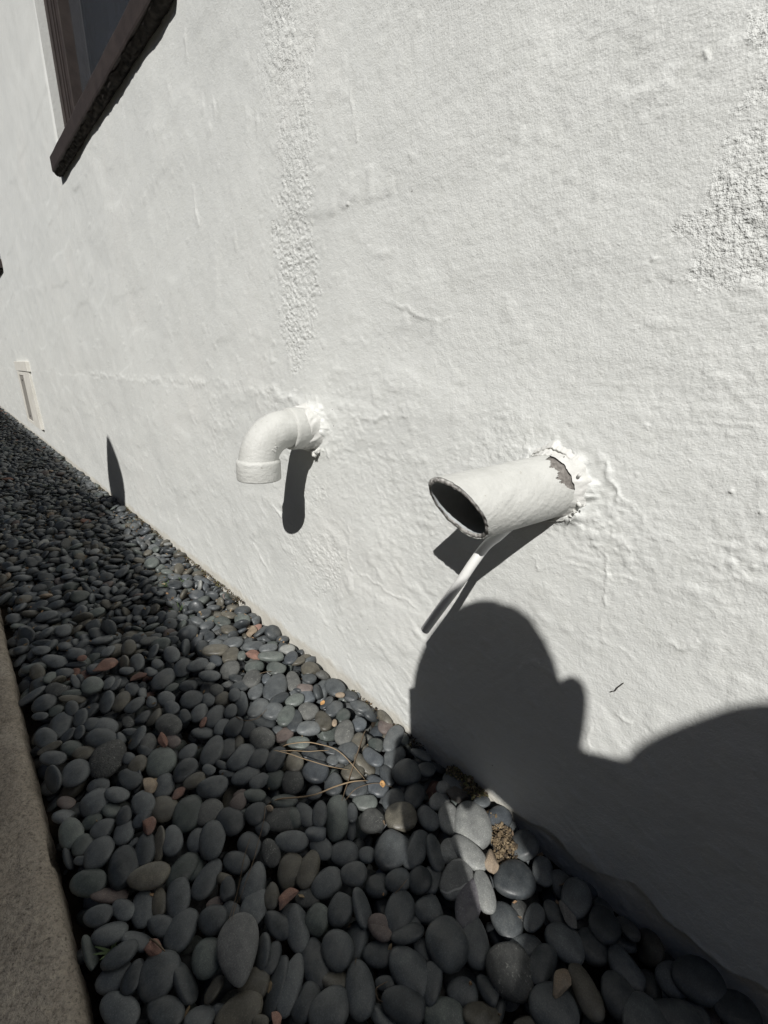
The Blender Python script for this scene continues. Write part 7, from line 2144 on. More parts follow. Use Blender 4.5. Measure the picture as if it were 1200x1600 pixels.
DROP = np.array([
5, 0, 3, 8, 0, 0, 0, 5, 0, 8, 0, 0, 0, 0, 0, 0, 4, 0, 0, 9, 0, 0, 0, 0, 0, 0, 0, 0, 0, 4, 0, 0, 0, 0, 0, 0, 0, 0, 0, 0, 0, 0, 0, 0, 0, 9, 0, 0, 0, 0, 0, 0, 0, 0, 0, 0, 0, 0, 0, 0,
7, 0, 0, 0, 0, 0, 0, 0, 0, 0, 0, 0, 0, 0, 0, 0, 0, 0, 0, 0, 0, 0, 0, 0, 0, 0, 0, 0, 0, 0, 0, 0, 0, 0, 0, 0, 0, 0, 0, 6, 0, 0, 0, 0, 0, 0, 0, 0, 0, 0, 0, 0, 0, 9, 9, 9, 0, 9, 9, 0,
9, 9, 0, 0, 9, 9, 9, 3, 9, 0, 0, 0, 9, 9, 0, 9, 9, 0, 0, 0, 0, 0, 0, 0, 0, 0, 0, 0, 9, 9, 0, 0, 0, 6, 9, 0, 0, 0, 9, 9, 0, 0, 0, 6, 9, 9, 9, 0, 0, 8, 0, 0, 0, 0, 0, 9, 0, 0, 0, 9,
0, 0, 0, 0, 8, 9, 9, 0, 0, 0, 0, 0, 0, 0, 0, 0, 9, 0, 0, 0, 0, 0, 0, 0, 9, 9, 9, 0, 0, 0, 0, 9, 0, 0, 0, 0, 0, 0, 0, 0, 0, 0, 9, 9, 0, 0, 0, 0, 0, 0, 0, 9, 0, 0, 0, 0, 0, 0, 9, 8,
0, 0, 0, 0, 0, 0, 9, 0, 9, 9, 9, 9, 9, 9, 9, 9, 9, 9, 9, 7, 8, 9, 9, 1, 0, 9, 9, 0, 9, 9, 9, 9, 9, 9, 9, 9, 9, 0, 0, 2, 1, 2, 0, 0, 9, 0, 9, 9, 9, 9, 9, 9, 0, 9, 9, 0, 0, 4, 5, 0,
0, 9, 9, 9, 6, 9, 9, 9, 9, 9, 9, 9, 9, 0, 9, 9, 9, 9, 6, 0, 0, 3, 0, 4, 4, 0, 0, 0, 0, 9, 9, 9, 9, 9, 9, 9, 9, 9, 9, 9, 9, 9, 9, 0, 0, 9, 9, 9, 9, 1, 0, 0, 0, 9, 9, 9, 9, 9, 9, 5,
0, 1, 4, 6, 9, 4, 3, 9, 5, 0, 0, 0, 9, 9, 9, 9, 9, 9, 0, 0, 9, 9, 9, 9, 0, 0, 9, 9, 9, 9, 9, 9, 9, 9, 5, 0, 0, 0, 9, 9, 9, 9, 9, 9, 9, 9, 9, 8, 0, 0, 0, 5, 1, 5, 9, 9, 7, 1, 5, 9,
6, 0, 0, 0, 0, 8, 9, 9, 9, 9, 9, 0, 0, 0, 0, 9, 9, 9, 9, 9, 9, 7, 0, 0, 9, 9, 9, 9, 9, 0, 0, 0, 0, 0, 9, 9, 9, 9, 9, 9, 9, 9, 9, 0, 0, 5, 3, 2, 9, 1, 2, 5, 2, 0, 0, 0, 0, 0, 9, 9,
9, 9, 0, 0, 0, 9, 9, 9, 9, 9, 9, 9, 9, 9, 9, 0, 0, 9, 9, 9, 9, 9, 0, 0, 0, 0, 0, 9, 9, 9, 9, 9, 9, 9, 1, 0, 8, 0, 3, 0, 3, 9, 3, 9, 0, 3, 0, 0, 0, 0, 0, 9, 9, 9, 9, 9, 9, 9, 0, 0,
0, 0, 0, 9, 9, 9, 9, 9, 9, 0, 0, 0, 9, 9, 9, 9, 9, 0, 0, 0, 0, 0, 9, 9, 9, 9, 9, 9, 9, 8, 0, 0, 0, 9, 4, 3, 0, 7, 2, 0, 0, 0, 0, 0, 9, 9, 9, 9, 9, 9, 0, 0, 0, 0, 9, 9, 9, 9, 9, 9,
9, 9, 9, 0, 0, 0, 2, 9, 9, 9, 9, 9, 9, 9, 9, 0, 0, 0, 0, 0, 9, 9, 9, 9, 9, 9, 9, 9, 4, 0, 0, 0, 9, 1, 4, 4, 9, 9, 2, 8, 0, 0, 0, 0, 0, 9, 9, 9, 9, 9, 9, 2, 0, 0, 0, 0, 9, 9, 9, 9,
9, 9, 9, 9, 9, 0, 0, 0, 0, 0, 9, 9, 9, 9, 9, 9, 3, 0, 0, 0, 0, 9, 9, 9, 9, 9, 6, 0, 0, 0, 1, 9, 6, 9, 9, 3, 9, 9, 4, 0, 0, 0, 0, 9, 9, 9, 9, 9, 9, 9, 9, 9, 9, 5, 0, 0, 0, 9, 9, 9,
9, 9, 9, 9, 9, 9, 0, 0, 0, 0, 0, 0, 9, 8, 9, 9, 0, 0, 0, 0, 0, 0, 0, 0, 0, 0, 8, 9, 4, 0, 0, 6, 9, 0, 0, 6, 9, 0, 0, 0, 0, 0, 8, 0, 4, 0, 0, 0, 8, 9, 0, 0, 0, 8, 7, 9, 0, 0, 6, 3,
0, 0, 0, 0, 8, 9, 9, 0, 0, 0, 0, 2, 6, 9, 9, 9, 0, 0, 0, 7, 8, 9, 0, 0, 0, 0, 0, 0, 0, 0, 1, 9, 9, 9, 9, 9, 0, 0, 9, 9, 9, 9, 9, 0, 0, 0, 0, 0, 0, 0, 6, 6, 7, 9, 9, 9, 9, 9, 9, 7,
0, 0, 0, 0, 0, 7, 9, 9, 9, 9, 9, 0, 0, 0, 0, 8, 7, 9, 9, 9, 9, 9, 0, 0, 0, 0, 0, 0, 7, 9, 9, 9, 9, 9, 0, 5, 8, 0, 0, 0, 0, 0, 3, 1, 1, 9, 9, 9, 9, 9, 9, 0, 0, 0, 0, 0, 0, 0, 3, 9,
9, 9, 9, 9, 9, 0, 0, 0, 0, 0, 0, 0, 0, 1, 7, 9, 9, 9, 9, 9, 0, 6, 6, 9, 0, 0, 0, 0, 0, 6, 3, 8, 9, 9, 9, 9, 9, 0, 0, 0, 0, 0, 4, 5, 9, 9, 9, 0, 0, 0, 0, 0, 7, 9, 9, 9, 9, 0, 7, 0,
0, 0, 0, 0, 4, 5, 9, 9, 9, 9, 9, 0, 0, 0, 0, 0, 0, 0, 0, 2, 4, 9, 9, 9, 9, 9, 9, 9, 0, 0, 0, 0, 0, 0, 7, 9, 9, 9, 9, 9, 0, 0, 5, 9, 0, 0, 0, 0, 0, 0, 0, 0, 9, 9, 9, 9, 0, 0, 0, 0,
0, 0, 4, 4, 4, 9, 9, 9, 9, 9, 9, 9, 0, 0, 0, 0, 0, 0, 0, 0, 1, 3, 9, 8, 9, 9, 9, 9, 0, 0, 7, 0, 0, 0, 0, 0, 0, 0, 2, 8, 9, 0, 0, 0, 0, 0, 0, 0, 0, 0, 0, 0, 0, 0, 0, 0, 0, 0, 0, 0,
0, 0, 0, 0, 0, 0, 0, 0, 0, 0, 0, 0, 0, 0, 0, 0, 0, 0, 0, 0, 0, 0, 0, 0, 0, 0, 0, 0, 0, 0, 0, 0, 0, 0, 0, 0, 0, 0, 0, 0, 0, 0, 0, 0, 0, 0, 0, 0, 0, 0, 0, 0, 0, 0, 0, 0, 0, 0, 0, 0,
0, 0, 0, 0, 0, 0, 0, 0, 0, 0, 0, 0, 0, 0, 0, 0, 0, 0, 0, 0, 0, 0, 0, 0, 0, 0, 0, 0, 0, 0, 0, 0, 0, 0, 0, 0, 0, 0, 0, 0, 0, 0, 0, 0, 0, 0, 0, 0, 0, 0, 0, 0, 0, 0, 0, 0, 0, 0, 0, 0,
0, 0, 0, 0, 0, 0, 0, 0, 0, 0, 0, 0, 0, 0, 0, 0, 0, 0, 0, 0, 0, 0, 0, 0, 0, 0, 0, 0, 0, 0, 0, 0, 0, 0, 0, 0, 0, 0, 0, 0, 0, 0, 0, 0, 0, 0, 0, 0, 0, 0, 0, 0, 0, 0, 0, 0, 0, 0, 0, 0,
0, 0, 0, 0, 0, 0, 0, 0, 0, 0, 0, 0, 0, 0, 0, 0, 0, 0, 0, 0, 0, 0, 0, 0, 0, 0, 0, 0, 0, 0, 0, 0, 0, 0, 0, 0, 0, 0, 0, 0, 0, 0, 0, 0, 0, 0, 0, 0, 0, 0, 0, 0, 0, 0, 0, 0, 0, 0, 0, 0,
0, 0, 0, 0, 0, 0, 0, 0, 0, 0, 0, 0, 0, 0, 0, 0, 0, 0, 0, 0, 0, 0, 0, 0, 0, 0, 0, 0, 0, 0, 0, 0, 0, 0, 0, 0, 0, 0, 0, 0, 0, 0, 0, 0, 0, 0, 0, 0, 0, 0, 0, 0, 0, 0, 0, 0, 0, 0, 0, 0,
0, 0, 0, 0, 0, 0, 0, 0, 0, 0, 0, 0, 0, 0, 0, 0, 0, 0, 0, 0, 0, 0, 0, 0, 0, 0, 0, 0, 0, 0, 0, 0, 0, 0, 0, 0, 0, 0, 0, 0, 0, 0, 0, 0, 0, 0, 0, 0, 0, 0, 0, 0, 0, 0, 0, 0, 0, 0, 0, 0,
0, 0, 0, 0, 0, 0, 0, 0, 0, 0, 0, 0, 0, 0, 0, 0, 0, 0, 0, 0, 0, 0, 0, 0, 0, 0, 0, 0, 0, 0, 0, 0, 0, 0, 0, 0, 0, 0, 0, 0, 0, 0, 0, 0, 0, 0, 0, 0, 0, 0, 0, 0, 0, 0, 0, 0, 0, 0, 0, 0,
0, 0, 0, 0, 0, 0, 0, 0, 0, 0, 0, 0, 0, 0, 0, 0, 0, 0, 0, 0, 0, 0, 0, 0, 0, 0, 0, 0, 0, 0, 0, 0, 0, 0, 0, 0, 0, 0, 0, 0, 0, 0, 0, 0, 0, 0, 0, 0, 0, 0, 0, 0, 0, 0, 0, 0, 0, 0, 0, 0,
0, 0, 0, 0, 0, 0, 0, 0, 0, 0, 0, 0, 0, 0, 0, 0, 0, 0, 0, 0, 0, 0, 0, 0, 0, 0, 0, 0, 0, 0, 0, 0, 0, 0, 0, 0, 0, 0, 0, 0, 0, 0, 0, 0, 0, 0, 0, 0, 0, 0, 0, 0, 0, 0, 0, 0, 0, 0, 0, 0,
0, 0, 0, 0, 0, 0, 0, 0, 0, 0, 0, 0, 0, 0, 0, 0, 0, 0, 0, 0, 0, 0, 0, 0, 0, 0, 0, 0, 0, 0, 0, 0, 0, 0, 0, 0, 0, 0, 0, 0, 0, 0, 0, 0, 0, 0, 0, 0, 0, 0, 0, 0, 0, 0, 0, 0, 0, 0, 0, 0,
0, 0, 0, 0, 0, 0, 0, 0, 0, 0, 0, 0, 0, 0, 0, 0, 0, 0, 0, 0, 0, 0, 0, 0, 0, 0, 0, 0, 0, 0, 0, 0, 0, 0, 0, 0, 0, 0, 0, 0, 0, 0, 0, 0, 0, 0, 0, 0, 0, 0, 0, 0, 0, 0, 0, 0, 0, 0, 0, 0,
0, 0, 0, 0, 0, 0, 0, 0, 0, 0, 0, 0, 0, 0, 0, 0, 0, 0, 0, 0, 0, 0, 0, 0, 0, 0, 0, 0, 0, 0, 0, 0, 0, 0, 0, 0, 0, 0, 0, 0, 0, 0, 0, 0, 0, 0, 0, 0, 0, 0, 0, 0, 0, 0, 0, 0, 0, 0, 0, 0,
0, 0, 0, 0, 0, 0, 0, 0, 0, 0, 0, 0, 0, 0, 0, 0, 0, 0, 0, 0, 0, 0, 0, 0, 0, 0, 0, 0, 0, 0, 0, 0, 0, 0, 0, 0, 0, 0, 0, 0, 0, 0, 0, 0, 0, 0, 0, 0, 0, 0, 0, 0, 0, 0, 0, 0, 0, 0, 0, 0,
0, 0, 0, 0, 0, 0, 0, 0, 0, 0, 0, 0, 0, 0, 0, 0, 0, 0, 0, 0, 0, 0, 0, 0, 0, 0, 0, 0, 0, 0, 0, 0, 0, 0, 0, 0, 0, 0, 0, 0, 0, 0, 0, 0, 0, 0, 0, 0, 0, 0, 0, 0, 0, 0, 0, 0, 0, 0, 0, 0,
0, 0, 0, 0, 0, 0, 0, 0, 0, 0, 0, 0, 0, 0, 0, 0, 0, 0, 0, 0, 0, 0, 0, 0, 0, 0, 0, 0, 0, 0, 0, 0, 0, 0, 0, 0, 0, 0, 0, 0, 0, 0, 0, 0, 0, 0, 0, 0, 0, 0, 0, 0, 0, 0, 0, 0, 0, 0, 0, 0,
0, 0, 0, 0, 0, 0, 0, 0, 0, 0, 0, 0, 0, 0, 0, 0, 0, 0, 0, 0, 0, 0, 0, 0, 0, 0, 0, 0, 0, 0, 0, 0, 0, 0, 0, 0, 0, 0, 0, 0, 0, 0, 0, 0, 0, 0, 0, 0, 0, 0, 0, 0, 0, 0, 0, 0, 0, 0, 0, 0,
0, 0, 0, 0, 0, 0, 0, 0, 0, 0, 0, 0, 0, 0, 0, 0, 0, 0, 0, 0, 0, 0, 0, 0, 0, 0, 0, 0, 0, 0, 0, 0, 0, 0, 0, 0, 0, 0, 0, 0, 0, 0, 0, 0, 0, 0, 0, 0, 0, 0, 0, 0, 0, 0, 0, 0, 0, 0, 0, 0,
0, 0, 0, 0, 0, 0, 0, 0, 0, 0, 0, 0, 0, 0, 0, 0, 0, 0, 0, 0, 0, 0, 0, 0, 0, 0, 0, 0, 0, 0, 0, 0, 0, 0, 0, 0, 0, 0, 0, 0, 0, 0, 0, 0, 0, 0, 0, 0, 0, 0, 0, 0, 0, 0, 0, 0, 0, 0, 0, 0,
0, 0, 0, 0, 0, 0, 0, 0, 0, 0, 0, 0, 0, 0, 0, 0, 0, 0, 0, 0, 0, 0, 0, 0, 0, 0, 0, 0, 0, 0, 0, 0, 0, 0, 0, 0, 0, 0, 0, 0, 0, 0, 0, 0, 0, 0, 0, 0, 0, 0, 0, 0, 0, 0, 0, 0, 0, 0, 0, 0,
0, 0, 0, 0, 0, 0, 0, 0, 0, 0, 0, 0, 0, 0, 0, 0, 0, 0, 0, 0, 0, 0, 0, 0, 0, 0, 0, 0, 0, 0, 0, 0, 0, 0, 0, 0, 0, 0, 0, 0, 0, 0, 0, 0, 0, 0, 0, 0, 0, 0, 0, 0, 0, 0, 0, 0, 0, 0, 0, 0,
0, 0, 0, 0, 0, 0, 0, 0, 0, 0, 0, 0, 0, 0, 0, 0, 0, 0, 0, 0, 0, 0, 0, 0, 0, 0, 0, 0, 0, 0, 0, 0, 0, 0, 0, 0, 0, 0, 0, 0, 0, 0, 0, 0, 0, 0, 0, 0, 0, 0, 0, 0, 0, 0, 0, 0, 0, 0, 0, 0,
0, 0, 0, 0, 0, 0, 0, 0, 0, 0, 0, 0, 0, 0, 0, 0, 0, 0, 0, 0, 0, 0, 0, 0, 0, 0, 0, 0, 0, 0, 0, 0, 0, 0, 0, 0, 0, 0, 0, 0, 0, 0, 0, 0, 0, 0, 0, 0, 0, 0, 0, 0, 0, 0, 0, 0, 0, 0, 0, 0,
0, 0, 0, 0, 0, 0, 0, 0, 0, 0, 0, 0, 0, 0, 0, 0, 0, 0, 0, 0, 0, 0, 0, 0, 0, 0, 0, 0, 0, 0, 0, 0, 0, 0, 0, 0, 0, 0, 0, 0, 0, 0, 0, 0, 0, 0, 0, 0, 0, 0, 0, 0, 0, 0, 0, 0, 0, 0, 0, 0,
0, 0, 0, 0, 0, 0, 0, 0, 0, 0, 0, 0, 0, 0, 0, 0, 0, 0, 0, 0, 0, 0, 0, 0, 0, 0, 0, 0, 0, 0, 0, 0, 0, 0, 0, 0, 0, 0, 0, 0, 0, 0, 0, 0, 0, 0, 0, 0, 0, 0, 0, 0, 0, 0, 0, 0, 0, 0, 0, 0,
0, 0, 0, 0, 0, 0, 0, 0, 0, 0, 0, 0, 0, 0, 0, 0, 0, 0, 0, 0, 0, 0, 0, 0, 0, 0, 0, 0, 0, 0, 0, 0, 0, 0, 0, 0, 0, 0, 0, 0, 0, 0, 0, 0, 0, 0, 0, 0, 0, 0, 0, 0, 0, 0, 0, 0, 0, 0, 0, 0,
0, 0, 0, 0, 0, 0, 0, 0, 0, 0, 0, 0, 0, 0, 0, 0, 0, 0, 0, 0, 0, 0, 0, 0, 0, 0, 0, 0, 0, 0, 0, 0, 0, 0, 0, 0, 0, 0, 0, 0, 0, 0, 0, 0, 0, 0, 0, 0, 0, 0, 0, 0, 0, 0, 0, 0, 0, 0, 0, 0,
0, 0, 0, 0, 0, 0, 0, 0, 0, 0, 0, 0, 0, 0, 0, 0, 0, 0, 0, 0, 0, 0, 0, 0, 0, 0, 0, 0, 0, 0, 0, 0, 0, 0, 0, 0, 0, 0, 0, 0, 0, 0, 0, 0, 0, 0, 0, 0, 0, 0, 0, 0, 0, 0, 0, 0, 0, 0, 0, 0,
0, 0, 0, 0, 0, 0, 0, 0, 0, 0, 0, 0, 0, 0, 0, 0, 0, 0, 0, 0, 0, 0, 0, 0, 0, 0, 0, 0, 0, 0, 0, 0, 0, 0, 0, 0, 0, 0, 0, 0, 0, 0, 0, 0, 0, 0, 0, 0, 0, 0, 0, 0, 0, 0, 0, 0, 0, 0, 0, 0,
0, 0, 0, 0, 0, 0, 0, 0, 0, 0, 0, 0, 0, 0, 0, 0, 0, 0, 0, 0, 0, 0, 0, 0, 0, 0, 0, 0, 0, 0, 0, 0, 0, 0, 0, 0, 0, 0, 0, 0, 0, 0, 0, 0, 0, 0, 0, 0, 0, 0, 0, 0, 0, 0, 0, 0, 0, 0, 0, 0,
0, 0, 0, 0, 0, 0, 0, 0, 0, 0, 0, 0, 0, 0, 0, 0, 0, 0, 0, 0, 0, 0, 0, 0, 0, 0, 0, 0, 0, 0, 0, 0, 0, 0, 0, 0, 0, 0, 0, 0, 0, 0, 0, 0, 0, 0, 0, 0, 0, 0, 0, 0, 0, 0, 0, 0, 0, 0, 0, 0,
0, 0, 0, 0, 0, 0, 0, 0, 0, 0, 0, 0, 0, 0, 0, 0, 0, 0, 0, 0, 0, 0, 0, 0, 0, 0, 0, 0, 0, 0, 0, 0, 0, 0, 0, 0, 0, 0, 0, 0, 0, 0, 0, 0, 0, 0, 0, 0, 0, 0, 0, 0, 0, 0, 0, 0, 0, 0, 0, 0,
0, 0, 0, 0, 0, 0, 0, 0, 0, 0, 0, 0, 0, 0, 0, 0, 0, 0, 0, 0, 0, 0, 0, 0, 0, 0, 0, 0, 0, 0, 0, 0, 0, 0, 0, 0, 0, 0, 0, 0, 0, 0, 0, 0, 0, 0, 0, 0, 0, 0, 0, 0, 0, 0, 0, 0, 0, 0, 0, 0,
0, 0, 0, 0, 0, 0, 0, 0, 0, 0, 0, 0, 0, 0, 0, 0, 0, 0, 0, 0, 0, 0, 0, 0, 0, 0, 0, 0, 0, 0, 0, 0, 0, 0, 0, 0, 0, 0, 0, 0, 0, 0, 0, 0, 0, 0, 0, 0, 0, 0, 0, 0, 0, 0, 0, 0, 0, 0, 0, 0,
0, 0, 0, 0, 0, 0, 0, 0, 0, 0, 0, 0, 0, 0, 0, 0, 0, 0, 0, 0, 0, 0, 0, 0, 0, 0, 0, 0, 0, 0, 0, 0, 0, 0, 0, 0, 0, 0, 0, 0, 0, 0, 0, 0, 0, 0, 0, 0, 0, 0, 0, 0, 0, 0, 0, 0, 0, 0, 0, 0,
0, 0, 0, 0, 0, 0, 0, 0, 0, 0, 0, 0, 0, 0, 0, 0, 0, 0, 0, 0, 0, 0, 0, 0, 0, 0, 0, 0, 0, 0, 0, 0, 0, 0, 0, 0, 0, 0, 0, 0, 0, 0, 0, 0, 0, 0, 0, 0,
]) / 1000
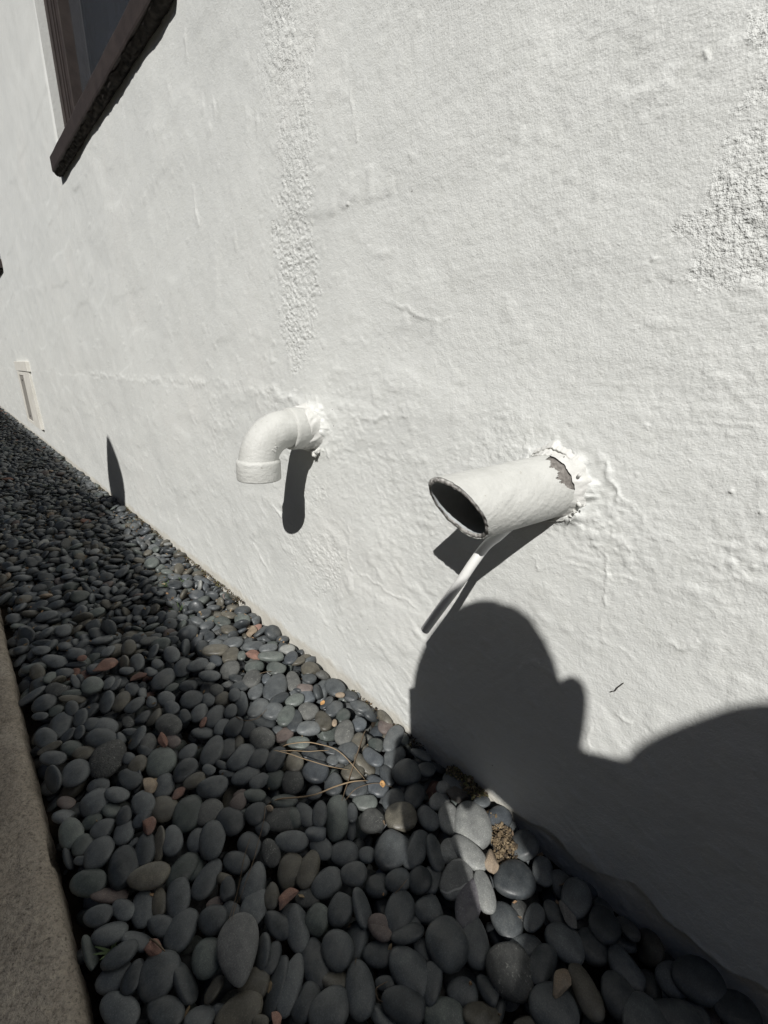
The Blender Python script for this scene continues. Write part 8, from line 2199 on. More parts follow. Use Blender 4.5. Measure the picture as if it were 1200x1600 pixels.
LEVEL = np.array([
2, 3, 3, 3, 0, 0, 3, 1, 0, 3, 0, 0, 0, 0, 0, 0, 3, 0, 0, 2, 0, 0, 0, 0, 0, 0, 0, 0, 0, 3, 0, 0, 0, 0, 0, 0, 0, 0, 0, 0, 0, 0, 0, 0, 0, 1, 0, 0, 0, 0, 0, 0, 0, 0, 0, 0, 0, 0, 0, 0,
3, 0, 0, 0, 0, 0, 0, 0, 0, 0, 0, 0, 0, 0, 0, 0, 3, 0, 0, 0, 0, 0, 0, 0, 0, 0, 0, 0, 0, 0, 0, 0, 0, 0, 0, 0, 0, 0, 3, 3, 0, 0, 0, 0, 0, 0, 0, 0, 0, 0, 0, 0, 0, 1, 3, 3, 0, 3, 2, 0,
2, 1, 0, 0, 3, 1, 2, 2, 2, 0, 0, 0, 2, 2, 0, 1, 2, 0, 0, 0, 0, 0, 0, 0, 0, 0, 0, 0, 2, 1, 0, 0, 1, 1, 2, 0, 0, 0, 3, 2, 0, 0, 0, 1, 1, 2, 2, 0, 0, 3, 0, 0, 0, 0, 0, 3, 0, 0, 0, 1,
0, 0, 0, 0, 3, 3, 1, 0, 0, 0, 0, 0, 0, 0, 0, 0, 3, 0, 0, 0, 0, 0, 0, 0, 3, 0, 3, 0, 0, 0, 0, 2, 0, 0, 0, 0, 0, 0, 0, 0, 0, 0, 3, 3, 0, 0, 0, 0, 0, 0, 0, 3, 0, 0, 0, 0, 0, 0, 2, 1,
0, 0, 0, 0, 0, 2, 2, 1, 2, 2, 1, 1, 1, 2, 2, 2, 1, 1, 1, 1, 2, 1, 1, 1, 1, 3, 1, 1, 1, 2, 2, 3, 1, 1, 1, 2, 2, 2, 2, 2, 2, 2, 2, 2, 1, 1, 3, 2, 2, 2, 1, 1, 2, 3, 1, 2, 2, 2, 1, 1,
1, 1, 2, 2, 2, 3, 1, 1, 2, 2, 2, 2, 1, 2, 2, 2, 2, 2, 2, 1, 3, 2, 1, 2, 2, 2, 1, 2, 1, 3, 3, 2, 2, 1, 1, 2, 3, 1, 2, 1, 2, 2, 1, 1, 2, 1, 2, 2, 2, 1, 1, 1, 0, 3, 1, 1, 2, 2, 1, 2,
1, 3, 2, 3, 1, 3, 2, 1, 2, 1, 1, 1, 1, 1, 2, 2, 1, 2, 1, 2, 2, 2, 1, 3, 3, 2, 2, 2, 3, 1, 2, 2, 3, 2, 2, 1, 1, 0, 2, 3, 2, 2, 2, 2, 2, 2, 1, 2, 2, 2, 2, 3, 1, 3, 2, 2, 2, 2, 2, 2,
1, 1, 1, 2, 1, 2, 2, 2, 1, 2, 1, 2, 2, 2, 2, 2, 1, 2, 2, 1, 1, 1, 3, 2, 2, 2, 2, 2, 2, 3, 2, 1, 3, 0, 2, 3, 2, 2, 1, 2, 2, 1, 1, 2, 2, 3, 1, 3, 1, 3, 2, 1, 2, 2, 2, 2, 2, 2, 2, 2,
2, 1, 1, 2, 2, 3, 2, 2, 1, 3, 3, 2, 2, 2, 2, 3, 1, 3, 3, 1, 2, 2, 1, 1, 3, 0, 0, 2, 2, 2, 3, 1, 2, 2, 2, 1, 3, 3, 2, 3, 1, 1, 2, 0, 3, 2, 2, 1, 3, 2, 3, 2, 2, 1, 1, 3, 1, 1, 0, 2,
3, 2, 2, 2, 2, 2, 1, 2, 2, 2, 2, 2, 3, 2, 2, 2, 2, 1, 2, 3, 1, 0, 1, 1, 3, 2, 2, 2, 2, 2, 2, 2, 3, 2, 2, 1, 3, 3, 2, 1, 3, 3, 1, 1, 3, 1, 1, 1, 1, 2, 2, 2, 3, 2, 3, 3, 2, 3, 2, 2,
1, 1, 2, 2, 3, 3, 2, 3, 3, 2, 3, 2, 2, 1, 3, 2, 2, 2, 2, 0, 2, 1, 1, 2, 2, 1, 2, 2, 2, 3, 3, 2, 2, 3, 2, 2, 2, 1, 1, 2, 2, 3, 2, 2, 2, 3, 2, 2, 2, 2, 1, 3, 1, 3, 3, 3, 1, 2, 1, 3,
2, 2, 2, 2, 2, 3, 3, 2, 2, 2, 3, 3, 2, 3, 2, 1, 0, 2, 2, 3, 2, 2, 2, 2, 1, 0, 1, 2, 2, 2, 3, 2, 2, 2, 2, 2, 1, 2, 1, 2, 3, 2, 1, 0, 2, 1, 3, 2, 0, 2, 2, 1, 1, 1, 2, 2, 2, 3, 2, 2,
2, 1, 1, 1, 1, 1, 1, 1, 3, 1, 2, 1, 1, 1, 2, 1, 1, 2, 2, 2, 1, 2, 2, 1, 2, 2, 2, 2, 2, 1, 3, 2, 2, 2, 3, 2, 1, 1, 2, 1, 2, 2, 3, 1, 1, 2, 1, 3, 1, 1, 1, 1, 3, 1, 2, 2, 2, 1, 3, 3,
1, 1, 1, 2, 1, 1, 1, 1, 1, 2, 1, 1, 1, 2, 2, 2, 1, 1, 1, 2, 1, 2, 2, 3, 3, 1, 1, 2, 1, 2, 1, 2, 2, 2, 1, 2, 2, 3, 2, 2, 3, 2, 1, 2, 1, 2, 2, 1, 1, 2, 1, 2, 1, 2, 2, 1, 2, 1, 1, 3,
3, 2, 2, 2, 3, 3, 2, 1, 1, 2, 2, 2, 3, 1, 1, 1, 2, 2, 2, 2, 1, 3, 3, 3, 2, 3, 2, 2, 1, 1, 1, 1, 2, 2, 2, 2, 2, 1, 2, 2, 2, 2, 2, 2, 1, 1, 1, 3, 3, 2, 2, 2, 3, 3, 1, 2, 2, 3, 2, 3,
1, 1, 2, 2, 2, 2, 2, 0, 2, 3, 1, 3, 1, 1, 3, 3, 1, 2, 1, 2, 2, 0, 3, 3, 3, 2, 2, 3, 3, 1, 2, 2, 1, 2, 2, 2, 2, 1, 1, 2, 2, 2, 2, 2, 1, 2, 1, 2, 1, 1, 2, 2, 2, 2, 2, 2, 2, 2, 3, 2,
2, 2, 3, 2, 0, 2, 1, 1, 3, 1, 2, 2, 2, 2, 2, 1, 3, 3, 2, 2, 2, 2, 2, 3, 2, 2, 2, 2, 2, 2, 2, 2, 1, 3, 3, 2, 2, 1, 1, 3, 2, 3, 2, 2, 2, 0, 2, 3, 3, 3, 3, 2, 1, 3, 2, 1, 3, 2, 3, 3,
1, 2, 2, 2, 3, 3, 2, 1, 1, 2, 3, 2, 1, 1, 2, 2, 2, 3, 2, 3, 3, 2, 2, 2, 2, 2, 2, 2, 2, 3, 3, 3, 3, 3, 2, 2, 2, 3, 2, 2, 2, 1, 1, 1, 1, 1, 1, 2, 1, 2, 1, 1, 1, 2, 2, 3, 1, 1, 1, 1,
1, 1, 2, 1, 2, 2, 1, 2, 1, 1, 1, 2, 1, 1, 1, 1, 2, 2, 2, 1, 2, 2, 2, 1, 1, 1, 2, 1, 1, 1, 2, 2, 1, 2, 1, 1, 1, 1, 1, 1, 1, 2, 2, 1, 1, 1, 1, 2, 1, 1, 1, 0, 1, 1, 1, 1, 2, 1, 0, 2,
2, 1, 1, 1, 1, 2, 2, 1, 1, 0, 1, 2, 1, 1, 0, 1, 1, 2, 2, 1, 1, 2, 1, 2, 1, 2, 2, 2, 2, 1, 1, 0, 1, 1, 1, 2, 2, 2, 1, 2, 2, 2, 1, 1, 2, 2, 1, 2, 1, 2, 2, 1, 1, 1, 1, 1, 2, 0, 1, 1,
2, 2, 1, 3, 2, 1, 1, 2, 2, 2, 1, 2, 2, 2, 1, 2, 1, 1, 2, 2, 2, 2, 2, 3, 2, 2, 0, 2, 2, 2, 1, 2, 1, 2, 2, 2, 2, 2, 1, 0, 0, 2, 1, 1, 2, 2, 1, 2, 1, 2, 2, 1, 1, 1, 1, 1, 1, 1, 2, 2,
2, 1, 1, 2, 1, 2, 1, 1, 2, 3, 2, 2, 1, 2, 2, 2, 1, 2, 1, 2, 1, 1, 2, 2, 3, 2, 2, 0, 2, 2, 1, 3, 1, 2, 1, 2, 2, 2, 2, 2, 2, 2, 2, 1, 0, 2, 1, 2, 2, 1, 1, 1, 2, 2, 2, 1, 1, 1, 0, 1,
1, 2, 1, 2, 2, 2, 2, 3, 1, 2, 2, 0, 2, 2, 2, 1, 2, 1, 1, 1, 2, 2, 2, 2, 0, 2, 2, 1, 2, 2, 2, 3, 2, 2, 2, 0, 1, 1, 2, 0, 2, 1, 2, 2, 2, 2, 1, 2, 2, 2, 1, 2, 2, 2, 2, 1, 2, 2, 0, 2,
1, 2, 2, 2, 1, 1, 2, 2, 2, 2, 2, 2, 1, 2, 2, 3, 2, 2, 1, 1, 1, 2, 1, 2, 2, 1, 1, 2, 2, 2, 2, 3, 2, 2, 2, 2, 1, 2, 2, 2, 2, 2, 2, 2, 2, 2, 3, 1, 2, 2, 2, 1, 2, 2, 1, 2, 2, 3, 2, 1,
3, 2, 2, 0, 2, 2, 2, 1, 1, 1, 2, 1, 2, 2, 2, 2, 2, 2, 2, 2, 2, 2, 1, 2, 2, 2, 1, 3, 2, 2, 3, 3, 1, 0, 1, 2, 1, 2, 2, 1, 2, 2, 1, 2, 2, 2, 3, 2, 2, 2, 2, 3, 2, 2, 2, 2, 2, 2, 2, 2,
2, 2, 3, 2, 1, 2, 2, 1, 2, 2, 3, 2, 1, 2, 2, 2, 2, 2, 3, 2, 0, 2, 2, 1, 2, 2, 2, 1, 2, 2, 2, 1, 2, 2, 2, 2, 2, 2, 1, 1, 2, 1, 2, 2, 2, 2, 1, 0, 2, 3, 1, 1, 2, 2, 2, 2, 1, 2, 2, 2,
2, 2, 2, 1, 2, 1, 1, 1, 1, 1, 2, 1, 1, 1, 1, 1, 1, 1, 1, 1, 2, 2, 1, 2, 2, 1, 1, 1, 2, 1, 1, 1, 2, 1, 1, 2, 2, 1, 2, 1, 2, 1, 1, 1, 2, 0, 0, 1, 1, 2, 2, 1, 1, 1, 1, 2, 1, 2, 2, 1,
1, 1, 2, 1, 2, 1, 1, 2, 1, 1, 2, 1, 2, 1, 1, 1, 0, 0, 1, 2, 2, 1, 2, 2, 2, 1, 3, 3, 1, 2, 1, 1, 1, 1, 0, 1, 2, 1, 2, 1, 2, 2, 1, 2, 0, 2, 2, 2, 2, 1, 2, 2, 1, 2, 1, 3, 1, 1, 2, 2,
1, 2, 2, 2, 1, 0, 0, 3, 1, 1, 1, 1, 2, 2, 1, 1, 0, 0, 1, 0, 0, 1, 1, 1, 2, 2, 2, 1, 2, 2, 2, 2, 2, 2, 2, 0, 0, 2, 2, 1, 2, 1, 1, 1, 1, 2, 2, 2, 2, 2, 2, 2, 2, 0, 1, 0, 1, 0, 0, 0,
0, 1, 2, 2, 2, 2, 1, 2, 2, 2, 2, 2, 1, 2, 2, 1, 2, 1, 2, 2, 1, 1, 2, 2, 2, 2, 2, 1, 2, 2, 2, 1, 0, 0, 0, 0, 0, 2, 2, 1, 2, 2, 3, 0, 1, 2, 0, 0, 0, 0, 0, 0, 2, 1, 3, 2, 2, 2, 2, 2,
2, 2, 2, 1, 1, 2, 2, 1, 1, 2, 2, 0, 1, 2, 2, 2, 2, 2, 2, 2, 1, 0, 2, 1, 1, 0, 2, 3, 2, 2, 2, 1, 2, 2, 1, 2, 1, 1, 1, 1, 1, 0, 1, 1, 1, 1, 1, 2, 1, 1, 1, 1, 1, 1, 1, 1, 1, 1, 1, 2,
0, 0, 1, 1, 1, 1, 1, 0, 1, 1, 2, 1, 1, 1, 2, 0, 1, 1, 0, 1, 2, 1, 1, 1, 1, 0, 1, 0, 1, 1, 0, 0, 0, 1, 1, 2, 1, 1, 0, 1, 1, 1, 2, 1, 1, 1, 1, 1, 2, 1, 1, 1, 2, 2, 2, 0, 2, 1, 1, 1,
1, 0, 1, 2, 2, 2, 2, 1, 1, 1, 1, 1, 1, 1, 0, 1, 1, 1, 1, 1, 2, 0, 2, 0, 1, 2, 1, 1, 1, 2, 1, 1, 1, 2, 1, 1, 2, 2, 1, 1, 2, 1, 0, 2, 0, 1, 1, 1, 1, 2, 1, 0, 1, 1, 1, 1, 0, 1, 0, 2,
1, 1, 0, 1, 2, 2, 2, 0, 2, 1, 0, 1, 0, 0, 1, 0, 1, 1, 2, 1, 2, 1, 1, 1, 2, 2, 1, 2, 2, 0, 0, 1, 1, 2, 1, 1, 0, 1, 2, 1, 2, 1, 1, 2, 2, 2, 2, 0, 1, 1, 1, 1, 2, 1, 1, 2, 1, 1, 2, 0,
1, 1, 1, 1, 2, 1, 1, 1, 2, 2, 1, 2, 0, 1, 1, 1, 1, 2, 1, 2, 1, 2, 1, 2, 2, 1, 2, 1, 1, 2, 1, 1, 1, 2, 1, 1, 1, 2, 1, 1, 1, 1, 2, 2, 2, 1, 2, 2, 1, 1, 1, 2, 2, 1, 1, 1, 2, 0, 2, 1,
1, 1, 1, 1, 2, 2, 2, 1, 0, 2, 1, 2, 0, 2, 1, 1, 2, 1, 1, 1, 2, 2, 2, 2, 0, 1, 1, 0, 1, 1, 1, 1, 0, 2, 1, 2, 2, 2, 2, 1, 1, 2, 1, 2, 1, 1, 1, 1, 1, 2, 0, 1, 2, 1, 2, 1, 2, 1, 2, 1,
0, 1, 1, 2, 2, 1, 2, 1, 1, 1, 2, 1, 2, 1, 0, 2, 2, 1, 1, 1, 2, 1, 1, 2, 2, 1, 0, 1, 1, 1, 2, 2, 2, 2, 1, 2, 0, 2, 1, 1, 2, 1, 1, 1, 2, 0, 1, 1, 1, 2, 0, 0, 1, 1, 1, 0, 1, 1, 0, 0,
0, 0, 0, 1, 1, 0, 1, 0, 0, 1, 1, 1, 1, 2, 0, 0, 0, 0, 0, 0, 0, 1, 1, 1, 1, 1, 2, 1, 1, 0, 1, 1, 1, 0, 1, 1, 1, 0, 0, 0, 0, 0, 0, 0, 0, 0, 1, 1, 0, 0, 1, 2, 2, 0, 0, 0, 2, 2, 2, 1,
0, 1, 1, 1, 0, 0, 0, 0, 0, 0, 0, 0, 0, 0, 0, 0, 0, 0, 0, 0, 0, 0, 1, 2, 1, 1, 0, 1, 1, 0, 2, 2, 1, 1, 2, 0, 0, 0, 0, 0, 0, 0, 0, 0, 0, 0, 0, 0, 0, 0, 0, 0, 0, 0, 0, 0, 0, 0, 0, 1,
0, 1, 0, 2, 1, 2, 2, 1, 0, 1, 1, 2, 2, 2, 1, 2, 2, 2, 2, 0, 0, 0, 0, 0, 0, 0, 0, 0, 0, 0, 0, 0, 0, 0, 0, 0, 0, 1, 0, 0, 0, 2, 1, 1, 0, 0, 1, 0, 0, 0, 1, 2, 2, 1, 1, 1, 1, 0, 2, 0,
1, 2, 1, 1, 1, 2, 2, 0, 0, 0, 0, 0, 0, 0, 0, 0, 0, 0, 1, 2, 0, 1, 1, 1, 1, 1, 1, 0, 1, 0, 0, 0, 1, 0, 0, 1, 0, 1, 1, 0, 0, 0, 1, 0, 1, 0, 0, 1, 0, 0, 0, 1, 1, 1, 0, 0, 0, 0, 1, 0,
1, 1, 1, 1, 0, 1, 0, 2, 1, 0, 1, 1, 1, 0, 1, 2, 1, 0, 1, 1, 1, 1, 1, 0, 1, 1, 0, 0, 0, 1, 0, 1, 0, 0, 1, 1, 1, 0, 1, 1, 1, 0, 1, 0, 1, 0, 0, 1, 1, 1, 2, 1, 1, 1, 1, 1, 0, 1, 1, 1,
1, 1, 0, 0, 0, 1, 1, 2, 1, 0, 1, 1, 1, 0, 1, 1, 0, 1, 1, 1, 1, 1, 1, 1, 1, 0, 0, 0, 0, 0, 0, 1, 2, 1, 1, 0, 1, 1, 0, 0, 0, 0, 1, 1, 1, 0, 1, 1, 1, 1, 1, 2, 2, 1, 0, 0, 1, 0, 1, 1,
1, 1, 1, 0, 2, 1, 1, 1, 2, 1, 1, 0, 0, 1, 0, 1, 1, 1, 1, 1, 1, 1, 1, 1, 1, 0, 1, 1, 1, 1, 0, 0, 0, 1, 0, 1, 1, 1, 0, 1, 1, 0, 1, 1, 1, 1, 1, 0, 1, 1, 2, 1, 0, 1, 1, 1, 1, 2, 1, 1,
2, 0, 1, 1, 1, 1, 2, 1, 1, 2, 2, 1, 0, 1, 2, 0, 0, 1, 0, 2, 2, 1, 1, 1, 1, 0, 0, 1, 1, 0, 2, 1, 1, 0, 2, 1, 1, 2, 2, 0, 0, 1, 0, 1, 1, 0, 1, 1, 0, 1, 1, 1, 2, 1, 1, 1, 1, 2, 1, 1,
1, 1, 1, 2, 1, 1, 1, 1, 1, 1, 1, 1, 1, 2, 1, 1, 1, 1, 1, 0, 1, 1, 0, 1, 1, 0, 1, 1, 1, 0, 1, 1, 0, 1, 1, 1, 1, 1, 1, 1, 1, 1, 1, 1, 1, 1, 0, 0, 0, 1, 1, 1, 1, 1, 0, 0, 0, 1, 1, 1,
1, 0, 0, 1, 0, 0, 0, 0, 0, 0, 0, 0, 0, 0, 1, 0, 0, 0, 0, 0, 0, 0, 1, 1, 0, 1, 0, 0, 0, 0, 0, 0, 0, 0, 0, 0, 0, 0, 0, 0, 0, 0, 0, 0, 0, 0, 0, 0, 0, 0, 0, 0, 0, 0, 0, 0, 0, 1, 2, 0,
0, 0, 0, 0, 0, 0, 0, 0, 0, 0, 0, 0, 0, 0, 0, 0, 0, 0, 0, 0, 0, 0, 0, 0, 0, 0, 0, 1, 0, 0, 0, 0, 0, 0, 0, 0, 0, 0, 0, 0, 0, 0, 0, 0, 0, 0, 0, 0, 0, 1, 0, 0, 0, 0, 0, 0, 1, 0, 0, 0,
1, 0, 0, 0, 0, 0, 0, 0, 0, 0, 0, 0, 0, 0, 0, 1, 1, 1, 1, 0, 1, 1, 1, 1, 1, 1, 1, 1, 1, 1, 1, 1, 1, 1, 1, 1, 1, 1, 1, 1, 1, 1, 1, 1, 1, 1, 1, 1, 1, 1, 1, 1, 1, 1, 1, 1, 1, 1, 1, 1,
1, 1, 1, 1, 1, 1, 1, 1, 1, 1, 0, 1, 1, 1, 1, 1, 1, 1, 0, 1, 1, 1, 1, 1, 1, 1, 1, 1, 1, 1, 1, 1, 1, 1, 1, 1, 1, 1, 1, 1, 1, 1, 1, 1, 1, 1, 1, 1, 1, 1, 1, 1, 1, 1, 1, 1, 2, 1, 1, 1,
1, 2, 1, 1, 1, 2, 1, 1, 1, 1, 1, 1, 1, 1, 1, 1, 1, 0, 1, 1, 1, 1, 1, 1, 1, 1, 1, 1, 1, 1, 1, 1, 1, 1, 1, 1, 1, 1, 1, 2, 1, 1, 1, 1, 1, 1, 1, 1, 1, 1, 1, 1, 1, 1, 1, 1, 1, 1, 1, 1,
1, 1, 1, 1, 1, 1, 1, 1, 1, 1, 1, 1, 1, 1, 1, 1, 1, 1, 1, 1, 1, 1, 1, 1, 1, 1, 1, 1, 1, 1, 1, 1, 1, 1, 1, 1, 1, 1, 1, 1, 1, 1, 1, 1, 1, 1, 1, 1, 1, 1, 1, 1, 1, 1, 1, 1, 1, 1, 1, 1,
1, 1, 1, 1, 1, 1, 1, 1, 1, 1, 1, 1, 1, 1, 1, 1, 1, 1, 1, 1, 1, 1, 1, 1, 1, 1, 1, 1, 1, 1, 1, 1, 1, 1, 1, 1, 1, 1, 1, 1, 1, 1, 1, 1, 1, 1, 1, 1,
])
LARGE = np.array([
107, 73, 123, 425, 220, 82, 273, 115, 110, 208, 232, 70, 64, 167, 149, 191, 77, 60, 90, 186, 165, 57, 98, 81, 160, 71, 87, 48, 46, 55, 70, 59, 68, 125, 128, 69, 76, 125, 64, 64, 73, 46, 66, 52, 99, 219, 73, 78, 47, 65, 205, 66, 104, 55, 70, 55, 148, 135, 55, 63,
48, 68, 134, 62, 62, 60, 50, 108, 74, 60, 75, 112, 454, 69, 71, 55, 58, 78, 74, 96, 77, 49, 49, 48, 201, 62, 54, 49, 99, 62, 228, 110, 109, 102, 60, 63, 82, 78, 57, 60, 158, 359, 69, 63, 94, 60, 62, 55, 47, 83, 51, 114, 56, 66, 55, 62, 56, 66, 47, 51,
89, 69, 102, 55, 113, 105, 46, 71, 66, 49, 99, 46, 73, 53, 67, 88, 71, 63, 46, 79, 87, 73, 115, 53, 129, 72, 153, 114, 74, 62, 89, 69, 48, 139, 85, 46, 83, 70, 69, 53, 115, 68, 54, 86, 57, 74, 116, 50, 51, 58, 59, 69, 52, 103, 61, 80, 60, 48, 59, 47,
58, 54, 46, 52, 74, 53, 49, 76, 67, 46, 58, 53, 56, 53, 53, 46, 56, 47, 55, 67, 55, 65, 48,
])
tile = TILE / np.array([5000] * 3 + [400] * 4 + [5000] * 3)
hero = HERO[:, :10] / np.array([10000] * 3 + [1000] * 4 + [10000] * 3)
hcol = HERO[:, 10].astype(int); hvis = HERO[:, 11].astype(int)
L_ = .992
bed = []
for rep in range(-1, 11):
    for cc in range(2):
        p = tile.copy()
        if (rep + cc) % 2: p[:, 1] = L_ - p[:, 1]; p[:, 4] *= -1; p[:, 6] *= -1
        if cc: p[:, 0] = -.5366 - p[:, 0]; p[:, 5] *= -1; p[:, 6] *= -1
        p[:, 1] += rep * L_ + (.37 if cc else 0)
        bed.append(p)
bed = np.concatenate(bed)[KEEP]
bed[:, 2] -= DROP
bcol = np.random.default_rng(4).choice(9, len(bed), p=np.array([.62, .13, .085, .06, .06, .014, .018, .005, .008]))
bvis = np.array([0, 3, 20, 50])[LEVEL]
bvis[LEVEL == 3] = LARGE
PB = np.concatenate([hero, bed]); PC = np.concatenate([hcol, bcol]).astype(int); PVIS = np.concatenate([hvis, bvis])
PB[PC == 12, 2] += .011

# base shapes: unit pebbles, a little egg-shaped and uneven; angular chips; a tear-drop; a pitted rock
def ico(sub):
    bm = bmesh.new(); bmesh.ops.create_icosphere(bm, subdivisions=sub, radius=1.0)
    bm.verts.ensure_lookup_table()
    V = np.array([v.co[:] for v in bm.verts]); F_ = np.array([[v.index for v in f.verts] for f in bm.faces]); bm.free()
    return V, F_


ICO = {k: ico(k) for k in (1, 2, 3, 4)}


def pebble_shape(V, k):
    rng = np.random.default_rng(100 + k)
    W = V.copy()
    e = rng.uniform(.02, .16); f = rng.uniform(-.1, .1)
    W[:, 1] *= 1 + e * W[:, 0]; W[:, 2] *= 1 + f * W[:, 0]
    # a bit boxier in plan than an ellipse, flatter on the faces
    p = rng.uniform(2.0, 2.5)
    r = (np.abs(W[:, 0]) ** p + np.abs(W[:, 1]) ** p + 1e-9) ** (1 / p); q = np.hypot(W[:, 0], W[:, 1]) + 1e-9
    W[:, :2] *= (q / r)[:, None] ** .8
    W[:, 2] = np.sign(W[:, 2]) * np.abs(W[:, 2]) ** rng.uniform(.72, .95)
    for _ in range(4):
        d = rng.normal(size=3); d /= np.linalg.norm(d)
        W *= (1 + rng.uniform(-.055, .055) * np.cos(V @ d * rng.uniform(1.5, 3) + rng.uniform(0, 6)))[:, None]
    # one worn facet on some stones
    if k % 3 == 0:
        d = rng.normal(size=3); d[2] *= .4; d /= np.linalg.norm(d)
        h_ = W @ d; lim = .78
        W -= np.clip(h_ - lim, 0, 1)[:, None] * .8 * d
    return W


NSH = 14


def chip_shape(V, k):
    rng = np.random.default_rng(300 + k)
    W = V.copy()
    for _ in range(9):
        d = rng.normal(size=3); d /= np.linalg.norm(d)
        h_ = W @ d; lim = rng.uniform(.5, .78)
        W -= np.clip(h_ - lim, 0, 9)[:, None] * d
    W *= 1.25
    return W


def tear_shape(V):
    W = V.copy()
    W[:, 1] *= 1.04 - .30 * W[:, 0] - .10 * W[:, 0] ** 2
    W[:, 2] *= .9
    return W


def rock_shape(V):
    W = V.copy()
    n_ = fbm(V[:, 0] * 3 + 5, V[:, 1] * 3 + V[:, 2] * 2, 4, 201)
    p_ = fbm(V[:, 0] * 8 + 3, V[:, 1] * 8 + V[:, 2] * 6, 2, 205)
    return W * (1 + .05 * n_ - .10 * np.clip(p_ - .30, 0, 1))[:, None]


SH3 = [pebble_shape(ICO[3][0], k) for k in range(NSH)]
SH2 = [pebble_shape(ICO[2][0], k) for k in range(NSH)]
SH1 = [pebble_shape(ICO[1][0], k) for k in range(NSH)]
CH = [chip_shape(ICO[3][0], k) for k in range(6)]


def quat_mats(q):
    q = q / np.linalg.norm(q, axis=1)[:, None]
    w, x, y, z = q.T
    return np.stack([np.stack([1 - 2 * (y * y + z * z), 2 * (x * y - z * w), 2 * (x * z + y * w)], -1),
                     np.stack([2 * (x * y + z * w), 1 - 2 * (x * x + z * z), 2 * (y * z - x * w)], -1),
                     np.stack([2 * (x * z - y * w), 2 * (y * z + x * w), 1 - 2 * (x * x + y * y)], -1)], 1)


ROT = quat_mats(PB[:, 3:7])
rngp = np.random.default_rng(21)
SHK = rngp.integers(0, NSH, len(PB))
CODE = "dgnbslptrkvaem"
order = np.argsort(-PVIS)
TOP = set(int(k) for k in order[:300])
# ---- special single stones: index of the traced stone lying closest to a spot
def nearest_hero(x, y):
    return int(np.argmin(np.hypot(hero[:, 0] - x, hero[:, 1] - y)))


def shape_kind(k):
    c = CODE[PC[k]]
    if c in "rtam": return 'chip'
    if c == 'k': return 'rock'
    if c == 'e': return 'tear'
    return 'pebble'


MATIDX = PC.copy()
gl = [k for k in range(len(hero)) if CODE[PC[k]] == 'l' and PB[k, 7] / PB[k, 8] > 1.9 and PB[k, 1] < .2]
for k in gl: MATIDX[k] = 14
for k in range(len(hero)):
    if CODE[PC[k]] == 's' and PB[k, 1] < .16 and PB[k, 0] > -.16 and PB[k, 7] > .018 and PB[k, 1] > .09: MATIDX[k] = 15

mesh_cache = {}


def base_mesh(kind, s):
    key = (kind, s)
    if key not in mesh_cache:
        if kind == 'pebble': V, F_ = SH3[s], ICO[3][1]
        elif kind == 'chip': V, F_ = CH[s % 6], ICO[3][1]
        elif kind == 'tear': V, F_ = tear_shape(ICO[4][0]), ICO[4][1]
        else: V, F_ = rock_shape(ICO[4][0]), ICO[4][1]
        me = mesh_np("pebble", V, F_)
        me.materials.append(STONE[0])
        mesh_cache[key] = me
    return mesh_cache[key]


# ---- labels
COLW = {0: "dark slate", 1: "green-grey", 2: "olive brown", 3: "blue-grey", 4: "white-speckled", 5: "pale grey", 6: "pinkish", 7: "tan", 8: "reddish", 9: "pitted black", 10: "white-veined", 11: "brown slab-like", 12: "ash-grey teardrop", 13: "grey mortar", 14: "glossy wet", 15: "mottled purple-grey"}


def shapew(k):
    r = PB[k, 7] / PB[k, 8]
    kd = shape_kind(k)
    if kd == 'chip': return "chip"
    if kd == 'tear': return "stone"
    if kd == 'rock': return "rock"
    return "round pebble" if r < 1.22 else ("oval pebble" if r < 1.62 else "long pebble")


def across(k):
    x = PB[k, 0]
    if x < -.385: return "by the path"
    if x < -.27: return "on the path side"
    if x < -.16: return "in mid bed"
    if x < -.06: return "on the wall side"
    return "by the wall"


def along(k):
    y = PB[k, 1]
    if y < .12: return "before the drain pipe"
    if y < .24: return "level with drain pipe"
    if y < .40: return "just past drain pipe"
    if y < .54: return "before the pipe elbow"
    if y < .72: return "level with pipe elbow"
    if y < 1.0: return "just past pipe elbow"
    return "far past pipe elbow"


SPECIAL = [k for k in TOP if MATIDX[k] not in (0,)]


def beside(k):
    c = sorted(SPECIAL, key=lambda j: (9 if j == k else 0) + np.hypot(*(PB[j, :2] - PB[k, :2])))[0]
    d = PB[k, :2] - PB[c, :2]
    where = ("wallward of" if d[0] > 0 else "pathward of") if abs(d[0]) > abs(d[1]) else ("just past" if d[1] > 0 else "just before")
    return f"{where} the {COLW[MATIDX[c]]} {shapew(c).split()[-1]}"


def group_up(lab):
    g = {}
    for k, t_ in lab.items(): g.setdefault(t_, []).append(k)
    return g


LAB = {k: f"{COLW[MATIDX[k]]} {shapew(k)} {across(k)}, {along(k)}" for k in TOP}
for t_, ks in group_up(LAB).items():
    if len(ks) > 3:
        for k in ks: LAB[k] = f"{COLW[MATIDX[k]]} {shapew(k)} {beside(k)}, {along(k)}"
for t_, ks in group_up(LAB).items():
    if len(ks) > 1:
        ks = sorted(ks, key=lambda k: -PB[k, 7] * PB[k, 8])
        words_ = {2: ["larger", "smaller"], 3: ["largest", "middling", "smallest"]}.get(len(ks), ["largest"] + ["second largest", "third largest", "fourth largest", "fifth largest", "sixth largest", "seventh largest"][:len(ks) - 2] + ["middling"] * max(0, len(ks) - 8) + ["smallest"])
        for w_, k in zip(words_, ks): LAB[k] = f"{w_} {t_}"


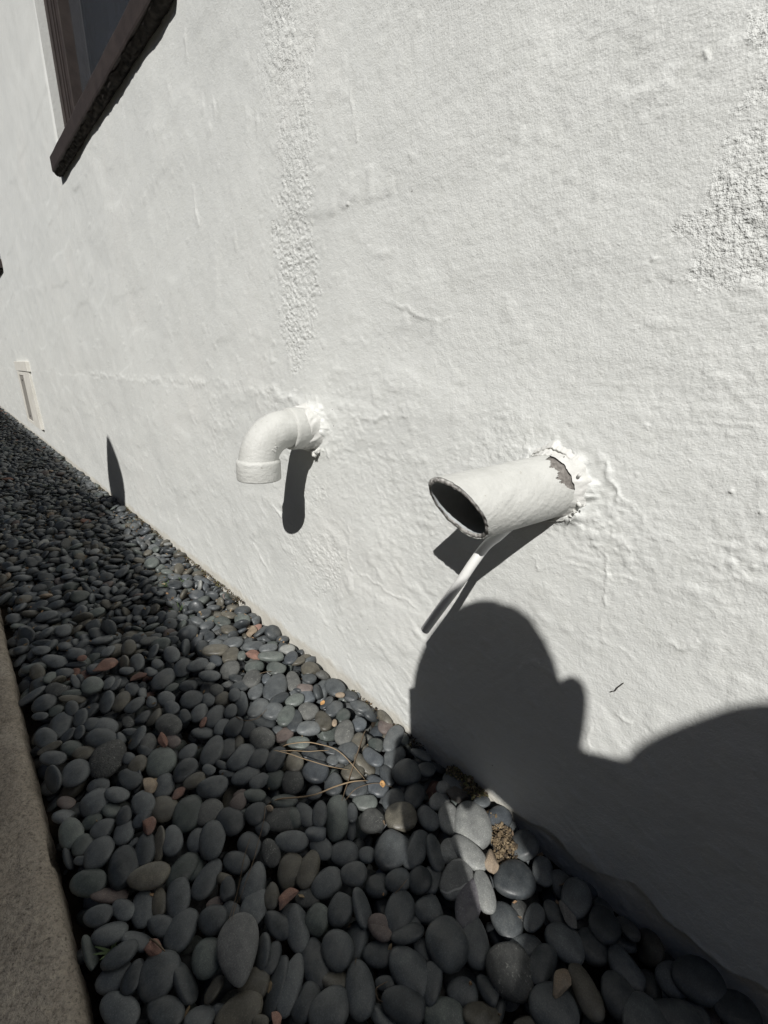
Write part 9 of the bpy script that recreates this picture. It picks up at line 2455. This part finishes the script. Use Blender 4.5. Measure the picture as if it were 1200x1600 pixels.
def add_pebble(k):
    kd = shape_kind(k)
    me = base_mesh(kd, int(SHK[k]))
    o = bpy.data.objects.new({'pebble': "pebble", 'chip': "stone_chip", 'rock': "rock", 'tear': "pebble"}[kd], me)
    COL.objects.link(o)
    o.rotation_mode = 'QUATERNION'
    o.location = PB[k, :3]
    o.rotation_quaternion = Quaternion(PB[k, 3:7]).normalized()
    o.scale = PB[k, 7:10]
    o.material_slots[0].link = 'OBJECT'
    o.material_slots[0].material = STONE[MATIDX[k]]
    tag(o, LAB[k], {'pebble': "pebble", 'chip': "stone chip", 'rock': "rock", 'tear': "pebble"}[kd], "loose beach pebbles of the bed" if kd != 'chip' else "stone chips among the pebbles")
    return o


for k in sorted(TOP, key=lambda k: -PVIS[k]): add_pebble(k)

# ---- all smaller or hidden pebbles: one object
Vs, Fs, Ms, Rs, n0 = [], [], [], [], 0
for k in range(len(PB)):
    if k in TOP: continue
    y = PB[k, 1]
    sh, ic = (SH3, 3) if PVIS[k] > 45 else ((SH2, 2) if (PVIS[k] > 6 or y < 1.2) else (SH1, 1))
    V = (CH[SHK[k] % 6] if shape_kind(k) == 'chip' and ic == 3 else sh[SHK[k]])
    V = (V * PB[k, 7:10]) @ ROT[k].T + PB[k, :3]
    F_ = ICO[ic][1]
    Vs.append(V); Fs.append(F_ + n0); Ms.append(np.full(len(F_), MATIDX[k])); Rs.append(np.full(len(V), rngp.random())); n0 += len(V)
me = mesh_np("pebble_bed", np.concatenate(Vs), np.concatenate(Fs))
for s_ in STONE: me.materials.append(s_)
me.polygons.foreach_set("material_index", np.concatenate(Ms).astype(np.int32))
at = me.attributes.new("stone_rand", 'FLOAT', 'POINT'); at.data.foreach_set("value", np.concatenate(Rs).astype(np.float32))
o = bpy.data.objects.new("pebbles", me); COL.objects.link(o)
tag(o, "mass of small dark beach pebbles filling the bed along the wall", "pebbles", None, "stuff")

# ------------------------------------------------------------------ moss, needles, flakes, weeds
def crumb_field(name, spots, count, size, seed, mats, label, cat, flat=.7):
    """many little irregular clods heaped over the given spots (x, y, z, radius, height)"""
    rng = np.random.default_rng(seed)
    Vb, Fb = ICO[1]
    Vs, Fs, Ms, n0 = [], [], [], 0
    area = np.array([s[3] ** 2 for s in spots]); area = area / area.sum()
    for k in range(count):
        s = spots[rng.choice(len(spots), p=area)]
        a = rng.uniform(0, 6.283); r = math.sqrt(rng.random()) * s[3]
        x = s[0] + r * math.cos(a) * s[5]; y = s[1] + r * math.sin(a)
        z = s[2] + s[4] * (1 - (r / s[3]) ** 2) * rng.uniform(.3, 1)
        if x > -.0035: x = -.0035 - rng.random() * .003
        sz = size * rng.uniform(.45, 1.2) * (1 + 1.2 * (rng.random() < .12))
        q = quat_mats(rng.normal(size=(1, 4)))[0]
        V = Vb * (1 + rng.uniform(-.35, .35, (len(Vb), 1))) * [sz, sz * rng.uniform(.4, 1), sz * rng.uniform(.3, .9)]
        Vs.append(V @ q.T + [x, y, z]); Fs.append(Fb + n0); Ms.append(np.full(len(Fb), rng.integers(0, len(mats)))); n0 += len(V)
    me = mesh_np(name, np.concatenate(Vs), np.concatenate(Fs), False)
    for mt in mats: me.materials.append(mt)
    me.polygons.foreach_set("material_index", np.concatenate(Ms).astype(np.int32))
    o = bpy.data.objects.new(name, me); COL.objects.link(o)
    return tag(o, label, cat, None, "stuff")


M_MOSS = [simple_mat("dry_moss_brown", (.12, .085, .050), (.20, .15, .09), 300, .95), simple_mat("dry_moss_olive", (.11, .105, .045), (.19, .18, .085), 300, .95),
          simple_mat("dry_moss_dark", (.045, .034, .024), (.09, .068, .045), 300, .95), simple_mat("dry_moss_straw", (.24, .18, .11), (.32, .25, .16), 300, .95)]
crumb_field("dry_moss", [(-.010, .222, .004, .016, .012, .7), (-.012, .200, .004, .018, .014, .8), (-.013, .180, .004, .014, .012, .9)], 900, .0013, 31, [M_MOSS[1], M_MOSS[1], M_MOSS[0], M_MOSS[3], M_MOSS[2]],
            "tuft of olive dry moss lit at the foot of the wall", "moss")
crumb_field("dead_moss", [(-.026, .150, .002, .012, .010, .9), (-.038, .134, .002, .016, .012, 1), (-.046, .120, .002, .016, .012, 1), (-.058, .122, .0, .009, .012, 1), (-.062, .100, .0, .008, .01, 1)], 1100, .0014, 32, [M_MOSS[0], M_MOSS[2], M_MOSS[3], M_MOSS[0]],
            "brown dead moss crumbs packed beside the large pale pebble", "moss")
sp = []
rngm = np.random.default_rng(8)
for y_ in np.arange(.29, 2.4, .02):
    if vnoise(np.array([y_ * 9]), np.array([.3]), 3)[0] > -.1: sp.append((-.008, y_, -.004, .012 + .006 * rngm.random(), .011, .6))
crumb_field("wall_foot_debris", sp, 1800, .0014, 33, [M_MOSS[0], M_MOSS[2], M_MOSS[2], M_MOSS[1], M_SOIL], "thin line of soil crumbs and moss along the wall foot", "debris")

M_NEEDLE = simple_mat("dry_pine_needle", (.24, .17, .10), (.38, .29, .19), 60, .7)
M_NEEDLE2 = simple_mat("old_pine_needle", (.12, .085, .055), (.19, .14, .095), 60, .7)
NEED = [
[(-0.1807, 0.4424, 0.022), (-0.1619, 0.4312, 0.022), (-0.1426, 0.4129, 0.022), (-0.1291, 0.3934, 0.022), (-0.1203, 0.3718, 0.022), (-0.1161, 0.3487, 0.022), (-0.1156, 0.3313, 0.022), (-0.1137, 0.3075, 0.022)] ,
[(-0.1864, 0.433, 0.022), (-0.1762, 0.4091, 0.022), (-0.1671, 0.3881, 0.022), (-0.1503, 0.3621, 0.022), (-0.1229, 0.3317, 0.022)] ,
[(-0.1798, 0.4252, 0.022), (-0.1731, 0.414, 0.022), (-0.155, 0.3952, 0.022), (-0.1342, 0.3834, 0.022), (-0.1225, 0.3788, 0.022)] ,
[(-0.2306, 0.3764, 0.022), (-0.2096, 0.3575, 0.022), (-0.1805, 0.3373, 0.022), (-0.156, 0.3244, 0.022), (-0.1362, 0.3164, 0.022), (-0.1138, 0.3019, 0.022)] ,
[(-0.0383, 0.3816, 0.022), (-0.0704, 0.36, 0.022), (-0.0978, 0.3423, 0.022), (-0.1254, 0.3259, 0.022), (-0.1454, 0.3142, 0.022), (-0.1609, 0.3029, 0.022)] ,
[(-0.1559, 0.3019, 0.022), (-0.1426, 0.3035, 0.022), (-0.1268, 0.2991, 0.022), (-0.1092, 0.2904, 0.022), (-0.0894, 0.2729, 0.022)] ,
[(-0.2331, 0.3788, 0.022), (-0.2421, 0.3615, 0.022), (-0.2517, 0.3497, 0.022), (-0.2675, 0.3346, 0.022), (-0.2834, 0.318, 0.022), (-0.3007, 0.3038, 0.022), (-0.3122, 0.2964, 0.022)] ,
[(-0.2714, 0.3468, 0.022), (-0.2885, 0.3306, 0.022), (-0.307, 0.3099, 0.022), (-0.3285, 0.2825, 0.022)] ,
[(-0.2987, 0.3216, 0.022), (-0.3132, 0.299, 0.022), (-0.3261, 0.2801, 0.022)] ,
[(-0.1921, 0.1873, 0.022), (-0.1789, 0.1814, 0.022), (-0.1658, 0.181, 0.022)] ,
[(-0.1504, 0.1331, 0.022), (-0.1739, 0.1368, 0.022), (-0.1895, 0.1385, 0.022)] ,
[(-0.1965, 0.5365, 0.022), (-0.1923, 0.5172, 0.022), (-0.1746, 0.5062, 0.022), (-0.1531, 0.5095, 0.022)] ,
[(-0.1172, 0.5975, 0.022), (-0.093, 0.593, 0.022)] ,
[(-0.3892, 0.3323, 0.022), (-0.3854, 0.3186, 0.022), (-0.3817, 0.3071, 0.022)] ,
[(-0.2482, 0.1762, 0.022), (-0.2556, 0.1704, 0.022)] ,
[(-0.24, 0.1413, 0.022), (-0.2508, 0.1454, 0.022), (-0.2535, 0.1405, 0.022), (-0.2532, 0.1339, 0.022)] ,
]
NLAB = ["dry tan pine needle arching highest over the sunlit pebbles", "dry tan pine needle curving below the arching one over sunlit pebbles", "short tan needle crossing the arching needle near the green pebble",
        "thick brown twig lying along the edge of the sunlit pebbles", "bent brown stalk leaning from the wall across the needles", "thin curved needle on the blue-grey star-shaped stone",
        "long fine dry needle trailing down the shaded pebbles", "fine dry needle reaching the ash grey teardrop stone", "short fine needle beside the one reaching the teardrop stone",
        "faint bent needle over shaded pebbles left of the sunlit gap", "straight pale needle poking out below the veined pebble", "thin dark needle curled on pebbles level with the pipe elbow",
        "short brown needle by the wall level with the pipe elbow", "yellowish twig beside the reddish chip near the path", "tiny needle among the darkest pebbles", "hooked dry needle among the darkest pebbles"]
NR = [.0007, .0006, .0005, .0010, .0009, .0005, .0004, .0004, .0004, .0004, .0004, .0005, .0006, .0010, .0004, .0004]


def surf_z(x, y):
    """height of the pebbles' top at a spot"""
    d = np.array([x, y]) - PB[:, :2]
    near = np.where(np.abs(d).max(1) < .05)[0]
    z = -.02
    for k in near:
        A = ROT[k] @ np.diag(1 / PB[k, 7:10] ** 2) @ ROT[k].T
        dx = np.array([d[k, 0], d[k, 1]])
        a = A[2, 2]; b = 2 * (A[0, 2] * dx[0] + A[1, 2] * dx[1]); c = A[0, 0] * dx[0] ** 2 + 2 * A[0, 1] * dx[0] * dx[1] + A[1, 1] * dx[1] ** 2 - 1
        D = b * b - 4 * a * c
        if D > 0: z = max(z, PB[k, 2] + (-b + math.sqrt(D)) / (2 * a))
    return z


for i_, (pts, lab, r) in enumerate(zip(NEED, NLAB, NR)):
    P = np.array(smooth_path(pts, 6))
    zz = np.array([surf_z(p[0], p[1]) for p in P]) + .0008 + r
    # a needle spans gaps: take the running maximum, smoothed
    for _ in range(6):
        zs = zz.copy()
        zs[1:-1] = np.maximum(zz[1:-1], (zz[:-2] + zz[2:]) / 2)
        zz = zs
    for _ in range(12):
        zs = zz.copy(); zs[1:-1] = (zz[:-2] + 2 * zz[1:-1] + zz[2:]) / 4; zz = zs
    zz = zz + .0015
    lift = np.sin(np.linspace(0, math.pi, len(P))) * (.006 if i_ < 3 else .001)
    P[:, 2] = zz + lift
    rad = r * np.interp(np.linspace(0, 1, len(P)), [0, .1, .8, 1], [.6, 1, .9, .35])
    o = bpy.data.objects.new("twig" if i_ in (3, 4, 13) else "pine_needle", tube_mesh("needle", P - P[0], rad, 7)); o.data.materials.append(M_NEEDLE if i_ in (0, 1, 2, 3) else M_NEEDLE2)
    o.location = P[0]
    COL.objects.link(o)
    tag(o, lab, "twig" if i_ in (3, 4, 13) else "pine needle", "dry pine needles on the pebbles")

M_LEAF = simple_mat("dry_leaf_brown", (.24, .145, .08), (.38, .25, .145), 70, .8)
M_ORANGE = simple_mat("orange_bud_scale", (.50, .27, .10), (.62, .38, .17), 90, .7)


def leaf_obj(name, x, y, length, width, ang, lab, mat, curl=.5, cat="leaf"):
    n = 10
    V, F_ = [], []
    for i in range(n):
        t = i / (n - 1); w = width * math.sin(math.pi * min(1, t * .92 + .06)) ** .8
        for s in (-1, -.5, 0, .5, 1):
            V.append((t * length - length / 2, s * w, curl * abs(s) ** 1.5 * width + .12 * length * (t - .5) ** 2 * 2))
    for i in range(n - 1):
        for j in range(4): F_.append((i * 5 + j, (i + 1) * 5 + j, (i + 1) * 5 + j + 1, i * 5 + j + 1))
    me = mesh_np(name, np.array(V), F_); me.materials.append(mat)
    o = bpy.data.objects.new(name, me); COL.objects.link(o)
    o.location = (x, y, surf_z(x, y) + .001); o.rotation_euler = (.15, .1, ang)
    md = o.modifiers.new("thickness", 'SOLIDIFY'); md.thickness = .0006
    return tag(o, lab, cat)


leaf_obj("dry_leaf", -.1349, .6292, .030, .0042, 2.2, "curled dry brown leaf on pebbles beside the pink chip", M_LEAF, .8)
leaf_obj("bud_scale", -.1021, .284, .010, .0038, .9, "orange bud scale on the blue-grey stone by the sunlit edge", M_ORANGE, .4, "bud scale")
leaf_obj("bud_scale", -.072, .462, .011, .0035, .4, "orange bud scale among sunlit mottled pebbles", M_ORANGE, .4, "bud scale")
leaf_obj("dry_leaf", -.335, .392, .016, .005, 1.0, "small brown leaf scrap in shade under the large green-grey pebble", M_LEAF, .5)

# scraps of bark and leaf lodged between the stones, too small to tell one from the next
rngl = np.random.default_rng(77)
Vs, Fs, Ms, n0 = [], [], [], 0
for k in range(900):
    x_ = -.43 + .42 * rngl.random(); y_ = .05 + 2.6 * rngl.random() ** 1.5
    z_ = surf_z(x_, y_)
    if z_ > .006 or z_ < -.018: continue
    l_ = .0035 * rngl.uniform(.5, 1.7); w_ = l_ * rngl.uniform(.25, .7)
    q = quat_mats(np.array([[1, *rngl.normal(size=3) * .35]]) * 1.0)[0] @ quat_mats(np.array([[math.cos(k), 0, 0, math.sin(k)]]))[0]
    V = np.array([(-l_, 0, 0), (-.3 * l_, -w_, .0006), (.6 * l_, -.7 * w_, 0), (l_, 0, .001), (.4 * l_, .9 * w_, .0004), (-.5 * l_, .8 * w_, .0008)])
    V = np.concatenate([V, V - [0, 0, .0006]])
    f = [(0, 1, 2), (0, 2, 3), (0, 3, 4), (0, 4, 5), (8, 7, 6), (9, 8, 6), (10, 9, 6), (11, 10, 6)] + [(i, 6 + i, (i + 1) % 6) for i in range(6)] + [((i + 1) % 6, 6 + i, 6 + (i + 1) % 6) for i in range(6)]
    Vs.append(V @ q.T + [x_, y_, z_ + .0012]); Fs.append(np.array(f) + n0); Ms.append(np.full(len(f), rngl.integers(0, 4))); n0 += 12
me = mesh_np("leaf_litter", np.concatenate(Vs), np.concatenate(Fs), False)
for mt in (M_LEAF, M_MOSS[0], M_MOSS[3], M_NEEDLE2): me.materials.append(mt)
me.polygons.foreach_set("material_index", np.concatenate(Ms).astype(np.int32))
o = bpy.data.objects.new("leaf_litter", me); COL.objects.link(o)
tag(o, "tiny scraps of bark and dry leaf lodged between the pebbles", "litter", None, "stuff")

M_GREEN = simple_mat("weed_green", (.035, .062, .018), (.065, .10, .032), 80, .6)


def sprig(x, y, n, h, lab, seed):
    rng = np.random.default_rng(seed)
    root = empty("weed_sprig", (x, y, surf_z(x, y) - .006), lab, "weed", "green weed sprigs between pebbles")
    for k in range(n):
        a = rng.uniform(0, 6.283); l = h * rng.uniform(.5, 1.1); lean = rng.uniform(.4, 1.3)
        V, F_ = [], []
        for i in range(6):
            t = i / 5; w = .0014 * (1 - t) ** .6 + .0001
            px = math.cos(a) * l * t * lean; py = math.sin(a) * l * t * lean; pz = l * t * (1 - .35 * t)
            V += [(px - math.sin(a) * w, py + math.cos(a) * w, pz), (px + math.sin(a) * w, py - math.cos(a) * w, pz + .0003)]
        F_ = [(2 * i, 2 * i + 1, 2 * i + 3, 2 * i + 2) for i in range(5)]
        me = mesh_np("blade", np.array(V), F_); me.materials.append(M_GREEN)
        b_ = bpy.data.objects.new("blade", me); COL.objects.link(b_); b_.parent = root


sprig(-.0701, 1.1023, 12, .026, "green grass sprig close to the wall far past the elbow", 1)
sprig(-.113, 1.0893, 14, .022, "green weed sprig in the middle of the sunlit strip", 2)
sprig(-.1322, .9633, 14, .026, "green weed sprig nearest the pipe elbow on the sunlit strip", 3)
sprig(-.418, .3487, 8, .012, "pale green sprig squeezed between path and dark pebbles", 4)
sprig(-.10, 2.05, 16, .035, "green weed clump in the pointed leaf shadow far along the wall", 5)
sprig(-.19, 2.45, 18, .03, "green weed clump out on the shaded pebbles far along the bed", 6)

# ------------------------------------------------------------------ out of the picture: what casts the shadows
# neighbouring house whose eave shades the path and most of the pebbles
M_NWALL = simple_mat("neighbour_render", (.20, .18, .155), (.26, .235, .20), 6, .9)
M_NROOF = simple_mat("neighbour_roof", (.09, .07, .06), (.14, .11, .09), 14, .85)
nb = empty("neighbour_house", (-2.9, 2, -.1), "tan rendered neighbouring house with overhanging brown eave across the path", "house")
EH = 2.55


def eave_x(xg): return xg - EH * .631 / .668


# eave line above, from the shadow's edge on the pebbles
ELINE = [(-6.0, -.100), (.1, -.130), (.4, -.158), (.95, -.145), (1.9, -.060), (2.6, -.040), (14, -.035)]
bm = bmesh.new()
for (y0, g0), (y1, g1) in zip(ELINE[:-1], ELINE[1:]):
    sh = EH * .396 / .668
    a0, a1 = eave_x(g0), eave_x(g1)
    q = [(a0, y0 - sh, EH), (a1, y1 - sh, EH), (-6.2, y1 - sh, EH + 2.2), (-6.2, y0 - sh, EH + 2.2)]
    lo = [bm.verts.new((p[0], p[1], p[2] - .14)) for p in q]; hi = [bm.verts.new(p) for p in q]
    bm.faces.new(lo); bm.faces.new(hi[::-1])
    for k in range(4): bm.faces.new((lo[k], hi[k], hi[(k + 1) % 4], lo[(k + 1) % 4]))
link("roof", bm_mesh("roof", bm), M_NROOF, nb)
bm = bmesh.new(); box_bm(bm, (-6.0, -7.4, -.1), (-2.95, 12.4, EH + .16))
link("wall", bm_mesh("wall", bm), M_NWALL, nb)

# broad-leaved plant by the path; one paddle leaf throws the pointed shadow on the wall
M_PADDLE = simple_mat("paddle_leaf_green", (.035, .075, .025), (.06, .11, .04), 12, .45)
plant = empty("bird_of_paradise_plant", (-1.35, 1.20, .018), "broad-leaved green plant with upright paddle leaves beside the path", "plant")


def paddle(base, tip_lo, tip_hi, width, nrm, nm="leaf"):
    """petiole from base to tip_lo and a leaf blade from tip_lo to tip_hi facing nrm"""
    base, lo, hi = (np.array(v, float) for v in (base, tip_lo, tip_hi))
    ax = (hi - lo); L2 = np.linalg.norm(ax); ax /= L2
    n_ = np.array(nrm, float); n_ -= ax * (n_ @ ax); n_ /= np.linalg.norm(n_); sd_ = np.cross(ax, n_)
    V, F_ = [], []
    N = 22
    for i in range(N):
        t = i / (N - 1)
        w = width / 2 * (math.sin(math.pi * t ** .8) ** .75 if 0 < t < 1 else 0.0) + .0015
        for s in (-1, -.5, 0, .5, 1):
            V.append(lo + ax * L2 * t + sd_ * w * s + n_ * (.18 * abs(s) * w))
    for i in range(N - 1):
        for j in range(4): F_.append((i * 5 + j, (i + 1) * 5 + j, (i + 1) * 5 + j + 1, i * 5 + j + 1))
    lf = link(nm, mesh_np(nm, np.array(V), F_), M_PADDLE, plant)
    md = lf.modifiers.new("thickness", 'SOLIDIFY'); md.thickness = .002
    P = smooth_path([base, base * .6 + lo * .4 + np.array([0, 0, .05]), lo, lo + ax * L2 * .9], 8)
    link("stalk", tube_mesh("stalk", P, np.linspace(.011, .003, len(P)), 8), M_PADDLE, plant)


def unshadow(yw, zw, dist):
    """the point at a distance in front of the wall whose shadow falls on (yw, zw)"""
    return np.array([-dist, yw - dist * .396 / .631, zw + dist * .668 / .631])


bp = (-1.35, 1.20, .02)
paddle(bp, unshadow(2.015, -.09, 1.30), unshadow(2.035, .285, 1.30), .205, -np.array(SUN))
for (dy, dz, ds, w, l) in ((.22, -.62, 1.45, .2, .4), (.38, -.75, 1.30, .22, .42), (.02, -.80, 1.55, .2, .4), (-.12, -.70, 1.5, .18, .38)):
    a_ = unshadow(2.02 + dy, dz, ds); b_ = a_ + np.array([.03, .05 * np.sign(dy), l])
    paddle(bp, a_, b_, w, -np.array(SUN) + np.array([.2 * dy, .3, 0]))

# ---------------- the person taking the photograph, bent over beside the path
M_SKIN = simple_mat("skin", (.42, .27, .20), (.50, .33, .25), 18, .5)
M_SHIRT = simple_mat("navy_shirt", (.03, .035, .055), (.045, .05, .075), 90, .85)
M_TROUS = simple_mat("grey_trousers", (.06, .06, .062), (.09, .09, .09), 90, .85)
M_HAIR = simple_mat("dark_short_hair", (.02, .015, .012), (.04, .03, .024), 200, .6)
M_SHOE = simple_mat("black_shoe", (.02, .02, .02), (.035, .035, .035), 40, .5)
M_PHONE = simple_mat("black_phone", (.012, .012, .014), (.02, .02, .022), 30, .25)
person = empty("person", (-1.0, -.95, .018), "person in navy shirt bending forward and holding a phone out", "person")


def skin_mesh(name, nodes, edges, root=0, sub=2):
    me = bpy.data.meshes.new(name)
    me.from_pydata([tuple(n[0]) for n in nodes], edges, [])
    o = bpy.data.objects.new(name, me); COL.objects.link(o)
    o.parent = person; o.location = -person.location
    md = o.modifiers.new("skin", 'SKIN'); md.use_smooth_shade = True
    sv = me.skin_vertices[0].data
    for k, n in enumerate(nodes):
        r = n[1]; sv[k].radius = (r, r) if isinstance(r, (int, float)) else r
        sv[k].use_root = (k == root)
    ss = o.modifiers.new("subd", 'SUBSURF'); ss.levels = sub; ss.render_levels = sub
    return o


U = unshadow
shL, shR = U(.015, .055, .80), U(-.11, .06, .93)
neck0, neck1 = U(.03, .070, .80), U(.11, .085, .755)
chest, back, hip = U(-.08, .075, .86), U(-.13, .165, .86), np.array([-1.0, -1.02, .96])
elL, wrL = U(.155, -.275, .745), U(.292, -.055, .46)
elR, wrR = U(.055, .05, .69), U(.262, .065, .45)
hpL, hpR = hip + np.array([.10, .05, -.05]), hip + np.array([-.10, -.07, -.05])
knL, anL, toL = np.array([-.80, -.80, .50]), np.array([-.88, -.98, .09]), np.array([-.74, -.86, .045])
knR, anR, toR = np.array([-1.02, -.98, .50]), np.array([-1.10, -1.16, .09]), np.array([-.96, -1.04, .045])
mid = (back + hip) / 2 + np.array([0, 0, .02])
nodes = [(hip, .125), (mid, .125), (back, .105), (chest, .10), (neck0, .058), (neck1, .080),
         (shL, .062), (elL, .043), (wrL, .030), (shR, .062), (elR, .040), (wrR, .028),
         (hpL, .10), (knL, .065), (anL, .042), (hpR, .10), (knR, .065), (anR, .042)]
edges = [(0, 1), (1, 2), (2, 4), (4, 5), (2, 3), (4, 6), (6, 7), (7, 8), (2, 9), (9, 10), (10, 11), (0, 12), (12, 13), (13, 14), (0, 15), (15, 16), (16, 17)]
body = skin_mesh("body", nodes, edges)
body.data.materials.append(M_SHIRT)
# loose shirt over the bent torso: rounded volumes fused into one smooth garment
V0, F0 = ICO[4]


def blob(c, r, p=2.0, wob=.03, seed=0):
    W = V0 / (np.abs(V0) ** p).sum(1)[:, None] ** (1 / p)
    return W * np.array(r) * (1 + wob * fbm(V0[:, 0] * 3 + seed, V0[:, 1] * 3 + V0[:, 2], 3, 301 + seed))[:, None] + np.array(c)


pieces = [blob(U(-.108, .133, .87), (.075, .125, .150), 5.0, .02, 1), blob(U(.046, .098, .80), (.055, .085, .060), 2, .02, 2), blob(U(.124, .118, .745), (.046, .050, .056), 2, .01, 6),
          blob(U(-.10, -.03, .86), (.125, .155, .150), 2.2, .04, 3)]
for t_ in np.linspace(0, 1, 6):
    pieces.append(blob(U(-.125, .085, .88) * (1 - t_) + (hip + np.array([0, .02, .0])) * t_, (.155, .15, .150 - .01 * t_), 2.3, .03, 4 + int(9 * t_)))
for sh_, el_ in ((shL, elL), (shR, elR)):
    for t_ in (0, .22, .44): pieces.append(blob(sh_ * (1 - t_) + el_ * t_, (.062 - .02 * t_,) * 3, 2, .02, 7))
me = mesh_np("shirt", np.concatenate(pieces), np.concatenate([F0 + k * len(V0) for k in range(len(pieces))]))
shirt = link("shirt", me, M_SHIRT, person)
md = shirt.modifiers.new("fuse", 'REMESH'); md.mode = 'VOXEL'; md.voxel_size = .011; md.use_smooth_shade = True
md = shirt.modifiers.new("soften", 'SMOOTH'); md.factor = .5; md.iterations = 9
# trousers over hips and legs
tr = skin_mesh("trousers", [(hip + np.array([0, 0, -.01]), .135), (hpL, .108), (knL, .076), (anL + np.array([0, 0, .03]), .058), (hpR, .108), (knR, .076), (anR + np.array([0, 0, .03]), .058)],
               [(0, 1), (1, 2), (2, 3), (0, 4), (4, 5), (5, 6)])
tr.data.materials.append(M_TROUS)
for an, to in ((anL, toL), (anR, toR)):
    sh_ = skin_mesh("shoe", [(np.array([an[0] - .03, an[1] - .03, .055]), .042), (np.array([(an[0] + to[0]) / 2, (an[1] + to[1]) / 2, .058]), .046), (np.array([to[0], to[1], .050]), .040), (to + (to - an) * .3 * np.array([1, 1, 0]), .030)], [(0, 1), (1, 2), (2, 3)])
    sh_.data.materials.append(M_SHOE)
# head: looks along the camera's direction and down at the phone
HC = U(.212, .132, .70)
hf = np.array(CAM) - HC; hf /= np.linalg.norm(hf)
hu = np.array([0, 0, 1.0]) - hf * hf[2]; hu = hu / np.linalg.norm(hu); hr = np.cross(hf, hu)
V = ICO[4][0].copy()
x, y, z = V[:, 0].copy(), V[:, 1].copy(), V[:, 2].copy()      # x right, y forward, z up
y2 = y * .100 * np.where(z < -.2, 1 - .12 * (-z - .2), 1); x2 = x * .086 * np.where(z < 0, 1 - .28 * (-z) ** 1.5, 1); z2 = z * .118
front = np.clip(y, 0, 1)
y2 += .020 * np.exp(-((x / .14) ** 2 + ((z + .08) / .13) ** 2)) * (y > .5)       # nose
y2 += .007 * np.exp(-((x / .3) ** 2 + ((z - .22) / .08) ** 2)) * (y > .4)        # brow
y2 -= .008 * np.exp(-(((np.abs(x) - .38) / .15) ** 2 + ((z - .05) / .10) ** 2)) * (y > .4)   # eye sockets
y2 += .006 * np.exp(-((x / .3) ** 2 + ((z + .42) / .07) ** 2)) * (y > .4)        # lips
y2 += .010 * np.exp(-((x / .25) ** 2 + ((z + .78) / .15) ** 2)) * (y > 0)        # chin
HV = HC + np.outer(x2, hr) + np.outer(y2, hf) + np.outer(z2, hu)
head = link("head", mesh_np("head", HV, ICO[4][1]), M_SKIN, person)
hm = (z > .25) | ((y < .1) & (z > -.45)) | ((y < .45) & (z > .0) & (np.abs(x) > .3))
keepf = [f for f in ICO[4][1] if hm[f].all()]
nn = (HV - HC); nn /= np.linalg.norm(nn, axis=1)[:, None]
ho = link("hair", mesh_np("hair", HV + nn * (.005 + .0035 * fbm(ICO[4][0][:, 0] * 7 + 3, ICO[4][0][:, 1] * 7 + ICO[4][0][:, 2] * 5, 3, 401))[:, None], np.array(keepf)), M_HAIR, head)
for s in (-1, 1):
    ev = ICO[2][0] * .0115 + HC + hr * s * .030 + hf * .086 + hu * .006
    link("eye", mesh_np("eye", ev, ICO[2][1]), M_PVC, head)
    er_ = V0 * np.array([.020, .034, .045]); er_ = er_ * (1 - .35 * np.exp(-((V0[:, 1] / .5) ** 2 + (V0[:, 2] / .5) ** 2)) * (V0[:, 0] * s > 0))[:, None]
    link("ear", mesh_np("ear", HC + np.outer(er_[:, 0], hr) + np.outer(er_[:, 1], hf) + np.outer(er_[:, 2], hu) + hr * (.097 if s > 0 else .074) * s - hf * .008 - hu * .004, F0), M_SKIN, head)
mo = [HC + hr * t * .024 + hf * (.0985 - .012 * t * t) - hu * .050 for t in np.linspace(-1, 1, 9)]
link("mouth", tube_mesh("mouth", mo, [.001] + [.004] * 7 + [.001], 8), M_SKIN, head)
# phone, held upright just behind the lens
fwv, upv, rxv = np.array(fw), np.array(up), np.array(rx)
pc_ = np.array(CAM) - fwv * .018 - upv * .055 - rxv * .020
phone = empty("phone", tuple(pc_), "black phone held upright in the bending person's hands", "phone")
bm = bmesh.new(); box_bm(bm, (-.0375, -.079, -.0042), (.0375, .079, .0042), .003, 3)
mt4 = Matrix((Vector(rxv), Vector(upv), Vector(-fwv))).transposed().to_4x4(); mt4.translation = Vector(pc_)
bm.transform(mt4)
link("phone_body", bm_mesh("phone_body", bm), M_PHONE, phone)
bm = bmesh.new(); box_bm(bm, (-.035, -.075, .0043), (.035, .075, .0047)); bm.transform(mt4)
link("screen", bm_mesh("screen", bm), M_GLASS, phone)


def ph(a, b, c): return pc_ + rxv * a + upv * b - fwv * c


def hand(wr, side, name):
    """palm behind the phone's edge, four fingers wrapped round it, thumb on the screen side"""
    palm = ph(side * .050, -.040, .022)
    kn = [ph(side * .050, -.012 - .021 * k, .004) for k in range(4)]
    nodes = [(wr, .026), ((wr * .5 + palm * .5), .027), (palm, (.026, .020))]
    edges = [(0, 1), (1, 2)]
    h_ = skin_mesh(name, nodes, edges)
    h_.data.materials.append(M_SKIN)
    for k in range(4):
        l = (1.0, 1.08, 1.02, .82)[k]
        P = smooth_path([palm + (kn[k] - palm) * .2, kn[k], ph(side * .046, -.010 - .021 * k, -.012), ph(side * (.046 - .018 * l), -.009 - .020 * k, -.0145), ph(side * (.046 - .034 * l), -.009 - .019 * k, -.013)], 6)
        link("finger", tube_mesh("finger", P, np.linspace(.0092, .0072, len(P)), 12), M_SKIN, h_)
    P = smooth_path([palm, ph(side * .046, -.030, .024), ph(side * .032, -.018, .015), ph(side * .016, -.006, .0135)], 6)
    link("thumb", tube_mesh("thumb", P, np.linspace(.012, .0085, len(P)), 12), M_SKIN, h_)


hand(wrL, -1, "hand")
hand(wrR, 1, "hand")
# no child may hang a fourth level deep, so fingers stay sub-parts of the hand
